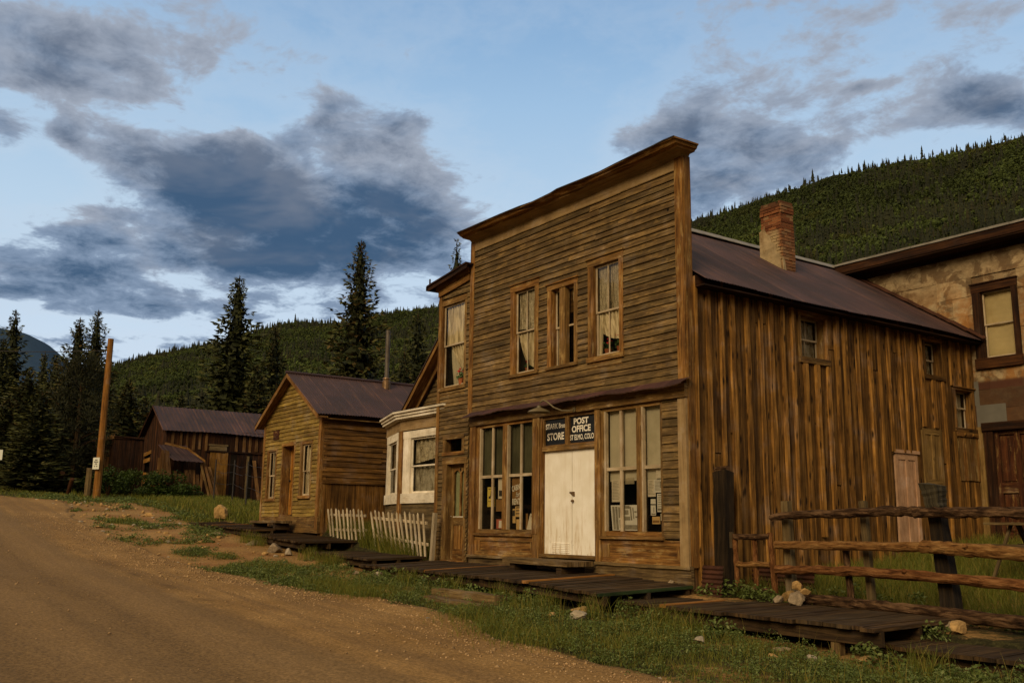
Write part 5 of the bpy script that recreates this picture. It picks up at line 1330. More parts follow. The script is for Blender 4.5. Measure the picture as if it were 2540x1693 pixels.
    for sgn in (1, -1):
        def P(a, v, l):
            x = ax + sgn * (xr + 0.27 - ax) * a
            return Vector((x, ye + v, rz + (ez - rz) * a + l * 0.85 + 0.025 * math.sin(v * 1.3) * a))
        corr(mb, P, 4, 0.085, yb - ye, 0.011, 2.9, jit=0.008)
    mb.build('roof', M_ROOF, cb)
    mb = MB(); mb.tube([(ax, ye - 0.02, rz + 0.03), (ax, yb, rz + 0.03)], 0.045, 8, (0.4, 0, 0)); mb.build('ridge_cap', M_ROOF, cb)
    mb = MB()
    for sgn in (1, -1):
        a = Vector((ax + sgn * (xr + 0.25 - ax), ye + 0.01, ez - 0.15)); b = Vector((ax, ye + 0.01, rz - 0.15 + 0.01))
        mb.board(a, b - a, (0, 0.03, 0), (0, 0, 0.14), (0.6 if sgn > 0 else 0.25, .3, .5), 0.003, 4)
        mb.board(a + Vector((0, 0.03, 0.06)), b - a, (0, 0.30, 0), (0, 0, 0.02), (0.3, .3, .5))
    mb.box((xr + 0.02, -0.5, 3.62), (xr + 0.20, 6.4, 3.645), (0.2, .5, .5))
    mb.build('rake_board', M_TRIM, cb)
    mb = MB(); mb.tube([(-15.9, 2.5, 4.85), (-15.9, 2.5, 6.88)], 0.075, 14); mb.tube([(-15.9, 2.5, 6.80), (-15.9, 2.5, 6.90)], 0.08, 14)
    p = mb.build('stove_pipe', M_PIPE, cb, smooth=False)
    mb = MB(); mb.tube([(-15.9, 2.5, 4.95), (-15.9, 2.5, 5.22), (-15.9, 2.5, 5.30)], [0.14, 0.135, 0.085], 14, (0, 0, 0)); mb.tube([(-15.9, 2.5, 5.285), (-15.9, 2.5, 5.33)], [0.13, 0.12], 14); mb.build('pipe_collar', M_BRASS, p)
build_cabin()
Fc = F_at(-0.5)
curtain(Fc, (-17.93, -17.40, 2.86), (-17.93, -17.40, 1.46, 1.46), -0.16, 'plain curtain in the left window of the yellow cabin', 4, 0.015, M_NET)
curtain(Fc, (-15.28, -14.70, 2.92), (-15.28, -14.80, 1.50, 1.50), -0.15, 'white curtain hanging in the right window of the yellow cabin', 4, 0.02)

# ---------------------------------------------------------------- dark barn, collapsed shed beside it and the flat-fronted shed
def build_barn():
    bn = thing('dark_barn', (-37, 6, 1.6), 'dark weathered board barn with a red-brown metal gable roof beyond the yellow cabin', 'barn')
    F = F_at(1.0); FSb = S_at(-35.0); xl, xr, ax = -38.9, -35.0, -36.95; ez, rz = 5.0, 6.27
    sl = (rz - ez) / (xr + 0.1 - ax)
    op = (-38.6, -37.5, 2.30, 4.0)
    mb = MB(); x = xl
    while x < xr:
        w = rng.uniform(0.14, 0.26); xm = x + w / 2
        top = min(rz - 0.06 - abs(xm - ax) * sl, 6.2)
        cut = [(op[2], op[3])] if op[0] < xm < op[1] else []
        for a, b in spans(1.3, top, cut): mb.fb(F, x, min(x + w, xr) - 0.006, a, b, -0.02, rng.uniform(0, 0.02), wob=0.006, segs=3, grain='h')
        x += w
    for (a, b, lo, hi, ti) in ((-38.65, -37.4, 3.86, 4.03, -0.10), (-38.6, -37.5, 3.52, 3.72, -0.06), (-38.5, -37.6, 2.95, 3.08, 0.05), (-38.55, -37.65, 2.55, 2.80, 0.07)):
        mb.board(F.p(a, lo, 0.02), F.S * (b - a) + F.H * -ti, F.H * (hi - lo), F.N * 0.03, (0.9, .5, .5), 0.01, 2, mi=1)
    niche(mb, F, op[0], op[1], op[2], op[3], 0.05, 1.0, 2)
    mb.build('front_wall', [M_BARN, M_BARNYELLOW, M_DARK], bn)
    mb = MB(); y = 1.0
    while y < 14:
        w = rng.uniform(0.16, 0.30); mb.fb(FSb, y, y + w - 0.006, 1.2, 5.05, -0.02, rng.uniform(0, 0.02), wob=0.006, segs=3, grain='h'); y += w
    mb.fb(FSb, 2.9, 14, 4.02, 4.09, 0.02, 0.08, wob=0.01, segs=8)
    FLb = Frame((xl, 0, 0), (0, -1, 0), (-1, 0, 0)); backing(mb, FLb, -14, -1.0, 1.0, 5.1, ()); backing(mb, Frame((0, 14, 0), (1, 0, 0), (0, 1, 0)), xl, xr, 1, 5.1, ())
    mb.build('side_wall', M_BARN, bn)
    y = 1.2
    mb = MB()
    while y < 13.8:
        if not 2.95 < y < 3.95: mb = MB(); mb.fb(FSb, y, y + rng.uniform(0.09, 0.15), 4.12 + rng.uniform(-0.08, 0.03), 5.0, 0.02, 0.05, wob=0.006, segs=2, grain='h'); mb.build('batten', M_BARNLIGHT, bn)
        y += rng.uniform(0.28, 0.42)
    mb = MB(); y = 3.1
    for w, t in ((0.26, .4), (0.25, .8), (0.22, .6), (0.16, .9)): mb.fb(FSb, y, y + w - 0.01, 1.95, 4.02 + rng.uniform(-0.05, 0.03), 0.02, 0.055, (t, .4, .5), wob=0.005, segs=3, grain='h'); y += w
    mb.build('barn_door', M_BARNYELLOW, bn, label='ochre board door in the long side of the barn')
    mb = MB(); mb.fb(FSb, 3.05, 3.9, 4.10, 4.322, 0.02, 0.05); mb.fb(FSb, 3.0, 3.95, 4.32, 4.40, 0.015, 0.07); mb.build('boarded_window', M_GREYWOOD, bn)
    mb = MB()
    for sgn in (1, -1):
        def P(a, v, l):
            x = ax + sgn * (xr + 0.25 - ax) * a
            return Vector((x, 0.72 + v, rz + (ez - 0.10 - rz) * a + l + 0.03 * math.sin(v * 0.8) * a))
        corr(mb, P, 3, 0.20, 13.9, 0.010, 2.5, jit=0.02, sheets=0.85)
    mb.build('roof', M_ROOF, bn)
    mb = MB()
    for sgn in (1, -1):
        a = Vector((ax + sgn * (xr + 0.24 - ax), 0.74, ez - 0.22)); b = Vector((ax, 0.74, rz - 0.10)); mb.board(a, b - a, (0, 0.03, 0), (0, 0, 0.12), (0.6, .4, .5), 0.004, 3)
    mb.build('rake_board', M_BARN, bn)
    # collapsed lean-to
    cs = thing('collapsed_shed', (-34.2, 1.5, 1.6), 'half-collapsed board shed with a sagging rusty roof leaning on the barn', 'shed')
    for (p, q, w) in (((-33.3, 0.85, 1.5), (-34.2, 0.75, 3.9), 0.16), ((-33.9, 0.72, 1.5), (-34.4, 0.7, 3.85), 0.2), ((-34.2, 0.7, 1.5), (-34.5, 0.7, 3.95), 0.2), ((-34.5, 0.7, 1.5), (-34.7, 0.7, 4.0), 0.2), ((-33.5, 2.9, 1.6), (-34.0, 2.45, 3.5), 0.12), ((-34.6, 0.62, 1.5), (-34.75, 0.6, 3.6), 0.12)):
        mb = MB(); p, q = Vector(p), Vector(q); mb.board(p, q - p, (0.02, w, 0), (0.05, 0, 0), None, 0.01, 3); mb.build('leaning_board', M_BARNLIGHT, cs)
    for k in range(9):
        mb = MB(); y0 = 1.2 + k * 0.14; mb.board(Vector((-33.7 - k * 0.02, y0, 1.5)), Vector((-0.25 + rng.uniform(-.1, .1), rng.uniform(-.08, .08), 1.35 + rng.uniform(0, 0.3))), (0, 0.13, 0), (0.03, 0, 0), None, 0.01, 3); mb.build('leaning_board', M_BARNLIGHT, cs)
    mb = MB()
    P0, P1, P2, P3 = Vector((-34.9, 0.60, 4.22)), Vector((-34.9, 1.9, 4.25)), Vector((-33.7, 2.42, 3.42)), Vector((-33.6, 1.0, 3.45))
    n = 16
    for i in range(n):
        for j in range(5):
            def Q(a, b): 
                v = (P0.lerp(P1, a)).lerp(P3.lerp(P2, a), b); v = v.copy(); v.z += 0.02 * math.sin(a * 40) - 0.22 * b * (1 - b); return v
            mb.face([Q(i / n, j / 5), Q((i + 1) / n, j / 5), Q((i + 1) / n, (j + 1) / 5), Q(i / n, (j + 1) / 5)], [(j / 5, i / n), (j / 5, (i + 1) / n), ((j + 1) / 5, (i + 1) / n), ((j + 1) / 5, i / n)])
    mb.build('sagging_roof', M_ROOF, cs)
    mb = MB()
    for p, q in (((-33.9, 0.62, 4.18), (-33.95, 1.65, 3.99)), ((-33.9, 1.65, 4.0), (-33.7, 2.45, 3.42))): mb.board(Vector(p), Vector(q) - Vector(p), (0, 0.02, 0.10), (0.04, 0, 0), (0.9, .3, .5), 0.01, 4)
    mb.build('eave_rail', M_TRIM, cs)
    for p, q, w, lab in (((-34.6, -0.2, 1.65), (-34.3, -0.25, 2.45), 0.10, 'grey stick leaning against the front of the barn'),):
        mb = MB(); p, q = Vector(p), Vector(q); mb.board(p, (q - p) + Vector((0.5, 0, 0)), (0.05, 0.0, 0), (0, 0.04, 0)); o = mb.build('leaning_stick', M_GREYWOOD, None, base=p); tag(o, lab, 'stick')
    for p, q, w, m in (((-34.0, 3.3, 1.6), (-34.9, 3.0, 3.3), 0.13, M_BARNLIGHT), ((-34.1, 4.6, 1.65), (-34.92, 4.9, 3.9), 0.12, M_GREYWOOD), ((-34.2, 5.3, 1.65), (-34.92, 5.2, 3.7), 0.16, M_BARNLIGHT), ((-33.6, 2.75, 1.6), (-33.9, 2.3, 3.35), 0.10, M_TRIM), ((-35.6, 0.6, 1.65), (-35.9, 0.95, 3.4), 0.15, M_BARNLIGHT), ((-36.6, 0.55, 1.7), (-36.2, 0.95, 2.9), 0.12, M_BARNYELLOW)):
        mb = MB(); p, q = Vector(p), Vector(q); mb.board(p, q - p, (0.02, w, 0) if p.x > -35 else (w, 0.02, 0), (0.03, 0, 0) if p.x > -35 else (0, 0.03, 0), None, 0.012, 4); mb.build('leaning_board', m, cs)
    for a, b, lo, hi in ((4.12, 4.42, 1.8, 3.95), (4.95, 5.22, 1.8, 4.0), (6.1, 6.5, 1.8, 3.9)):
        mb = MB(); mb.fq(FSb, a, b, lo, hi, 0.024); mb.build('painted_gap_shade', M_DARK, bn)  # flat dark strips on the boards, painting the shade of open gaps
    sh = thing('flat_front_shed', (-43, 2, 2.0), 'low flat-fronted shed of near-black boards between the utility pole and the barn', 'shed')
    Fz = F_at(0.0); FSz = S_at(-40.86)
    mb = MB(); x = -45.6
    while x < -40.86: w = rng.uniform(0.16, 0.26); mb.fb(Fz, x, min(x + w, -40.86) - 0.006, 1.5, 4.95, -0.02, rng.uniform(0, 0.02), wob=0.006, segs=2, grain='h'); x += w
    y = 0.0
    while y < 4.5: w = rng.uniform(0.16, 0.26); mb.fb(FSz, y, y + w - 0.006, 1.5, 4.9, -0.02, rng.uniform(0, 0.02), (rng.uniform(0, 0.35), .5, .5), wob=0.006, segs=2, grain='h'); y += w
    mb.build('wall', M_BARN, sh)
    mb = MB(); mb.fb(Fz, -45.7, -40.8, 4.86, 5.07, 0.0, 0.07, (0.9, .5, .5), wob=0.01, segs=6); mb.build('parapet_board', M_BARNLIGHT, sh)
    mb = MB(); mb.board((-45.6, -0.02, 4.97), (4.85, 0, 0), (0, 5.0, -0.3), (0, 0, 0.04)); mb.fb(FSz, -0.03, 4.5, 4.86, 5.0, 0, 0.06, (0.2, .5, .5)); mb.build('roof', M_BARN, sh)
    mb = MB(); mb.fb(Fz, -42.6, -41.6, 2.0, 4.0, 0.02, 0.05, (0.9, .4, .4), grain='h'); mb.fb(Fz, -42.7, -41.5, 4.0, 4.1, 0.02, 0.07); mb.build('door', M_BARNLIGHT, sh)
build_barn()
# ---------------------------------------------------------------- boardwalks
def boardwalk(name_label, x0, x1, zf, zb, yf, yb, pw=0.145, fresh=(), green_end=None, beam=0.14, slant=(0.0, 0.0), posts=(), mat=None):
    """planks run from the building line (yb) out to the road side (yf); zf/zb give the deck height at front/back for an x"""
    cx = (x0 + x1) / 2
    t = thing('boardwalk', (cx, (yf + yb) / 2, (zf(cx) + zb(cx)) / 2), name_label, 'boardwalk', 'boardwalk sections along the street')
    mb = MB(); frs = []; gr = MB()
    x = x0
    while x < x1 - 0.02:
        w = min(pw * rng.uniform(0.85, 1.15), x1 - x)
        a = (x - x0) / (x1 - x0); dx = slant[0] * (1 - a) + slant[1] * a
        lift = rng.uniform(-0.006, 0.006)
        p = Vector((x + dx, yf + rng.uniform(-0.05, 0.05), zf(x) - 0.045 + lift)); q = Vector((x, yb + rng.uniform(-0.03, 0.03), zb(x) - 0.045 + lift))
        tgt = mb
        if any(f <= x + w / 2 < f + pw * 1.02 for f in fresh): tgt = MB(); frs.append(tgt); p.z += 0.012; q.z += 0.012
        if green_end and x + w > x1 - 0.02: tgt = gr
        tgt.board(p, q - p, (w - 0.008, 0, 0), (0, 0, 0.045), None, 0.004, 4)
        x += w
    d = mb.build('plank', mat or M_DECK, t)
    for fr in frs: fr.build('new_plank', M_NEWPLANK, t, label='fresh orange replacement plank')
    if gr.f: gr.build('edge_plank', M_GREENEDGE, t, label='end plank with green paint on its edge')
    for y in (yf + 0.10, (yf + yb) / 2, yb - 0.12):
        bb = MB(); n = max(1, int((x1 - x0) / 1.5)); k = (y - yf) / (yb - yf)
        for i in range(n):
            xa, xb = x0 + 0.04 + (x1 - x0 - 0.08) * i / n, x0 + 0.04 + (x1 - x0 - 0.08) * (i + 1) / n
            za = zf(xa) * (1 - k) + zb(xa) * k - 0.05 - beam; zc = zf(xb) * (1 - k) + zb(xb) * k - 0.05 - beam
            sa = slant[0] * (1 - (xa - x0) / (x1 - x0)) + slant[1] * (xa - x0) / (x1 - x0); sa *= (1 - k)
            bb.board(Vector((xa + sa, y, za)), Vector((xb - xa, 0, zc - za)), (0, 0.07, 0), (0, 0, beam), (0.35, .5, .5), 0.004, 2)
        bb.build('joist', M_DECK, t)
    for px in posts:
        pb = MB(); pb.box((px, yf + 0.12, ground_z(px, yf) - 0.2), (px + 0.12, yf + 0.24, zf(px) - 0.06), (0.6, .5, .5)); pb.build('post', M_OLDTIMBER, t)
    return t
DZF = lambda x: DZB(x) - 0.07
boardwalk('long boardwalk in front of the store with two fresh orange planks', -8.4, 0.12, DZF, DZB, -2.12, -0.07, fresh=(-5.45, -1.98), green_end=True, slant=(0.3, 0.0), posts=(-6.8, -2.45, -0.25))
boardwalk('dark boardwalk below the log fence, with an orange plank at its left end', -0.35, 4.45, lambda x: -0.475 - 0.004 * x, lambda x: -0.465 - 0.004 * x, -1.66, 0.45, pw=0.20, fresh=(0.62,), slant=(0.3, 0.2), posts=(3.9,), beam=0.17)
boardwalk('lowest boardwalk section, under the near end of the log fence', 4.25, 9.0, lambda x: -0.70 - 0.01 * (x - 4), lambda x: -0.69 - 0.01 * (x - 4), -1.35, 0.55, pw=0.24, slant=(0.15, 0.2), beam=0.15)
boardwalk('boardwalk section in front of the picket fence end, one step above the store deck', -11.45, -7.95, lambda x: -0.055 - 0.022 * (x + 10), lambda x: -0.04 - 0.01 * (x + 10), -1.95, -0.50, slant=(0.2, 0.0))
boardwalk('boardwalk section below the cabin corner, in front of the leaning picket fence', -15.3, -11.8, lambda x: 0.20 - 0.047 * (x + 11.8), lambda x: 0.22 - 0.045 * (x + 11.8), -1.98, -0.35, slant=(0.1, 0.0))
boardwalk('topmost boardwalk section in front of the yellow cabin, with an orange plank', -21.6, -15.6, lambda x: 0.47 - 0.03 * (x + 15.6), lambda x: 0.51 - 0.03 * (x + 15.6), -1.85, -0.62, fresh=(-19.2,), slant=(0.2, 0.0))
def step_bench(label, x0, x1, y0, y1, top, th, zleg, inset=0.18):
    t = thing('wooden_step', ((x0 + x1) / 2, (y0 + y1) / 2, top - th), label, 'step')
    mb = MB(); n = 3
    for k in range(n):
        a, b = y0 + (y1 - y0) * k / n, y0 + (y1 - y0) * (k + 1) / n
        mb.board(Vector((x0, a, top - th)), (x1 - x0, 0, rng.uniform(-0.01, 0.01)), (0, b - a - 0.008, 0), (0, 0, th), (0.6, .4, .5), 0.007, 8)
    mb.build('tread', M_OLDTIMBER, t)
    for x in (x0 + inset, x1 - inset - 0.2):
        lb = MB(); lb.box((x, y0 + 0.05, zleg), (x + 0.16, y1 - 0.04, top - th - 0.002), (0.3, .4, .5)); lb.build('leg', M_DECK, t)
step_bench('thick plank step on two blocks before the white store doors', -4.42, -2.36, -0.78, -0.14, 0.03, 0.09, -0.28)
step_bench('low dark step on the boardwalk at the yellow cabin door', -17.5, -15.4, -1.2, -0.68, 0.73, 0.07, 0.48, 0.1)

# ---------------------------------------------------------------- picket fence (two leaning panels and an end post)
def picket_panel(label, xs0, xs1, zt0, zt1, zb0, zb1, n, lean, y):
    t = thing('picket_fence', ((xs0 + xs1) / 2, y, (zb0 + zb1) / 2), label, 'picket fence', 'leaning picket fence panels')
    rl = MB()
    for k in (0.22, 0.74):
        p = Vector((xs0 - 0.05, y + 0.02, zb0 + (zt0 - zb0) * k)) + Vector((lean * (1 - k), 0, 0)); q = Vector((xs1 + 0.05, y + 0.02, zb1 + (zt1 - zb1) * k)) + Vector((lean * (1 - k), 0, 0))
        rl.board(p, q - p, (0, 0.03, 0), (0, 0, 0.06), None, 0.012, 7)
    rl.build('rail', M_PICKET, t)
    for i in range(n):
        a = i / (n - 1); x = xs0 + (xs1 - xs0) * a; l = lean * rng.uniform(0.8, 1.2) * (1 + (0.6 * (1 - a) if n > 11 else 0))
        zt = zt0 + (zt1 - zt0) * a + rng.uniform(-0.03, 0.03); zb = zb0 + (zb1 - zb0) * a - 0.05
        p = Vector((x + l, y - 0.012, zb)); q = Vector((x, y - 0.012 + rng.uniform(-0.02, 0.02), zt)); w = 0.065
        pb = MB(); d = q - p
        pb.board(p - Vector((w / 2, 0, 0)), d * 0.95, (w, 0, 0), (0, -0.02, 0), None, 0.003, 3)
        tt = p + d * 0.95
        pb.poly([tt + Vector((-w / 2, 0, 0)), tt + Vector((w / 2, 0, 0)), tt + d * 0.05], (0, -0.02, 0))
        pb.build('picket', M_PICKET, t)
picket_panel('short leaning picket panel at the cabin corner', -13.75, -11.65, 1.09, 1.04, 0.30, 0.30, 10, 0.24, -0.3)
picket_panel('longer sagging picket panel in front of the bay window', -11.1, -8.45, 1.02, 0.92, 0.16, -0.04, 13, 0.22, -0.3)
mb = MB(); mb.board((-8.14, -0.3, -0.3), (0.12, 0, 1.24), (0.10, 0, 0), (0, 0.08, 0), None, 0.006, 5); tag(mb.build('fence_post', M_PICKET, None, base=(-8.1, -0.3, -0.2)), 'pale post at the picket fence end, beside the lean-to door', 'fence post')

# ---------------------------------------------------------------- log fence, gate and yard things on the right
def make_bark(name, d, m_, l, rough=0.9):
    m, T, b, o = new_mat(name)
    uv = uvco(T)
    n = T.noise(T.vmath('MULTIPLY', uv, (4.0, 16.0, 1)), 1.0, 6.0, 0.7, 0.5); n2 = T.noise(T.vmath('MULTIPLY', uv, (1.1, 2.0, 1)), 1.0, 4.0, 0.6)
    d, m_, l = (tuple(q * 0.74 for q in w) for w in (d, m_, l))
    c = T.ramp(n, [(0.36, d), (0.5, m_), (0.64, l)])
    c = T.mix(T.ss(n2, 0.52, 0.66, 0, 0.7), c, tuple(min(1, q * 1.2) for q in l))
    T.l.new(c, b.inputs['Base Color']); setp(b, rough, 0.1); bump(T, b, n, 1.0, 0.06)
    return m
M_BARK = make_bark('rough_bark', (0.016, 0.008, 0.004), (0.075, 0.038, 0.017), (0.22, 0.125, 0.060))
M_REDLOG = make_bark('red_peeled_log', (0.060, 0.022, 0.007), (0.190, 0.075, 0.023), (0.36, 0.17, 0.060))
M_PEELED = make_bark('orange_peeled_log', (0.10, 0.042, 0.012), (0.27, 0.125, 0.036), (0.42, 0.235, 0.080))
M_CHAR = wood('tarred_post_wood', (0.008, 0.005, 0.003), (0.026, 0.016, 0.009), (0.065, 0.042, 0.024), vary=0.3, bumps=1.0)
def logp(mb, pts, r0, r1, n=12, wob=0.10, seg=10):
    path = []; rad = []
    pts = [Vector(p) for p in pts]
    for i in range(seg + 1):
        a = i / seg * (len(pts) - 1); k = min(int(a), len(pts) - 2); f = a - k
        p = pts[k].lerp(pts[k + 1], f); path.append(p + Vector((0, rng.uniform(-0.005, 0.005), rng.uniform(-0.006, 0.006)))); rad.append((r0 + (r1 - r0) * i / seg) * rng.uniform(1 - wob * 0.7, 1 + wob * 0.7))
    mb.tube(path, rad, n, None, wob)
def square_post(mb, p, q, w0, w1, tint=None, rough=0.02):
    p, q = Vector(p), Vector(q); n = 9
    c = []
    for k in range(n + 1):
        a = k / n; m = p.lerp(q, a); w = (w0 + (w1 - w0) * a) / 2
        c.append([m + Vector((sx * w + rng.uniform(-rough, rough) * 0.4, sy * w * 0.9 + rng.uniform(-rough, rough) * 0.4, (rng.uniform(-rough, rough) * 1.5 if k == n else 0))) for sx, sy in ((-1, -1), (1, -1), (1, 1), (-1, 1))])
    t = tint or mb.rt(); ou = rng.uniform(0, 50)
    for k in range(n):
        for j in range(4):
            j2 = (j + 1) % 4; l = (q - p).length
            mb.face([c[k][j], c[k][j2], c[k + 1][j2], c[k + 1][j]], [(ou + l * k / n, j * .3), (ou + l * k / n, j * .3 + .3), (ou + l * (k + 1) / n, j * .3 + .3), (ou + l * (k + 1) / n, j * .3)], t)
    mb.face(c[-1], [(ou, 0), (ou, .3), (ou + .1, .3), (ou + .1, 0)], (0.95, .9, .5))
def log_fence():
    t = thing('log_fence', (3.0, 0.6, -0.6), 'rustic log fence of thick barked rails beside the store', 'fence')
    y = 0.52
    mb = MB(); logp(mb, [(1.30, y, 0.83), (1.62, y, 0.875), (2.6, y, 0.895), (3.5, y, 0.93), (3.98, y, 0.91)], 0.054, 0.072, 14, 0.17, 34); mb.build('rail', M_BARK, t, label='top rail, shaggy bark, left length', smooth=True)
    mb = MB(); logp(mb, [(3.86, y - 0.02, 0.905), (5.3, y - 0.02, 0.90), (7.6, y - 0.02, 0.90)], 0.072, 0.077, 14, 0.16, 36); mb.build('rail', M_BARK, t, label='top rail, shaggy bark, right length', smooth=True)
    mb = MB(); logp(mb, [(1.38, y, 0.41), (2.6, y, 0.42), (4.02, y, 0.435)], 0.066, 0.070, 14, 0.07, 24); mb.build('rail', M_PEELED, t, label='middle rail, peeled pale orange log', smooth=True)
    mb = MB(); logp(mb, [(3.95, y - 0.02, 0.44), (4.5, y - 0.02, 0.42), (5.3, y - 0.02, 0.375), (7.6, y - 0.02, 0.30)], 0.088, 0.094, 14, 0.08, 26)
    mb.tube([(4.63, y - 0.09, 0.44), (4.63, y - 0.135, 0.47)], [0.035, 0.03], 8, (1, 0, 0)); mb.build('rail', M_PEELED, t, label='middle rail, thick reddish log with a cut knot', smooth=True)
    mb = MB(); logp(mb, [(1.38, y, 0.025), (2.2, y, 0.05), (3.0, y, 0.055), (4.03, y, 0.04), (5.3, y, -0.015), (7.6, y, -0.11)], 0.066, 0.082, 14, 0.11, 36)
    mb.tube([(3.66, y - 0.06, 0.085), (3.70, y - 0.10, 0.11)], [0.03, 0.03], 7, (1, 0, 0)); mb.build('rail', M_REDLOG, t, label='bottom rail, red-brown flaking log', smooth=True)
    mb = MB(); square_post(mb, (4.22, 0.74, -0.8), (4.06, 0.74, 0.92), 0.22, 0.20); pp = mb.build('post', M_CHAR, t, label='thick tarred post leaning slightly')
    mb = MB(); square_post(mb, (4.06, 0.74, 0.92), (4.02, 0.74, 1.29), 0.20, 0.27, (0.25, 0.6, 0.5), 0.03); mb.build('post_head', M_POSTHEAD, pp)
    for (a, b, w, m) in (((2.93, 0.76, -0.7), (2.86, 0.76, 1.09), 0.10, M_GREYWOOD), ((1.50, 0.72, -0.6), (1.455, 0.72, 1.10), 0.13, M_GREYWOOD)):
        mb = MB(); square_post(mb, a, b, w, w, None, 0.006); mb.build('post', m, t)
    mb = MB(); logp(mb, [(2.66, 0.66, -0.6), (2.58, 0.66, 0.40)], 0.055, 0.05, 10, 0.12, 8); mb.build('post', M_BARK, t, smooth=True)
    mb = MB(); mb.tube([(6.6, 0.7, -0.9), (6.6, 0.7, 1.0)], 0.12, 10); mb.build('post', M_CHAR, t)
log_fence()
mb = MB(); square_post(mb, (0.16, 0.62, -0.75), (0.21, 0.62, 1.63), 0.24, 0.26, (0.3, .5, .5)); gp = mb.build('gate_post', M_CHAR, None, base=(0.16, 0.62, -0.5)); tag(gp, 'massive black tarred post with a rough top at the store corner', 'post')
mb = MB(); logp(mb, [(0.06, 0.60, 1.655), (0.34, 0.60, 1.67)], 0.055, 0.05, 9, 0.2, 6); mb.build('cap', M_BARK, gp, base=(0.16, 0.62, -0.5))
gt = thing('log_gate', (0.9, 0.55, -0.5), 'small gate of peeled poles between the black post and the log fence', 'gate')
for p, q, r in (((0.535, 0.55, -0.43), (0.485, 0.55, 0.57), 0.045), ((1.315, 0.55, -0.37), (1.235, 0.55, 0.60), 0.048)):
    mb = MB(); logp(mb, [p, q], r, r, 10, 0.10, 9); mb.build('stile', M_REDLOG, gt, smooth=True)
mb = MB(); logp(mb, [(0.91, 0.57, -0.30), (0.905, 0.57, 0.48)], 0.042, 0.045, 10, 0.12, 9); mb.build('centre_pole', M_REDLOG, gt, smooth=True)
for p, q, m in (((0.50, 0.53, 0.52), (1.26, 0.53, 0.535), M_BARK), ((0.55, 0.53, 0.075), (1.24, 0.53, 0.10), M_PEELED), ((0.55, 0.55, -0.32), (1.28, 0.55, -0.32), M_BARK)):
    mb = MB(); logp(mb, [p, q], 0.048, 0.045, 10, 0.10, 9); mb.build('cross_pole', m, gt, smooth=True)
mb = MB(); mb.board((0.42, 0.50, 0.34), (0, 0, 0.26), (0.05, 0, 0), (0, 0.05, 0)); mb.build('latch_block', M_GREYWOOD, gt)
mb = MB(); logp(mb, [(1.82, 0.55, -0.40), (2.4, 0.55, -0.40), (3.0, 0.52, -0.41), (3.9, 0.50, -0.43), (5.3, 0.48, -0.47), (7.4, 0.44, -0.56)], 0.08, 0.092, 12, 0.12, 30)
tag(mb.build('fallen_log', M_BARK, None, base=(3.6, 0.5, -0.5), smooth=True), 'shaggy log lying on the ground under the log fence', 'log')
def corrugated(label, c, sx, w, h, rz, tilt):
    mb = MB(); n = 40; N = Vector((math.sin(rz), -math.cos(rz), 0)); S = Vector((math.cos(rz), math.sin(rz), 0)); c = Vector(c)
    for i in range(n):
        f = lambda k: c + Vector((0, 0, h * k / n)) - N * tilt * (k / n) + N * 0.014 * math.sin(2 * PI * k / n * h / 0.076)
        mb.face([f(i), f(i) + S * w, f(i + 1) + S * w, f(i + 1)], [(0, i), (1, i), (1, i + 1), (0, i + 1)])
    tag(mb.build('corrugated_sheet', M_RUSTMETAL, None, base=c), label, 'metal sheet', 'rusty corrugated sheets')
corrugated('rusty corrugated sheet leaning at the store corner beside the black post', (0.10, 0.12, -0.47), 1, 0.46, 0.52, 0.0, 0.06)
corrugated('rusty corrugated sheet standing behind the pole gate', (-0.0, 1.45, -0.46), 1, 1.35, 0.50, 0.0, 0.05)
pt = thing('picnic_table', (3.6, 4.2, -0.2), 'old grey plank picnic table in the grass behind the log fence', 'table')
mb = MB()
for k in range(4): mb.board((2.95, 3.9 + 0.19 * k, 0.77), (2.2, 0, 0), (0, 0.18, 0), (0, 0, 0.04), None, 0.004, 3)
mb.build('tabletop', M_GREYWOOD, pt)
for yy in (3.45, 4.85):
    mb = MB(); mb.board((3.0, yy, 0.42), (2.1, 0, 0), (0, 0.2, 0), (0, 0, 0.04), None, 0.004, 3); mb.build('seat', M_GREYWOOD, pt)
for xx in (3.25, 4.75):
    for (a, b) in (((xx, 3.35, -0.25), (xx, 4.15, 0.77)), ((xx, 5.1, -0.25), (xx, 4.35, 0.77))):
        mb = MB(); a, b = Vector(a), Vector(b); mb.board(a, b - a, (0.045, 0, 0), (0, 0.09, 0.05)); mb.build('leg', M_GREYWOOD, pt)
    mb = MB(); mb.board((xx + 0.05, 3.5, 0.36), (0, 1.5, 0), (0.04, 0, 0), (0, 0, 0.09)); mb.build('brace', M_GREYWOOD, pt)
# two old timbers forming a step down from the boardwalk
for lab, p, q, w, h in (('upper weathered timber half sunk in the weeds below the boardwalk', (-3.22, -3.12, -0.60), (-1.55, -2.92, -0.63), 0.24, 0.16), ('lower weathered timber at the road edge below the boardwalk', (-3.05, -3.45, -0.69), (-1.15, -3.48, -0.73), 0.22, 0.15)):
    mb = MB(); p, q = Vector(p), Vector(q); mb.board(p, q - p, (0, w, 0), (0, 0, h), (0.7, .7, .5), 0.016, 8); tag(mb.build('timber_beam', M_OLDTIMBER, None, base=p), lab, 'timber')

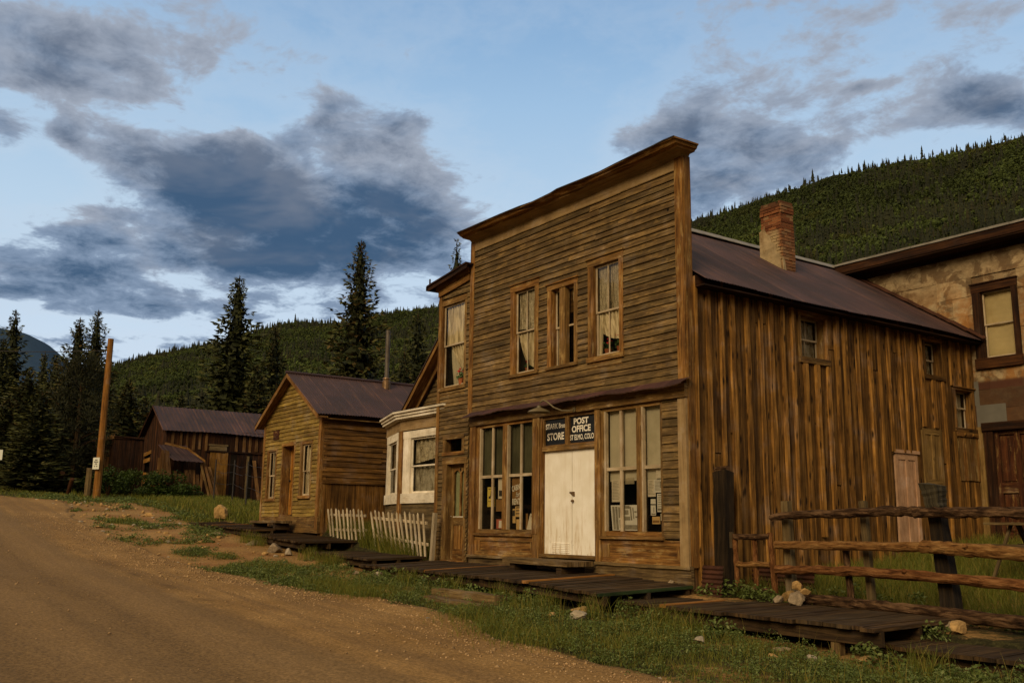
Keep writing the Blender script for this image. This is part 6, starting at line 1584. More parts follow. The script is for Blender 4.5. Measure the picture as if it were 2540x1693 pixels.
# ---------------------------------------------------------------- rocks
def rock_mesh(mat, seed, flat_=0.7):
    bm_ = __import__('bmesh').new(); __import__('bmesh').ops.create_icosphere(bm_, subdivisions=4, radius=1.0)
    r = random.Random(seed); planes = [(Vector((r.gauss(0, 1), r.gauss(0, 1), r.gauss(0, 1))).normalized(), r.uniform(0.50, 0.86)) for _ in range(12)]
    from mathutils import noise as mn
    for v in bm_.verts:
        d = v.co.normalized(); s = 1.0
        for n, k in planes:
            c = d.dot(n)
            if c > 0.05: s = min(s, k / c)
        s *= 1 + 0.09 * mn.noise(d * 2.3 + Vector((seed, 0, 0))) + 0.04 * mn.noise(d * 6 + Vector((seed, 3, 0)))
        v.co = Vector((d.x * s, d.y * s, d.z * s * flat_))
    me = bpy.data.meshes.new('rock'); bm_.to_mesh(me); bm_.free(); me.materials.append(mat)
    me.polygons.foreach_set('use_smooth', [False] * len(me.polygons))
    return me
ROCKS = [rock_mesh(m, i, f) for i, (m, f) in enumerate(((M_ROCK, .7), (M_ROCKTAN, .8), (M_ROCKPALE, .6), (M_ROCK, .55), (M_ROCKTAN, .62)))]
def rock(x, y, r, kind, label, dz=0.3, z=None, rz=None, sc=(1, 1, 1), group=None, name='rock', rot=(0, 0)):
    r *= (0.62 if x > -7 else 0.72) if z is None and x > -13 else (0.72 if z is None and name == 'rock' else (1.0 if name == 'boulder' else 0.85))
    z = (ground_z(x, y) if z is None else z) + r * dz
    o = bpy.data.objects.new(name, ROCKS[kind]); COL.objects.link(o); o.location = (x, y, z); o.scale = (r * sc[0], r * sc[1], r * sc[2])
    o.rotation_euler = (rot[0], rot[1], rng.uniform(0, 6) if rz is None else rz); return tag(o, label, 'rock', group)
rock(-22.0, -0.55, 0.30, 1, 'big tan boulder in the grass left of the yellow cabin', 0.9, sc=(1.0, 0.8, 1.25), rz=0.6, name='boulder', rot=(0.2, 0.3))
rock(-24.1, -2.4, 0.30, 1, 'half-buried tan rock on the bare slope left of the big tan boulder', 0.1, sc=(1.2, 1, .7))
rock(-16.9, -2.4, 0.20, 3, 'grey tan rock at the left end of the topmost boardwalk', 0.2)
rock(-16.2, -2.55, 0.15, 4, 'small tan rock below the topmost boardwalk', 0.2)
rock(-14.2, -2.25, 0.30, 0, 'broad rock under the left end of the second boardwalk', 0.15, sc=(1.3, .9, .8))
rock(-12.6, -2.3, 0.32, 0, 'large grey rock below the middle of the second boardwalk', 0.3)
rock(-11.75, -2.25, 0.20, 2, 'pale wedge-shaped rock standing by the third boardwalk', 0.5, sc=(1.1, .7, 1.2), rot=(0.4, 0.5))
rock(-12.1, -2.75, 0.16, 4, 'flat tan rock in front of the large grey rock', 0.1)
rock(-11.4, -2.75, 0.10, 2, 'small pale stone left of the third boardwalk', 0.3)
rock(-8.85, -2.15, 0.17, 4, 'reddish tan rock at the front of the third boardwalk', 0.5)
rock(-6.45, -2.5, 0.19, 2, 'pale tilted rock against the long boardwalk', 0.6, rot=(0.5, 0.2))
rock(-7.55, -2.45, 0.12, 0, 'small grey rock at the left end of the long boardwalk', 0.3)
rock(-3.95, -3.6, 0.15, 4, 'brown rounded rock in the grass left of the old timbers', 0.35, sc=(1.3, 1, .9))
rock(0.05, -2.45, 0.24, 4, 'tan flat-topped rock under the right corner of the long boardwalk', 0.5, sc=(1.1, .9, .8))
rock(0.42, -2.78, 0.25, 2, 'pale grey round rock in front of the tan flat-topped rock', 0.35, sc=(1.1, .9, .9))
rock(0.0, -2.95, 0.13, 4, 'small tan rock left of the pale grey round rock', 0.3)
rock(2.55, -2.45, 0.24, 2, 'long pale slab of stone in the weeds below the orange plank', 0.15, sc=(1.5, .6, .55), rz=-0.8)
rock(3.52, -2.0, 0.16, 3, 'low grey brown rock under the edge of the fence-side boardwalk', 0.25, sc=(1.3, .8, .7))
rock(3.80, -2.5, 0.12, 4, 'small red tan rock beside the low grey brown rock', 0.25)
rock(4.16, -2.28, 0.13, 2, 'pale round stone between two darker rocks in the weeds', 0.4)
rock(4.50, -1.72, 0.20, 4, 'tan rock wedged between the two lowest boardwalks', 0.3, sc=(1.3, .9, .8))
rock(4.72, -0.05, 0.23, 1, 'tan rock behind the lowest boardwalk', 0.45, sc=(1.2, .9, .8))
rock(4.42, 0.2, 0.22, 3, 'dark rock in the shade at the right end of the fence-side boardwalk', 0.3)
for x, y, z, r, k, lab, rr, sc in ((1.925, 0.33, -0.20, 0.10, 1, 'topmost rock of the cairn at the fence foot', (0.3, 0.5), (.9, .8, 1.1)), (1.99, 0.20, -0.39, 0.20, 3, 'large wedge-shaped front rock of the cairn', (0.1, 0.35), (1, .8, 1.15)), (2.07, 0.36, -0.28, 0.10, 4, 'upper rock tucked behind the right side of the cairn', (0.4, 0), (1, .9, 1)), (1.74, 0.33, -0.345, 0.12, 4, 'sloping rock on the left of the cairn', (0.1, 0.75), (1.2, .8, .8)), (1.60, 0.26, -0.41, 0.13, 0, 'flat grey rock lowest at the left of the cairn', (0, 0.1), (1.3, .8, .7))):
    rock(x, y, r * 1.15, k, lab, 0.0, z=z, sc=sc, group='rocks piled in a cairn', rot=rr)
rock(-0.4, -2.1 + 2.02, 0.0001 + 0.09, 0, 'small grey stone on the deck gap by the store base', 0.2, z=-0.28)
# small scattered stones on the bare slope
for k in range(190):
    x = -9.5 - 20.5 * rng.random() ** 0.8; y = rng.uniform(-5.3, -2.1)
    if rng.random() < 0.22: x = rng.uniform(-13, 5); y = -4.9 + rng.gauss(0, 0.35)
    r = rng.uniform(0.025, 0.075) if x > -13 else rng.uniform(0.03, 0.11)
    rock(x, y, r, rng.choice((1, 2, 4, 4)), 'small loose stone strewn on the bare slope or road edge', 0.2, group='loose stones on the slope and road edge', name='stone')

# ---------------------------------------------------------------- utility pole, posts, sign, wire
up = thing('utility_pole', (-32.2, -2.5, 1.6), 'bare orange-brown utility pole by the dirt road', 'utility pole')
mb = MB(); mb.tube([(-32.2 + 0.0 * k, -2.5, 1.2 + 7.28 * k / 8) for k in range(9)], [0.16 - 0.005 * k for k in range(9)], 14, (0.6, .3, .5), 0.02)
mb.build('shaft', wood('pole_wood', (0.13, 0.05, 0.010), (0.30, 0.13, 0.028), (0.40, 0.20, 0.055), vary=0.1, stretch=(0.7, 22)), up, smooth=True)
mb = MB(); mb.tube([(-32.3, -2.52, 8.0), (-32.55, -2.60, 8.0)], 0.03, 8); mb.build('insulator', M_GREYWOOD, up)
Fp = Frame((-32.0, -2.68, 0), (0.82, 0.57, 0), (0.57, -0.82, 0))
ps = MB(); ps.fb(Fp, -0.17, 0.17, 2.82, 3.31, 0.0, 0.01, (0.5, .5, .5), grain='s'); sg = ps.build('road_sign', M_SIGNWHITE, None, base=(-32.0, -2.68, 3.0)); tag(sg, 'small white sign with black markings fixed to the utility pole', 'sign')
ib = MB()
for a, b, c, d in ((-0.07, 0.07, 3.19, 3.225), (-0.11, 0.11, 3.11, 3.15), (-0.055, -0.025, 3.0, 3.06), (0.025, 0.055, 3.0, 3.06), (-0.055, 0.055, 3.045, 3.07), (-0.085, -0.025, 2.92, 2.96), (0.025, 0.085, 2.92, 2.96)): ib.fq(Fp, a, b, c, d, 0.014)
ib.build('marking', M_INK, sg, base=(-32.0, -2.68, 3.0))
def stub(label, p, q, r, mat, group=None):
    mb = MB(); logp(mb, [p, q], r, r * 0.9, 9, 0.05, 6); tag(mb.build('short_post', mat, None, base=p, smooth=True), label, 'post', group)
stub('pale weathered stub post just left of the utility pole', (-34.4, -2.4, 1.5), (-34.3, -2.4, 2.98), 0.17, M_GREYWOOD)
stub('second pale stub post tucked behind the first', (-33.9, -2.2, 1.5), (-33.85, -2.2, 2.85), 0.12, M_GREYWOOD)
stub('dark leaning trunk at the end of the road', (-38.6, -3.0, 1.6), (-37.2, -3.0, 2.85), 0.14, M_BARN)
stub('dark leaning stub between the trunk and the pale posts', (-35.7, -3.0, 1.6), (-34.9, -3.0, 2.5), 0.10, M_BARN)
for k, (x, y, lab) in enumerate(((-29.8, 1.7, 'left'), (-28.6, 2.1, 'middle'), (-25.6, 1.6, 'right'))):
    t = thing('fence_stake', (x, y, ground_z(x, y)), {'left': 'thin dark wire-fence stake farthest from the yellow cabin', 'middle': 'thin dark wire-fence stake between two others before the barn', 'right': 'thin dark wire-fence stake nearest the yellow cabin'}[lab], 'stake', 'wire fence stakes before the barn')
    mb = MB(); mb.tube([(x, y, ground_z(x, y) - 0.2), (x + 0.03, y, ground_z(x, y) + 1.9)], 0.03, 6); mb.build('rod', M_IRON, t)
mb = MB()
for zz in (0.9, 1.4, 1.75):
    P = [(-29.8, 1.7), (-28.6, 2.1), (-25.6, 1.6), (-20.5, 1.2)]
    pts = []
    for (a, b), (c, d) in zip(P, P[1:]):
        for k in range(6):
            f = k / 6; x, y = a + (c - a) * f, b + (d - b) * f; pts.append((x, y, ground_z(x, y) + zz - 0.35 * f * (1 - f) + rng.uniform(-.05, .05)))
    mb.tube(pts, 0.007, 4)
tag(mb.build('fence_wire', M_IRON, None, base=(-27, 1.7, 2)), 'slack wires strung between the thin stakes before the barn', 'wire')
mb = MB(); pts = []
A_, B_ = Vector((-32.5, -2.6, 8.0)), Vector((-62, -14, 12.5))
for k in range(25): f = k / 24; p = A_.lerp(B_, f); p.z -= 1.2 * 4 * f * (1 - f) * 0.5; pts.append(p)
mb.tube(pts, 0.016, 5); tag(mb.build('power_line', M_IRON, None, base=A_), 'single wire running from the utility pole over the left-hand spruces', 'wire')
sp = thing('roadside_marker', (-31.5, -6.45, 1.5), 'white marker plate on a post at the left edge of the picture', 'sign')
mb = MB(); mb.tube([(-31.5, -6.45, 1.2), (-31.5, -6.45, 3.4)], 0.03, 6); mb.build('post', M_GREYWOOD, sp)
mb = MB(); mb.fb(Frame((-31.45, -6.48, 0), (0.5, 0.86, 0), (0.86, -0.5, 0)), -0.16, 0.16, 3.0, 3.4, 0, 0.01); mb.build('plate', M_SIGNWHITE, sp)
mb = MB(); c = Vector((-1.11, -4.42, ground_z(-1.11, -4.42) + 0.012))
for k in range(10):
    a, b = 2 * PI * k / 10, 2 * PI * (k + 1) / 10; r = lambda q: 0.12 + 0.03 * math.sin(3 * q)
    mb.face([c + Vector((0, 0, 0.04)), c + Vector((r(a) * math.cos(a), r(a) * math.sin(a) * .6, 0.0)), c + Vector((r(b) * math.cos(b), r(b) * math.sin(b) * .6, 0))])
tag(mb.build('flat_stone', M_GREYPATCH, None, base=c), 'flat grey scrap lying at the grassy road edge', 'scrap')
# ---------------------------------------------------------------- fast mesh from arrays
def np_mesh(name, V, Fc, mat, tint=None, parent=None, loc=None, smooth=False):
    """V (n,3), Fc (m,3 or 4) int, tint (n,) per-vertex lightness"""
    me = bpy.data.meshes.new(name)
    V = np.asarray(V, np.float32); Fc = np.asarray(Fc, np.int32)
    k = Fc.shape[1]
    me.vertices.add(len(V)); me.vertices.foreach_set('co', V.ravel())
    me.loops.add(Fc.size); me.loops.foreach_set('vertex_index', Fc.ravel())
    me.polygons.add(len(Fc)); me.polygons.foreach_set('loop_start', np.arange(0, Fc.size, k, dtype=np.int32))
    if smooth: me.polygons.foreach_set('use_smooth', np.ones(len(Fc), dtype=bool))
    me.update(calc_edges=True)
    if tint is not None:
        ca = me.color_attributes.new('tint', 'FLOAT_COLOR', 'POINT')
        t = np.ones((len(V), 4), np.float32); tt = np.asarray(tint, np.float32)
        if tt.ndim == 1: t[:, 0] = tt; t[:, 1] = 0.5; t[:, 2] = 0.5
        else: t[:, :3] = tt
        ca.data.foreach_set('color', t.ravel())
    me.materials.append(mat)
    return link(name, me, parent, loc)
def vnoise(x, y, seed=0, octaves=3):
    """cheap value noise on arrays, about -1..1"""
    out = np.zeros_like(x, dtype=np.float64); amp = 1.0
    for o in range(octaves):
        xi, yi = np.floor(x).astype(np.int64), np.floor(y).astype(np.int64); fx, fy = x - xi, y - yi
        fx = fx * fx * (3 - 2 * fx); fy = fy * fy * (3 - 2 * fy)
        def h(a, b):
            n = (a * 374761393 + b * 668265263 + (seed + o * 17) * 974711) & 0x7fffffff
            n = ((n ^ (n >> 13)) * 1274126177) & 0x7fffffff
            return ((n ^ (n >> 16)) & 0xffff) / 32767.5 - 1.0
        out += amp * ((h(xi, yi) * (1 - fx) + h(xi + 1, yi) * fx) * (1 - fy) + (h(xi, yi + 1) * (1 - fx) + h(xi + 1, yi + 1) * fx) * fy)
        amp *= 0.5; x = x * 2.03 + 11.3; y = y * 2.03 + 5.7
    return out / 1.75
GZ = np.vectorize(ground_z)
def ground_full(X, Y):
    return GZ(X, Y) + 0.035 * vnoise(X * 0.9, Y * 0.9, 3) + 0.012 * vnoise(X * 4, Y * 4, 5, 2)
EDGE = _pl([(-31, -6.2), (-30, -4.4), (-26.6, -4.75), (-22.5, -5.5), (-17.7, -5.35), (-11.7, -5.3), (-9.1, -5.15), (-7.7, -4.87), (-6, -4.8), (-4.4, -4.6), (-3.5, -4.15), (-0.55, -4.2), (0.7, -4.66), (2.2, -4.62), (3.7, -4.74), (6, -4.9), (14, -5.2)])
def edge_y(x):
    return EDGE(x)

def make_dirt(name, grassy):
    m, T, b, o = new_mat(name)
    co = objco(T); x, y, z = T.sep(co)
    n = T.noise(co, 0.55, 5.0, 0.6); f = T.noise(co, 26.0, 5.0, 0.75); g = T.noise(co, 7.0, 4.0, 0.7)
    st = T.noise(T.vmath('MULTIPLY', co, (0.12, 2.2, 0.0)), 1.0, 5.0, 0.65, 0.25)
    c = T.mix(T.ss(n, 0.3, 0.7), (0.240, 0.134, 0.042), (0.335, 0.198, 0.070))
    if not grassy:
        c = T.mix(T.ss(st, 0.40, 0.64, 0.0, 0.75), c, (0.200, 0.118, 0.046))
        c = T.mix(T.ss(T.math('ADD', y, T.math('MULTIPLY', T.math('SUBTRACT', n, 0.5), 0.9)), -6.55, -7.25, 0.0, 0.72), c, (0.190, 0.118, 0.049))
        tn = attr(T, 'tint'); c = T.vmath('SCALE', c, T.sep(tn.outputs['Color'])[0])
    else:
        c = T.mix(T.ss(T.noise(co, 0.8, 3.0, 0.6), 0.45, 0.7, 0, 0.6), c, (0.21, 0.088, 0.028))
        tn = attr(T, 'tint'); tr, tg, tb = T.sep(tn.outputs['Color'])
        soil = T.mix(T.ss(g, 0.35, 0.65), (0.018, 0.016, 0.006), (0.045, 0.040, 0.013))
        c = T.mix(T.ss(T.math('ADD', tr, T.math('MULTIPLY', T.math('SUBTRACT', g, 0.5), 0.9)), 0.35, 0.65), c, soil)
    f2 = T.noise(co, 11.0, 6.0, 0.8)
    c = T.mix(T.ss(f, 0.40, 0.62), T.vmath('SCALE', c, 0.66), T.vmath('SCALE', c, 1.16))
    c = T.mix(T.ss(f2, 0.36, 0.64), T.vmath('SCALE', c, 0.88), T.vmath('SCALE', c, 1.10))
    sp = T.noise(co, 60.0, 2.0, 0.6)
    c = T.mix(T.ss(sp, 0.66, 0.72, 0, 0.35), c, (0.30, 0.215, 0.12))
    T.l.new(c, b.inputs['Base Color']); setp(b, 0.95, 0.1)
    hgt = T.math('ADD', T.math('MULTIPLY', f, 0.6), T.math('ADD', T.math('MULTIPLY', g, 0.8), T.math('MULTIPLY', st, 1.0 if not grassy else 0.0)))
    bump(T, b, hgt, 0.55, 0.03)
    return m
def grid(xs, ys):
    X, Y = np.meshgrid(xs, ys, indexing='ij'); n, m = len(xs), len(ys)
    i = np.arange(n * m).reshape(n, m)
    Fq = np.stack([i[:-1, :-1], i[1:, :-1], i[1:, 1:], i[:-1, 1:]], -1).reshape(-1, 4)
    return X, Y, Fq
def grass_density(X, Y):
    """0 bare .. 1 thick, on the bank between the road and the buildings and round the yard"""
    e = np.interp(X, [-40, -31, -30, -26.6, -22.5, -17.7, -11.7, -9.1, -7.7, -6, -4.4, -3.5, -0.55, 0.7, 2.2, 3.7, 6, 14], [-6.5, -6.2, -4.4, -4.75, -5.5, -5.35, -5.3, -5.15, -4.87, -4.8, -4.6, -4.15, -4.2, -4.66, -4.62, -4.74, -4.9, -5.2])
    d = Y - e + 0.28 * vnoise(X * 1.4, Y * 1.4, 21)
    g = np.clip((d + 0.05) / 0.40, 0, 1)
    patch = vnoise(X * 0.55, Y * 0.75, 9) + 0.5 * vnoise(X * 1.7, Y * 1.9, 12)
    slope = np.clip((-7.0 - X) / 4.0, 0, 1) * np.clip((-0.9 - Y) / 1.0, 0, 1) * np.clip((X + 31) / 3, 0, 1)   # the bare slope up the street
    g = g * (1 - slope * np.clip(1.10 - 1.15 * patch, 0, 1))
    g = g * np.clip(0.75 + 0.8 * patch, 0.25, 1)
    return g
def build_ground():
    def steps(a, b, h): return list(np.arange(a, b, h))
    xs = np.array(steps(-260, -60, 8) + steps(-60, -34, 1.0) + steps(-34, 16, 0.25) + steps(16, 60, 4) + steps(60, 321, 20))
    ys = np.array(steps(-260, -40, 12) + steps(-40, -16, 2) + steps(-16, 12, 0.25) + steps(12, 60, 3) + steps(60, 321, 12))
    X, Y, Fq = grid(xs, ys)
    Z = ground_full(X, Y)
    Z += np.where(Y > 12, (Y - 12) * 0.03, 0)
    Z -= np.where((X > -30.5) & (X < 13.5) & (Y < EDGE(0) * 0 + np.interp(X, xs, [edge_y(q) for q in xs]) - 0.45) & (Y > -13.6), 0.12, 0.0)
    g = grass_density(X, Y)
    g = np.where((Y < EDGE(0) - 9.0) | (X < -32.5), 0.9, g)
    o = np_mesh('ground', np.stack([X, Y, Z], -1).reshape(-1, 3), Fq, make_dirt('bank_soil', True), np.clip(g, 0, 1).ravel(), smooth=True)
    tag(o, 'grass and soil ground of the street bank and lots', None, None, 'structure')
    # dirt road: follows the ground, a few millimetres above it, fading into the bank with a ragged edge
    xs = np.concatenate([np.arange(-31.6, 14.01, 0.2)]); nv = 44
    Vv = []; 
    for i, x in enumerate(xs):
        e = edge_y(x) + 0.22 * float(vnoise(np.array([x * 1.1]), np.array([3.3]), 31)[0]) + 0.25
        far = -14.0 if x > -28 else -14.0 - (-28 - x) * 3
        for j in range(nv):
            a = j / (nv - 1); y = e + (far - e) * a ** 1.25
            Vv.append((x, y))
    Vv = np.array(Vv); X, Y = Vv[:, 0], Vv[:, 1]
    a = np.tile(np.arange(nv) / (nv - 1), len(xs))
    Zr = ground_full(X, Y) * 0.0 + GZ(X, Y) + 0.02 * vnoise(X * 0.5, Y * 0.7, 3)
    rut = lambda yc, w: np.exp(-((Y - yc) / w) ** 2)
    wob = 0.12 * vnoise(X * 0.25, X * 0.0, 8)
    Zr += 0.030 - 0.035 * rut(-6.9 + wob + 0.03 * X * 0, 0.13) * (0.6 + 0.4 * np.sin(X * 40)) - 0.022 * rut(-8.6 + wob, 0.3) - 0.018 * rut(-10.3 + wob, 0.3) + 0.02 * rut(-7.7, 0.5) + 0.012 * vnoise(X * 0.35, Y * 3.0, 14)
    Zr = np.where(a == 0, GZ(X, Y) - 0.09, Zr); Zr = np.where(np.isclose(a, 1 / (nv - 1)), GZ(X, Y) + 0.030, Zr)
    n = len(xs); i = np.arange(n * nv).reshape(n, nv)
    Fq = np.stack([i[:-1, 1:], i[1:, 1:], i[1:, :-1], i[:-1, :-1]], -1).reshape(-1, 4)
    r = np_mesh('road', np.stack([X, Y, Zr], -1), Fq, make_dirt('road_dirt', False), np.clip(1.0 - 0.45 * rut(-6.75 + wob, 0.09) * (0.65 + 0.35 * np.sin(X * 34)) * np.clip((X + 16) / 3, 0, 1) * np.clip((1 - X) / 5, 0, 1) - 0.20 * rut(-8.4 + wob, 0.22) - 0.14 * rut(-9.1 + wob, 0.10) - 0.20 * rut(-10.2 + wob, 0.25) + 0.12 * rut(-7.7 + wob, 0.4) + 0.10 * rut(-9.4 + wob, 0.3), 0.4, 1.2), smooth=True)
    tag(r, 'tan dirt road with faint tyre tracks', None, None, 'structure')
build_ground()
def build_gravel():
    r = np.random.default_rng(17); n = 5200
    X = r.uniform(-24, 8, n); e = np.array([edge_y(x) for x in X]); Y = e + 0.15 - np.abs(r.normal(0, 0.85, n)); k = r.random(n) < 0.05; Y[k] = r.uniform(-11, -6, k.sum())
    s = r.uniform(0.008, 0.022, n) * (1 + (r.random(n) < 0.05) * 0.9); Z = GZ(X, Y) + 0.035
    o8 = np.array([[1, 0, 0], [0, 1, 0], [-1, 0, 0], [0, -1, 0], [0, 0, .7], [0, 0, -.7]]); V = (np.stack([X, Y, Z], -1)[:, None] + o8[None] * s[:, None, None] * r.uniform(0.6, 1.4, (n, 6, 1))).reshape(-1, 3)
    F8 = np.array([[0, 1, 4], [1, 2, 4], [2, 3, 4], [3, 0, 4], [1, 0, 5], [2, 1, 5], [3, 2, 5], [0, 3, 5]]); F = (F8[None] + (np.arange(n) * 6)[:, None, None]).reshape(-1, 3)
    tag(np_mesh('gravel', V, F, flat('gravel_stone', (0.34, 0.22, 0.105), 0.4, 3.0, 0.9, 0.1, bumpv=0)), 'loose gravel along the road shoulder', None, None, 'stuff')
build_gravel()

# ---------------------------------------------------------------- grass, weeds and ground cover
def make_foliage(name, a, b_, tip=None, rough=0.6, trans=0.25, ns=0.9, macro=0.0):
    m, T, b, o = new_mat(name)
    tn = attr(T, 'tint'); tr, tg, tb = T.sep(tn.outputs['Color'])
    a, b_ = tuple(q * 0.66 for q in a), tuple(q * 0.66 for q in b_); tip = tuple(q * 0.66 for q in tip) if tip else None
    n = T.noise(objco(T), ns, 4.0, 0.6)
    c = T.mix(T.math('ADD', T.math('MULTIPLY', tr, 0.7), T.math('MULTIPLY', n, 0.3)), a, b_)
    if tip: c = T.mix(T.ss(tg, 0.72, 0.95, 0, 0.8), c, tip)
    if macro:
        big = T.noise(T.vmath('ADD', objco(T), (31, 7, 3)), ns * 0.45, 4.0, 0.65)
        c = T.vmath('SCALE', c, T.lin(big, 0.3, 0.7, 1 - macro, 1 + macro))
        c = T.mix(T.ss(T.noise(objco(T), ns * 0.9, 3.0, 0.6), 0.54, 0.66, 0, 0.55), c, T.vmath('MULTIPLY', c, (1.35, 0.95, 0.7)))
    T.l.new(c, b.inputs['Base Color']); setp(b, rough, 0.2)
    tl = T.n.new('ShaderNodeBsdfTranslucent'); T.l.new(c, tl.inputs[0])
    mx = T.n.new('ShaderNodeMixShader'); mx.inputs[0].default_value = trans
    T.l.new(b.outputs[0], mx.inputs[1]); T.l.new(tl.outputs[0], mx.inputs[2]); T.l.new(mx.outputs[0], o.inputs[0])
    return m
def blades(P, h, w, lean, seed):
    """curved three-segment blades: P (n,3), h, w, lean arrays"""
    r = np.random.default_rng(seed); n = len(P)
    a = r.uniform(0, 2 * PI, n); d = np.stack([np.cos(a), np.sin(a), np.zeros(n)], -1); s = np.stack([-np.sin(a), np.cos(a), np.zeros(n)], -1)
    la = r.uniform(0, 2 * PI, n); ld = np.stack([np.cos(la), np.sin(la), np.zeros(n)], -1)
    up = np.array([0, 0, 1.0])
    rows = []
    for k, (t, ww) in enumerate(((0, 1.0), (0.45, 0.8), (0.8, 0.45))):
        c = P + up * (h * t)[:, None] + ld * (lean * h * t * t)[:, None]
        rows += [c - s * (w * ww / 2)[:, None], c + s * (w * ww / 2)[:, None]]
    tip = P + up * (h * (1 - 0.15 * lean))[:, None] + ld * (lean * h)[:, None]
    V = np.stack(rows + [tip], 1).reshape(-1, 3)
    b = np.arange(n) * 7
    F = np.concatenate([np.stack([b + p, b + q, b + q2], -1) for p, q, q2 in ((0, 1, 3), (0, 3, 2), (2, 3, 5), (2, 5, 4), (4, 5, 6))])
    t1 = np.repeat(r.random(n), 7); t2 = np.repeat(r.random(n), 7)
    return V, F, np.stack([t1, t2, t2], -1)
DECKS = [(-8.6, 0.6, -2.25, 0.0), (-0.4, 4.8, -1.7, 0.5), (4.2, 9.2, -1.45, 0.6), (-11.6, -7.7, -2.0, -0.4), (-15.4, -11.6, -2.0, -0.3), (-21.8, -15.4, -1.95, -0.55), (-7.2, 0.02, -0.1, 9.4), (-13.6, -7.0, 0.6, 9), (-18.5, -13.95, -0.55, 6.5), (-39, -35.0, 0.6, 14), (-45.7, -40.8, 0, 5), (-3.35, -1.4, -3.15, -2.68), (-3.1, -1.1, -3.5, -3.2)]
def off_decks(X, Y, grow=0.0):
    k = np.ones(len(X), bool)
    for a, b, c, d in DECKS: k &= ~((X > a - grow) & (X < b + grow) & (Y > c - grow) & (Y < d + grow))
    return k
def scatter(n, x0, x1, y0, y1, seed, dens=None, power=1.0):
    r = np.random.default_rng(seed)
    X = r.uniform(x0, x1, n); Y = r.uniform(y0, y1, n)
    g = grass_density(X, Y) if dens is None else dens(X, Y)
    k = (r.random(n) < g ** power) & off_decks(X, Y)
    return X[k], Y[k], g[k]
def leafclumps(C, R, H, per, size, seed):
    """broad-leaved weeds: small diamond leaves round clump centres"""
    r = np.random.default_rng(seed); n = len(C) * per
    ci = np.repeat(np.arange(len(C)), per)
    a = r.uniform(0, 2 * PI, n); rad = np.sqrt(r.random(n)) * R[ci]; zz = r.random(n) ** 0.8 * H[ci] * (1 - 0.5 * (rad / R[ci]) ** 2)
    P = C[ci] + np.stack([rad * np.cos(a), rad * np.sin(a), zz], -1)
    nrm = np.stack([r.normal(0, .6, n), r.normal(0, .6, n), r.uniform(0.3, 1.2, n)], -1); nrm /= np.linalg.norm(nrm, axis=1)[:, None]
    e = np.cross(nrm, r.normal(0, 1, (n, 3))); e /= np.linalg.norm(e, axis=1)[:, None]; f = np.cross(nrm, e)
    s = size * r.uniform(0.5, 1.3, n)[:, None]
    V = np.stack([P - e * s, P - f * s * 0.5, P + e * s, P + f * s * 0.5], 1).reshape(-1, 3)
    b = np.arange(n)[:, None] * 4; F = b + np.array([[0, 1, 2, 3]])
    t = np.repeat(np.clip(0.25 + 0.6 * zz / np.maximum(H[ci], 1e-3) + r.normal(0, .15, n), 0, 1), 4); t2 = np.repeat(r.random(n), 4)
    return V, F, np.stack([t, t2, t2], -1)
def join(parts):
    V, F, T = [], [], []; o = 0
    for v, f, t in parts: V.append(v); F.append(f + o); T.append(t); o += len(v)
    return np.concatenate(V), np.concatenate(F), np.concatenate(T)
def gz_arr(X, Y): return ground_full(X, Y)
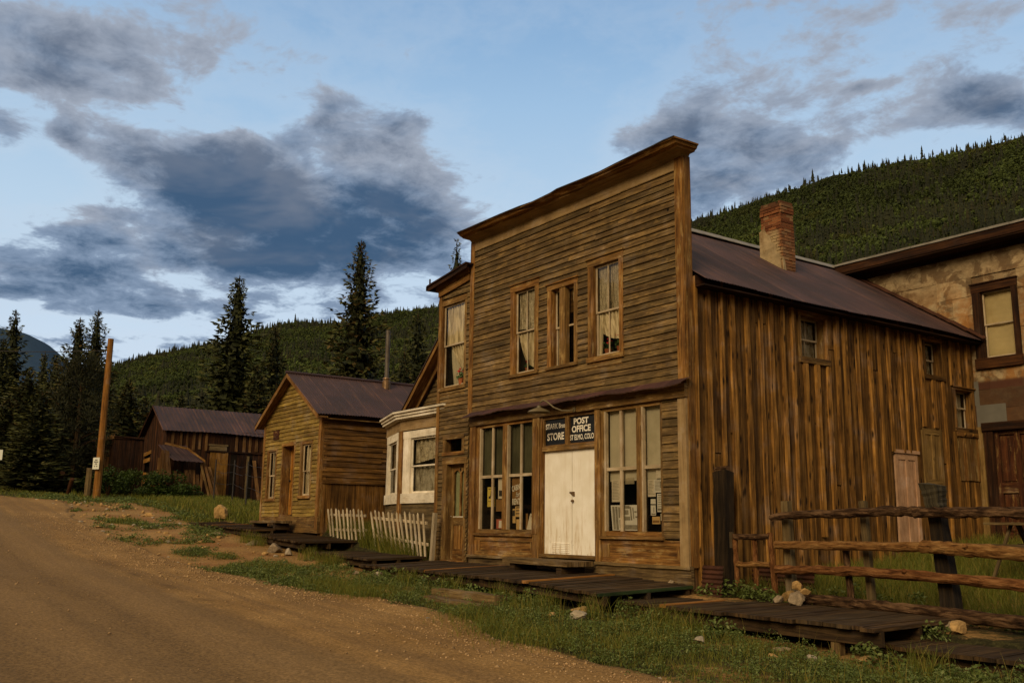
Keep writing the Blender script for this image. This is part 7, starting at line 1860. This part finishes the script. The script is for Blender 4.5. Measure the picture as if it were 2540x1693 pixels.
def build_grass():
    parts = []
    for (n, x0, x1, y0, y1, h, w, lean, seed) in ((140000, -6, 9.5, -5.6, 0.6, 0.085, 0.006, 0.6, 1), (85000, -14, -6, -5.8, 0.2, 0.075, 0.008, 0.6, 2), (45000, -24, -14, -6.2, 1.0, 0.07, 0.013, 0.6, 3), (30000, -40, -20, -6.6, 3.0, 0.13, 0.024, 0.5, 4)):
        X, Y, g = scatter(n, x0, x1, y0, y1, seed)
        P = np.stack([X, Y, gz_arr(X, Y) - 0.01], -1); r = np.random.default_rng(seed + 50); m = len(X)
        tall = 0.75 + 2.0 * np.clip(vnoise(X * 0.8, Y * 0.8, 44) - 0.05, 0, 1)
        parts.append(blades(P, h * r.uniform(0.5, 1.5, m) * tall * (0.45 + 0.55 * g), w * r.uniform(0.7, 1.3, m), lean * r.uniform(0.2, 1.3, m), seed))
    # tall grass: yard behind the log fence, picket fence, boardwalk edges, meadow before the barn
    def clump_zone(cs, n, rad, h, w, seed):
        r = np.random.default_rng(seed); C = np.array(cs); i = r.integers(0, len(C), n)
        X = C[i, 0] + r.normal(0, rad, n); Y = C[i, 1] + r.normal(0, rad, n); k = off_decks(X, Y, 0.0); X, Y = X[k], Y[k]; m = len(X)
        P = np.stack([X, Y, gz_arr(X, Y) - 0.01], -1)
        parts.append(blades(P, h * r.uniform(0.5, 1.25, m), w * r.uniform(0.7, 1.3, m), r.uniform(0.1, 0.9, m), seed))
    r = np.random.default_rng(5)
    n = 75000; X = r.uniform(0.15, 9, n); Y = r.uniform(0.95, 9.1, n); k = r.random(n) < np.clip(0.75 + 0.5 * vnoise(X, Y, 4), 0.2, 1); X, Y = X[k], Y[k]; m = len(X)
    parts.append(blades(np.stack([X, Y, gz_arr(X, Y) - 0.01], -1), 0.30 * r.uniform(0.4, 1.3, m) * (0.8 + 0.04 * Y), 0.009 * r.uniform(.7, 1.3, m), r.uniform(0.1, 0.7, m), 6))
    n = 26000; X = r.uniform(-34, -18.6, n); Y = r.uniform(-1.3, 3.2, n); k = off_decks(X, Y) & (r.random(n) < np.clip((Y + 1.1) / 1.4, 0, 1)); X, Y = X[k], Y[k]; m = len(X)
    parts.append(blades(np.stack([X, Y, gz_arr(X, Y) - 0.01], -1), 0.27 * r.uniform(0.4, 1.3, m), 0.020 * r.uniform(.7, 1.3, m), r.uniform(0.1, 0.6, m), 7))
    clump_zone([(-13.6 + 0.35 * k, -0.2 + 0.1 * (k % 3)) for k in range(16)], 5000, 0.22, 0.42, 0.011, 8)
    clump_zone([(-11.4, -0.35), (-10.6, -0.45), (-10.2, -0.3), (-9.6, -0.42), (-9.0, -0.4), (-8.3, -0.35), (-11.6, -0.1), (-12.0, 0.1)], 3500, 0.16, 0.50, 0.011, 9)
    clump_zone([(-9.1, -2.25), (-9.4, -2.3), (-14.0, -2.2), (-14.9, -2.2), (-10.6, -2.2), (-5.0, -2.6), (-0.7, -2.5), (0.3, -2.35), (0.5, -2.0), (1.9, -2.0), (5.3, -1.75), (1.3, -1.95), (-3.5, -2.5), (-1.9, -2.55)], 2600, 0.14, 0.34, 0.007, 10)
    clump_zone([(-5.2, -4.1), (-4.3, -4.0), (-3.9, -3.9), (-5.8, -4.0), (-0.6, -3.9), (0.3, -4.1), (1.4, -4.2)], 5000, 0.30, 0.20, 0.006, 12)
    # tall dry seed stalks
    X, Y, g = scatter(2600, -14, 9.2, -4.8, 0.5, 91, None, 2.0); m = len(X); r = np.random.default_rng(92)
    parts.append(blades(np.stack([X, Y, gz_arr(X, Y)], -1), r.uniform(0.18, 0.42, m), np.full(m, 0.0045), r.uniform(0.1, 0.5, m), 93)); parts[-1][2][:, 1] = 0.95; parts[-1][2][:, 0] = 0.9
    V, F, T = join(parts)
    o = np_mesh('grass', V, F, make_foliage('grass_blade', (0.075, 0.095, 0.011), (0.27, 0.285, 0.035), (0.42, 0.31, 0.060)), T)
    tag(o, 'short and tall grass on the bank and in the yard', None, None, 'stuff')
    # low leafy weeds
    parts = []
    for (n, x0, x1, y0, y1, R, H, per, size, seed) in ((850, -5, 9.2, -4.9, 0.4, 0.14, 0.14, 70, 0.017, 61), (760, -14, -5, -5.2, -1.9, 0.15, 0.12, 60, 0.022, 62), (430, -24, -14, -5.6, -1.8, 0.20, 0.12, 45, 0.032, 63), (200, -33, -22, -5.4, -0.5, 0.25, 0.14, 40, 0.045, 64)):
        X, Y, g = scatter(n * 3, x0, x1, y0, y1, seed, None, 1.3); X, Y = X[:n], Y[:n]; r = np.random.default_rng(seed); m = len(X)
        parts.append(leafclumps(np.stack([X, Y, gz_arr(X, Y)], -1), R * r.uniform(0.5, 1.5, m), H * r.uniform(0.4, 1.6, m), per, size, seed))
    sp = np.array([(-3.6, -2.55), (-4.2, -2.6), (-4.9, -2.5), (-5.6, -2.55), (-2.9, -2.5), (-6.2, -2.6), (-1.1, -2.55), (-1.6, -2.75), (0.35, 0.1), (0.55, 0.3), (0.9, 0.35), (1.1, 0.3), (1.3, 0.35), (0.7, 0.42), (1.2, -2.0), (0.7, -2.05), (2.6, -2.1), (4.55, -1.75), (4.9, -1.75), (5.6, -1.8), (6.0, -1.85), (6.4, -1.7), (2.2, 1.3), (1.8, 1.4), (2.8, 1.2), (1.4, 1.2), (3.3, 1.3), (4.6, 0.9), (5.0, 0.9), (5.4, 0.8), (4.6, -0.4), (5.6, 0.85)])
    r = np.random.default_rng(70)
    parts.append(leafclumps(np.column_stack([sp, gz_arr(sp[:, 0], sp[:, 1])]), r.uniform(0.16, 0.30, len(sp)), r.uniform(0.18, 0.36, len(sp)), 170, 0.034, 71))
    V, F, T = join(parts)
    o = np_mesh('ground_cover', V, F, make_foliage('weed_leaf', (0.055, 0.080, 0.014), (0.21, 0.27, 0.055), (0.32, 0.36, 0.12)), T)
    tag(o, 'low leafy weeds on the bank and under the boardwalks', None, None, 'stuff')
build_grass()

# ---------------------------------------------------------------- bushes by the barn
def bush(x, y, R, H, label, seed, n=1500, size=0.07):
    b = Vector((x, y, ground_z(x, y)))
    t = thing('bush', b, label, 'bush', None)
    r = np.random.default_rng(seed)
    k = 16; cs = np.column_stack([r.normal(0, R * 0.42, k), r.normal(0, R * 0.42, k), r.uniform(0, H * 0.55, k)])
    V, F, T = leafclumps(cs, np.full(k, R * 0.45), r.uniform(0.25, 0.5, k) * H, n // k * 2, size, seed)
    np_mesh('foliage', V, F, M_BUSH, T, t)
    mb = MB()
    for j in range(5): mb.tube([b + Vector((0, 0, -0.1)), b + Vector((r.normal(0, .2), r.normal(0, .2), H * 0.5)), b + Vector((r.normal(0, R * .5), r.normal(0, R * .5), H * 0.85))], [0.025, 0.018, 0.008], 5)
    mb.build('stem', M_BARN, t)
M_BUSH = make_foliage('bush_leaf', (0.026, 0.042, 0.006), (0.085, 0.135, 0.016))
bush(-33.6, 0.3, 1.0, 1.45, 'bright green rounded bush against the collapsed shed', 81)
bush(-32.6, 1.3, 0.7, 1.0, 'smaller bush right of the rounded bush by the collapsed shed', 82, 900)
bush(-36.4, -0.6, 1.1, 1.5, 'leafy shrub spreading in front of the barn gable', 83, 1400)
bush(-34.2, -1.6, 0.7, 1.5, 'small dark shrub just right of the utility pole', 84, 900)
bush(-38.2, -1.2, 0.9, 1.2, 'low shrub between the pole and the flat-fronted shed', 85, 900)

# ---------------------------------------------------------------- spruces
def make_needles():
    m, T, b, o = new_mat('spruce_needles')
    tn = attr(T, 'tint'); tr, tg, tb = T.sep(tn.outputs['Color'])
    rnd = T.n.new('ShaderNodeObjectInfo').outputs['Random']
    c = T.mix(tr, (0.010, 0.013, 0.004), (0.095, 0.100, 0.028))
    c = T.mix(T.ss(tg, 0.55, 0.95, 0, T.math('MULTIPLY', rnd, 0.7)), c, (0.115, 0.062, 0.016))
    T.l.new(c, b.inputs['Base Color']); setp(b, 0.7, 0.15)
    return m
M_NEEDLE = make_needles()
M_TRUNK = wood('spruce_trunk', (0.02, 0.012, 0.006), (0.06, 0.036, 0.018), (0.11, 0.07, 0.04), vary=0.2)
def spruce_mesh(seed, H=16.0, R=1.9, dens=1.0, gap=0.0, low=0.6):
    """crown of drooping boughs hung with needle sprays; unit metres, base at origin"""
    r = np.random.default_rng(seed)
    V, T = [], []
    z = low
    quads = []
    def spray(p, d, L, W, t, t2):
        # a flat tapering spray of needles
        d = d / np.linalg.norm(d); s = np.cross(d, r.normal(0, 1, 3)); s /= np.linalg.norm(s)
        q_ = 0.40 + 0.60 * min(1.0, 3.6 * (1 - p[2] / H)); L *= q_; W *= q_
        quads.append((p - s * W * 0.35, p + d * L * 0.45 - s * W * 0.5, p + d * L, p + d * L * 0.5 + s * W * 0.5)); T.append((t, t2))
    while z < H - 0.3:
        f = 1 - z / H
        rad = R * (f ** 0.80) * r.uniform(0.72, 1.15) * (1.0 if f < 0.93 else 0.9) + 0.08
        nb = max(4, int((5 + 6 * f) * dens))
        a0 = r.uniform(0, 2 * PI)
        for k in range(nb):
            if r.random() < gap: continue
            a = a0 + 2 * PI * k / nb + r.normal(0, 0.18); Lb = rad * r.uniform(0.62, 1.18)
            out = np.array([math.cos(a), math.sin(a), 0.0]); rise = 0.35 - 0.75 * f + r.normal(0, 0.10)
            n = max(3, int(Lb / 0.17))
            for j in range(n):
                t = (j + 0.6) / n
                p = np.array([0, 0, z]) + out * Lb * t + np.array([0, 0, Lb * (rise * t + 0.28 * t * t * (1 if f > 0.25 else 0.4))])
                side = np.cross(out, [0, 0, 1.0])
                wd = 0.34 * Lb * (1 - 0.75 * t) + 0.10
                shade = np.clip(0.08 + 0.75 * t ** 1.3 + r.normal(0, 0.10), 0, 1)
                for sg in (-1, 1):
                    dd = out * r.uniform(0.5, 1.0) + side * sg * r.uniform(0.3, 1.1) + np.array([0, 0, r.uniform(-0.45, 0.25)])
                    spray(p, dd, wd * r.uniform(0.8, 1.4), 0.10 + 0.12 * wd, shade, r.random())
                if r.random() < 0.75:
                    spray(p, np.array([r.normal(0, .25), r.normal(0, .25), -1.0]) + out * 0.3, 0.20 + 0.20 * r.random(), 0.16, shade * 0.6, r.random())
                    spray(p, out * 0.8 + np.array([0, 0, 0.5]) + r.normal(0, .3, 3), 0.18 + 0.14 * r.random(), 0.13, min(1, shade * 1.15), r.random())
            p = np.array([0, 0, z]) + out * Lb + np.array([0, 0, Lb * (rise + 0.28)])
            spray(p - out * 0.12, out + np.array([0, 0, 0.25]), 0.36, 0.15, 0.85, r.random())
        z += r.uniform(0.26, 0.42) * (0.75 + 0.5 * f)
    for k in range(26):
        zz = H - 0.9 + 0.9 * k / 26; a = r.uniform(0, 2 * PI); spray(np.array([0, 0, zz - 0.05]), np.array([math.cos(a), math.sin(a), 0.9]), 0.22 * (1.25 - k / 26), 0.07, 0.6, r.random())
    # dense shaded inner boughs
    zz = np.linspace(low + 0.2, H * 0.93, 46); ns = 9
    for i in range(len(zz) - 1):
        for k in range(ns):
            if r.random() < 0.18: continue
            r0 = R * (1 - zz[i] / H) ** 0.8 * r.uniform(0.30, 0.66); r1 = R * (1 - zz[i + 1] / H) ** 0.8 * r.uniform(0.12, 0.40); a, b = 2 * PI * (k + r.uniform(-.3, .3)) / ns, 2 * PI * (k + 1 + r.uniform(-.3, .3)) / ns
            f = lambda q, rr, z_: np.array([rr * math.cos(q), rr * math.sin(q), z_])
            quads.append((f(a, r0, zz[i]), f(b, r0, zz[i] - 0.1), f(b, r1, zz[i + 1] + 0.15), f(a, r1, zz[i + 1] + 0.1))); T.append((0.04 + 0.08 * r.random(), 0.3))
    V = np.array(quads).reshape(-1, 3); F = np.arange(len(V)).reshape(-1, 4)
    tt = np.repeat(np.array(T), 4, axis=0); tint = np.column_stack([tt[:, 0], tt[:, 1], tt[:, 1]])
    return V, F, tint
def spruce_proto(seed, H, R, dens=1.0, gap=0.0, low=0.6):
    t = thing('spruce_tree', (0, 0, 0), 'x', 'tree')
    V, F, T = spruce_mesh(seed, H, R, dens, gap, low)
    np_mesh('crown', V, F, M_NEEDLE, T, t)
    mb = MB(); mb.tube([(0, 0, -0.5), (0.02, 0, H * 0.3), (0, 0.02, H * 0.7), (0, 0, H - 0.2)], [H * 0.013, H * 0.010, H * 0.005, 0.015], 8); mb.build('trunk', M_TRUNK, t)
    return t
PROTOS = [(spruce_proto(101, 16, 1.9, 1.0, 0.02), 16.0, 1.9), (spruce_proto(102, 14, 1.75, 1.1, 0.05), 14.0, 1.75), (spruce_proto(103, 12, 1.45, 1.0, 0.06), 12.0, 1.45), (spruce_proto(104, 10, 1.3, 1.1, 0.0, 0.3), 10.0, 1.3), (spruce_proto(105, 15, 1.6, 0.8, 0.18), 15.0, 1.6)]
TREES = [  # x, y, top z, half width, prototype, label
    (-42.5, 14.3, 18.8, 2.0, 0, 'tallest dark spruce, rising behind the yellow cabin roof'),
    (-47.3, 8.2, 16.5, 1.95, 1, 'tall spire-topped spruce behind the barn roof, second tallest'),
    (-50.2, 11.9, 14.3, 1.25, 2, 'slim spruce between the two tallest spruces, in front of the hill'),
    (-57.8, 30.9, 25.7, 1.6, 4, 'spruce whose thin top shows above the lean-to roof'),
    (-55.9, -3.2, 14.1, 1.7, 4, 'tall open spruce near the left edge of the picture'),
    (-51.5, -0.2, 13.3, 1.5, 1, 'left one of the twin spruces beside the utility pole top'),
    (-53.9, 1.3, 14.4, 1.6, 0, 'right one of the twin spruces, just left of the utility pole top'),
    (-63.9, 0.0, 12.9, 1.1, 2, 'small pointed spruce between the tall left spruce and the twins'),
    (-61.3, 0.3, 12.4, 1.1, 3, 'small spruce touching the left side of the twin spruces'),
    (-56.5, 26.5, 18.2, 1.9, 2, 'broad spruce on the slope right of the stove pipe'),
    (-52.2, -4.2, 11.6, 1.3, 0, 'dark spruce cut by the left edge of the picture'),
    (-62.7, 5.7, 11.3, 1.1, 3, 'small spruce seen right of the utility pole'),
    (-42.9, -4.0, 8.6, 1.3, 3, 'dense low spruce at the far end of the road'),
    (-43.7, -1.8, 9.2, 1.4, 2, 'brownish spruce below the twin spruces'),
    (-53.5, 15.2, 11.6, 1.1, 3, 'short spruce left of the cabin ridge'),
    (-60.2, 6.3, 9.7, 1.2, 3, 'low spruce above the left end of the barn roof'),
    (-43.7, 8.4, 10.2, 1.3, 3, 'leafy low spruce right at the base of the second tallest spruce'),
    (-41.6, -5.0, 6.8, 1.2, 3, 'squat spruce by the road end near the left edge'),
    (-39.0, -3.9, 6.9, 1.25, 2, 'drooping brown-tipped spruce left of the stub posts'),
    (-53.3, 23.6, 14.1, 1.7, 1, 'spruce at the foot of the slope right of the stove pipe'),
    (-63.7, 9.9, 10.6, 1.3, 3, 'rounded low spruce in the gap left of the second tallest spruce'),
    (-57.3, 3.0, 10.8, 1.2, 4, 'ragged spruce hidden behind the utility pole'),
    (-37.4, -4.4, 5.4, 1.1, 3, 'small spruce drooping over the end of the road'),
    (-41.8, 8.9, 8.9, 0.9, 2, 'thin pale spruce peeping over the barn roof near the cabin gable'),
    (-47.5, -6.5, 9.5, 1.5, 1, 'bushy spruce at the left edge above the road end'),
    (-43.5, -6.8, 6.5, 1.3, 3, 'low dark spruce at the left edge beside the road end'),
    (-58.5, -6.0, 12.8, 1.7, 0, 'spruce behind the left-edge trees'),
    (-48.5, 2.3, 9.0, 1.5, 3, 'spruce filling the gap behind the flat-fronted shed'),
]
for i, (x, y, zt, hw, k, lab) in enumerate(TREES):
    p, H, R = PROTOS[k]
    zb = ground_z(x, y) + (max(0, y - 12) * 0.03)
    s = (1.6 * hw / R, 1.6 * hw / R, (zt - zb) / H)
    first = not any(TREES[j][4] == k for j in range(i))
    if first:
        p.location = (x, y, zb - 0.1); p.scale = s; p.rotation_euler = (0, 0, rng.uniform(0, 6)); p['label'] = lab; p['group'] = 'spruces beyond the buildings'
    else:
        copy_thing(p, (x, y, zb - 0.1), rng.uniform(0, 6), s, lab, 'spruces beyond the buildings')
# the round-headed pine behind the pole
def pine(x, y, zt, hw, label, seed):
    b = Vector((x, y, ground_z(x, y))); H = zt - b.z
    t = thing('pine_tree', b, label, 'tree'); r = np.random.default_rng(seed)
    k = 130; zz = r.uniform(0.12, 0.98, k); rr = hw * np.sqrt(np.clip(1 - ((zz - 0.4) / 0.62) ** 2, 0.05, 1)) * np.sqrt(r.random(k)); a = r.uniform(0, 2 * PI, k)
    cs = np.column_stack([rr * np.cos(a), rr * np.sin(a), zz * H])
    n = k * 60; ci = np.repeat(np.arange(k), 60); P = cs[ci] + r.normal(0, 0.20, (n, 3)); d = (P - cs[ci]) + np.array([0, 0, 0.22]); d /= np.linalg.norm(d, axis=1)[:, None]
    s = np.cross(d, r.normal(0, 1, (n, 3))); s /= np.linalg.norm(s, axis=1)[:, None]; L = r.uniform(0.18, 0.34, n)[:, None]
    V = np.stack([P - s * 0.025, P + d * L, P + s * 0.025], 1).reshape(-1, 3); F = np.arange(len(V)).reshape(-1, 3)
    tt = np.repeat(np.clip(0.15 + 0.45 * (rr / hw)[ci] + r.normal(0, .12, n), 0, 1), 3); t2 = np.repeat(r.random(n) * 0.6, 3)
    np_mesh('crown', V, F, make_foliage('pine_needles', (0.018, 0.020, 0.007), (0.062, 0.062, 0.020), None, 0.7, 0.1), np.column_stack([tt, t2, t2]), t)
    mb = MB(); mb.tube([b + Vector((0, 0, -0.3)), b + Vector((0.05, 0.05, H * 0.5)), b + Vector((0, 0, H * 0.9))], [0.16, 0.11, 0.03], 8)
    for j in range(14):
        z0 = r.uniform(0.2, 0.8) * H; aa = r.uniform(0, 2 * PI); mb.tube([b + Vector((0, 0, z0)), b + Vector((math.cos(aa) * hw * .6, math.sin(aa) * hw * .6, z0 + 0.5))], [0.05, 0.015], 5)
    mb.build('trunk', M_TRUNK, t)
pine(-42.2, -1.6, 9.2, 1.75, 'soft round-headed pine behind the utility pole', 7)

# ---------------------------------------------------------------- hills with forest, far mountain
RIDGE = [(1.80, 0.365), (1.8664, 0.3766), (1.9645, 0.3837), (2.0182, 0.3794), (2.0378, 0.3769), (2.0765, 0.3738), (2.1164, 0.3709), (2.1575, 0.3683), (2.2, 0.3621), (2.2437, 0.3513), (2.2883, 0.3386), (2.3381, 0.3247), (2.4025, 0.3025), (2.472, 0.2785), (2.5414, 0.2541), (2.6101, 0.2315), (2.642, 0.2266), (2.6735, 0.2192), (2.7089, 0.2083), (2.7445, 0.2114), (2.7663, 0.2096), (2.7876, 0.2023), (2.8042, 0.1948), (2.8375, 0.1862), (2.8699, 0.178), (2.8976, 0.1698), (2.9262, 0.1568), (2.9649, 0.1402), (3.0182, 0.1236), (3.052, 0.1129), (3.1159, 0.0962), (3.3, 0.08)]
RA = np.array([a for a, _ in RIDGE]); RE = np.array([b for _, b in RIDGE])
HX, HY, HZ = 11.87, -12.08, 0.64                 # the valley point the slopes are surveyed from
def ridge_d(a): return np.interp(a, [1.8, 2.1, 2.35, 2.75, 3.3], [760, 780, 850, 1150, 1350])
def hill_z(a, r):
    D = ridge_d(a); e = np.interp(a, RA, RE)
    t = np.clip((r - 95) / (D - 95), 0, 1.6)
    top = (e - 0.0045 - 0.006 * np.clip((a - 2.72) / 0.1, 0, 1)) * D
    z = 3.2 + (top - 3.2) * np.where(t <= 1, 0.62 * t + 0.38 * t ** 2.2 * (1 + 0.0 * t), 1 - 0.55 * (t - 1) ** 1.2)
    X, Y = HX + r * np.cos(a), HY + r * np.sin(a)
    z += np.clip(t, 0, 1) * np.clip(1.0 - t, 0, 1) * (D * 0.022) * vnoise(X / 95, Y / 95, 77, 3)
    return X, Y, z + HZ
def build_hills():
    A = np.linspace(1.78, 3.32, 260); Rr = np.concatenate([np.linspace(95, 400, 36), np.linspace(410, 1900, 80)])
    a, r, Fq = grid(A, Rr)
    X, Y, Z = hill_z(a, r)
    m, T, b, o = new_mat('hill_ground')
    co = objco(T); n = T.noise(co, 0.02, 5.0, 0.6); n2 = T.noise(co, 0.25, 4.0, 0.65)
    c = T.mix(T.ss(n, 0.35, 0.65), (0.018, 0.020, 0.006), (0.036, 0.038, 0.012)); c = T.mix(T.ss(n2, 0.5, 0.7, 0, 0.5), c, (0.052, 0.040, 0.016))
    T.l.new(c, b.inputs['Base Color']); setp(b, 0.95, 0.05)
    h = np_mesh('hills', np.stack([X, Y, Z], -1).reshape(-1, 3), Fq, m, smooth=True)
    tag(h, 'forested hillsides closing the valley', None, None, 'structure')
    # forest: conifers and aspens as one far-off mass
    rg = np.random.default_rng(5)
    def conifer(ns=6, tiers=4, seed=0):
        q = np.random.default_rng(seed); V, F, T = [], [], []
        for k in range(tiers):
            z0 = 0.08 + 0.80 * k / tiers; z1 = min(1.0, z0 + 0.42); rad = 0.165 * (1 - 0.80 * k / tiers); o = len(V)
            ph = q.uniform(0, 6)
            for i in range(ns):
                an = ph + 2 * PI * i / ns; rr = rad * q.uniform(0.6, 1.2); V.append((rr * math.cos(an), rr * math.sin(an), z0 + q.uniform(-.05, .05))); T.append(0.55 + 0.3 * q.random())
            V.append((q.normal(0, .01), q.normal(0, .01), z1)); T.append(0.35)
            for i in range(ns): F.append((o + i, o + (i + 1) % ns, o + ns))
        return np.array(V), np.array(F), np.array(T)
    def aspen(seed=0):
        q = np.random.default_rng(seed); V, F, T = [], [], []
        for k in range(24):
            d = q.normal(0, 1, 3); d /= np.linalg.norm(d); c = d * np.array([0.30, 0.30, 0.36]) * q.uniform(0.7, 1.05) + np.array([0, 0, 0.60])
            nn = d + q.normal(0, .4, 3); nn /= np.linalg.norm(nn); e = np.cross(nn, q.normal(0, 1, 3)); e /= np.linalg.norm(e); f = np.cross(nn, e); s = q.uniform(0.13, 0.21); o = len(V)
            V += [c - e * s, c + f * s, c + e * s * .8 - f * s * .7]; T += [float(np.clip(0.35 + 0.45 * d[2] + q.normal(0, .15), 0, 1))] * 3; F.append((o, o + 1, o + 2))
        return np.array(V), np.array(F), np.array(T)
    con = [conifer(6, 4, s) for s in range(4)] + [conifer(5, 5, 9)]; asp = [aspen(s) for s in range(4)]
    def plant(name, n, kind, sel, hrange, r0=95, r1=1.03, extra=None):
        a = rg.uniform(1.93, 3.16, n); D = ridge_d(a); r = np.sqrt(rg.uniform(0, 1, n) * ((r1 * D) ** 2 - r0 ** 2) + r0 ** 2)
        if extra is not None: a, r = extra
        X, Y, Z = hill_z(a, r)
        pt = vnoise(X / 55, Y / 55, 5, 3); D = ridge_d(a)
        k = rg.random(len(a)) < sel(pt, r / D, a)
        X, Y, Z, rr = X[k], Y[k], Z[k], r[k]; n = len(X)
        h = rg.uniform(*hrange, n) * (0.75 + 0.25 * rg.random(n)); w = h * rg.uniform(0.8, 1.25, n); rot = rg.uniform(0, 2 * PI, n); ki = rg.integers(0, len(kind), n); base = rg.uniform(-0.22, 0.22, n)
        Vs, Fs, Ts = [], [], []; off = 0
        for j, (pv, pf, ptn) in enumerate(kind):
            ii = np.where(ki == j)[0]
            if not len(ii): continue
            c, s = np.cos(rot[ii])[:, None], np.sin(rot[ii])[:, None]
            vx = (pv[None, :, 0] * c - pv[None, :, 1] * s) * w[ii][:, None] + X[ii][:, None]; vy = (pv[None, :, 0] * s + pv[None, :, 1] * c) * w[ii][:, None] + Y[ii][:, None]; vz = pv[None, :, 2] * h[ii][:, None] + Z[ii][:, None] - 0.3
            Vs.append(np.stack([vx, vy, vz], -1).reshape(-1, 3)); Fs.append((pf[None] + (np.arange(len(ii)) * len(pv))[:, None, None]).reshape(-1, 3) + off)
            Ts.append(np.clip(ptn[None] + base[ii][:, None], 0, 1).ravel()); off += len(ii) * len(pv)
        return np.concatenate(Vs), np.concatenate(Fs), np.concatenate(Ts)
    ridge_a = rg.uniform(1.93, 3.16, 3600); ridge_a = ridge_a[vnoise(ridge_a * 45, ridge_a * 0, 2) + rg.uniform(-.9, .9, 3600) > -0.2]; ridge_r = ridge_d(ridge_a) * rg.normal(0.978, 0.016, len(ridge_a))
    P = [plant('c', 21000, con, lambda p, t, a: np.clip((p - 0.02 + 0.08 * np.clip((a - 2.5) / 0.3, 0, 1)) * 3.5, 0.05, 0.9), (4.5, 9.5)),
         plant('c', 2200, con, lambda p, t, a: np.clip((p + 0.25) * 1.2, 0.05, 0.9), (9, 14)),
         plant('c', 1, con, lambda p, t, a: np.clip(0.3 + 1.2 * rg.random(len(p)) ** 2, 0, 1), (3.0, 8.0), extra=(ridge_a, ridge_r))]
    Vc, Fc, Tc = join(P)
    f = np_mesh('conifer_forest', Vc, Fc, make_foliage('far_conifer', (0.010, 0.013, 0.005), (0.036, 0.040, 0.014), None, 0.9, 0.0, 0.03, 0.35), Tc)
    tag(f, 'dark conifers covering the far hillsides', None, None, 'stuff')
    V, F, T_ = plant('a', 75000, asp, lambda p, t, a: np.clip(0.85 - 1.9 * p, 0.2, 1) * (t < 0.975) * np.clip(1.15 - (a - 2.45) * 0.8, 0.55, 1), (3.2, 6.2))
    f = np_mesh('aspen_forest', V, F, make_foliage('far_aspen', (0.028, 0.042, 0.009), (0.082, 0.112, 0.022), None, 0.9, 0.0, 0.03, 0.55), T_)
    tag(f, 'green aspen thickets on the far hillsides', None, None, 'stuff')
    # unseen slope added behind the camera to darken reflections and block low sky
    A = np.linspace(3.32, 1.78 + 2 * PI, 120); K = np.linspace(0, 1, 14); a, k, Fq = grid(A, K)
    r = 45 + 420 * k; z = -1.0 + 125 * k ** 1.15 * np.clip(np.minimum(a - 3.25, 8.2 - a) / 0.5, 0.25, 1) + 9 * vnoise(a * 14, k * 7, 6) * k
    sh = np_mesh('added_valley_slope', np.stack([HX + r * np.cos(a), HY + r * np.sin(a), z], -1).reshape(-1, 3), Fq[:, ::-1], m, smooth=True)
    tag(sh, 'unseen valley slope added across the street to dim low sky light', None, None, 'structure')
    # distant blue mountain
    MT = [(2.80, 0.10), (2.9213, 0.1223), (2.9537, 0.1411), (2.97, 0.1544), (2.982, 0.1638), (3.0013, 0.1723), (3.0234, 0.1754), (3.0589, 0.1783), (3.1567, 0.1791), (3.35, 0.17)]
    ma, me_ = np.array([q[0] for q in MT]), np.array([q[1] for q in MT])
    A = np.linspace(2.8, 3.35, 120); K = np.linspace(0, 1, 24); a, k, Fq = grid(A, K)
    r = 2600 + 1400 * k; z = np.interp(a, ma, me_) * 4000 * k ** 1.1 + 45 * vnoise(a * 60, k * 8, 3) * k * (1 - k) * 4
    X, Y = HX + r * np.cos(a), HY + r * np.sin(a)
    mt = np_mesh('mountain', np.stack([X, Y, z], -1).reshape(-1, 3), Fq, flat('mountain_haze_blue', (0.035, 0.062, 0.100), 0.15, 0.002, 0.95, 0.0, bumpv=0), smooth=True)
    tag(mt, 'distant blue mountain shoulder', None, None, 'structure')
build_hills()
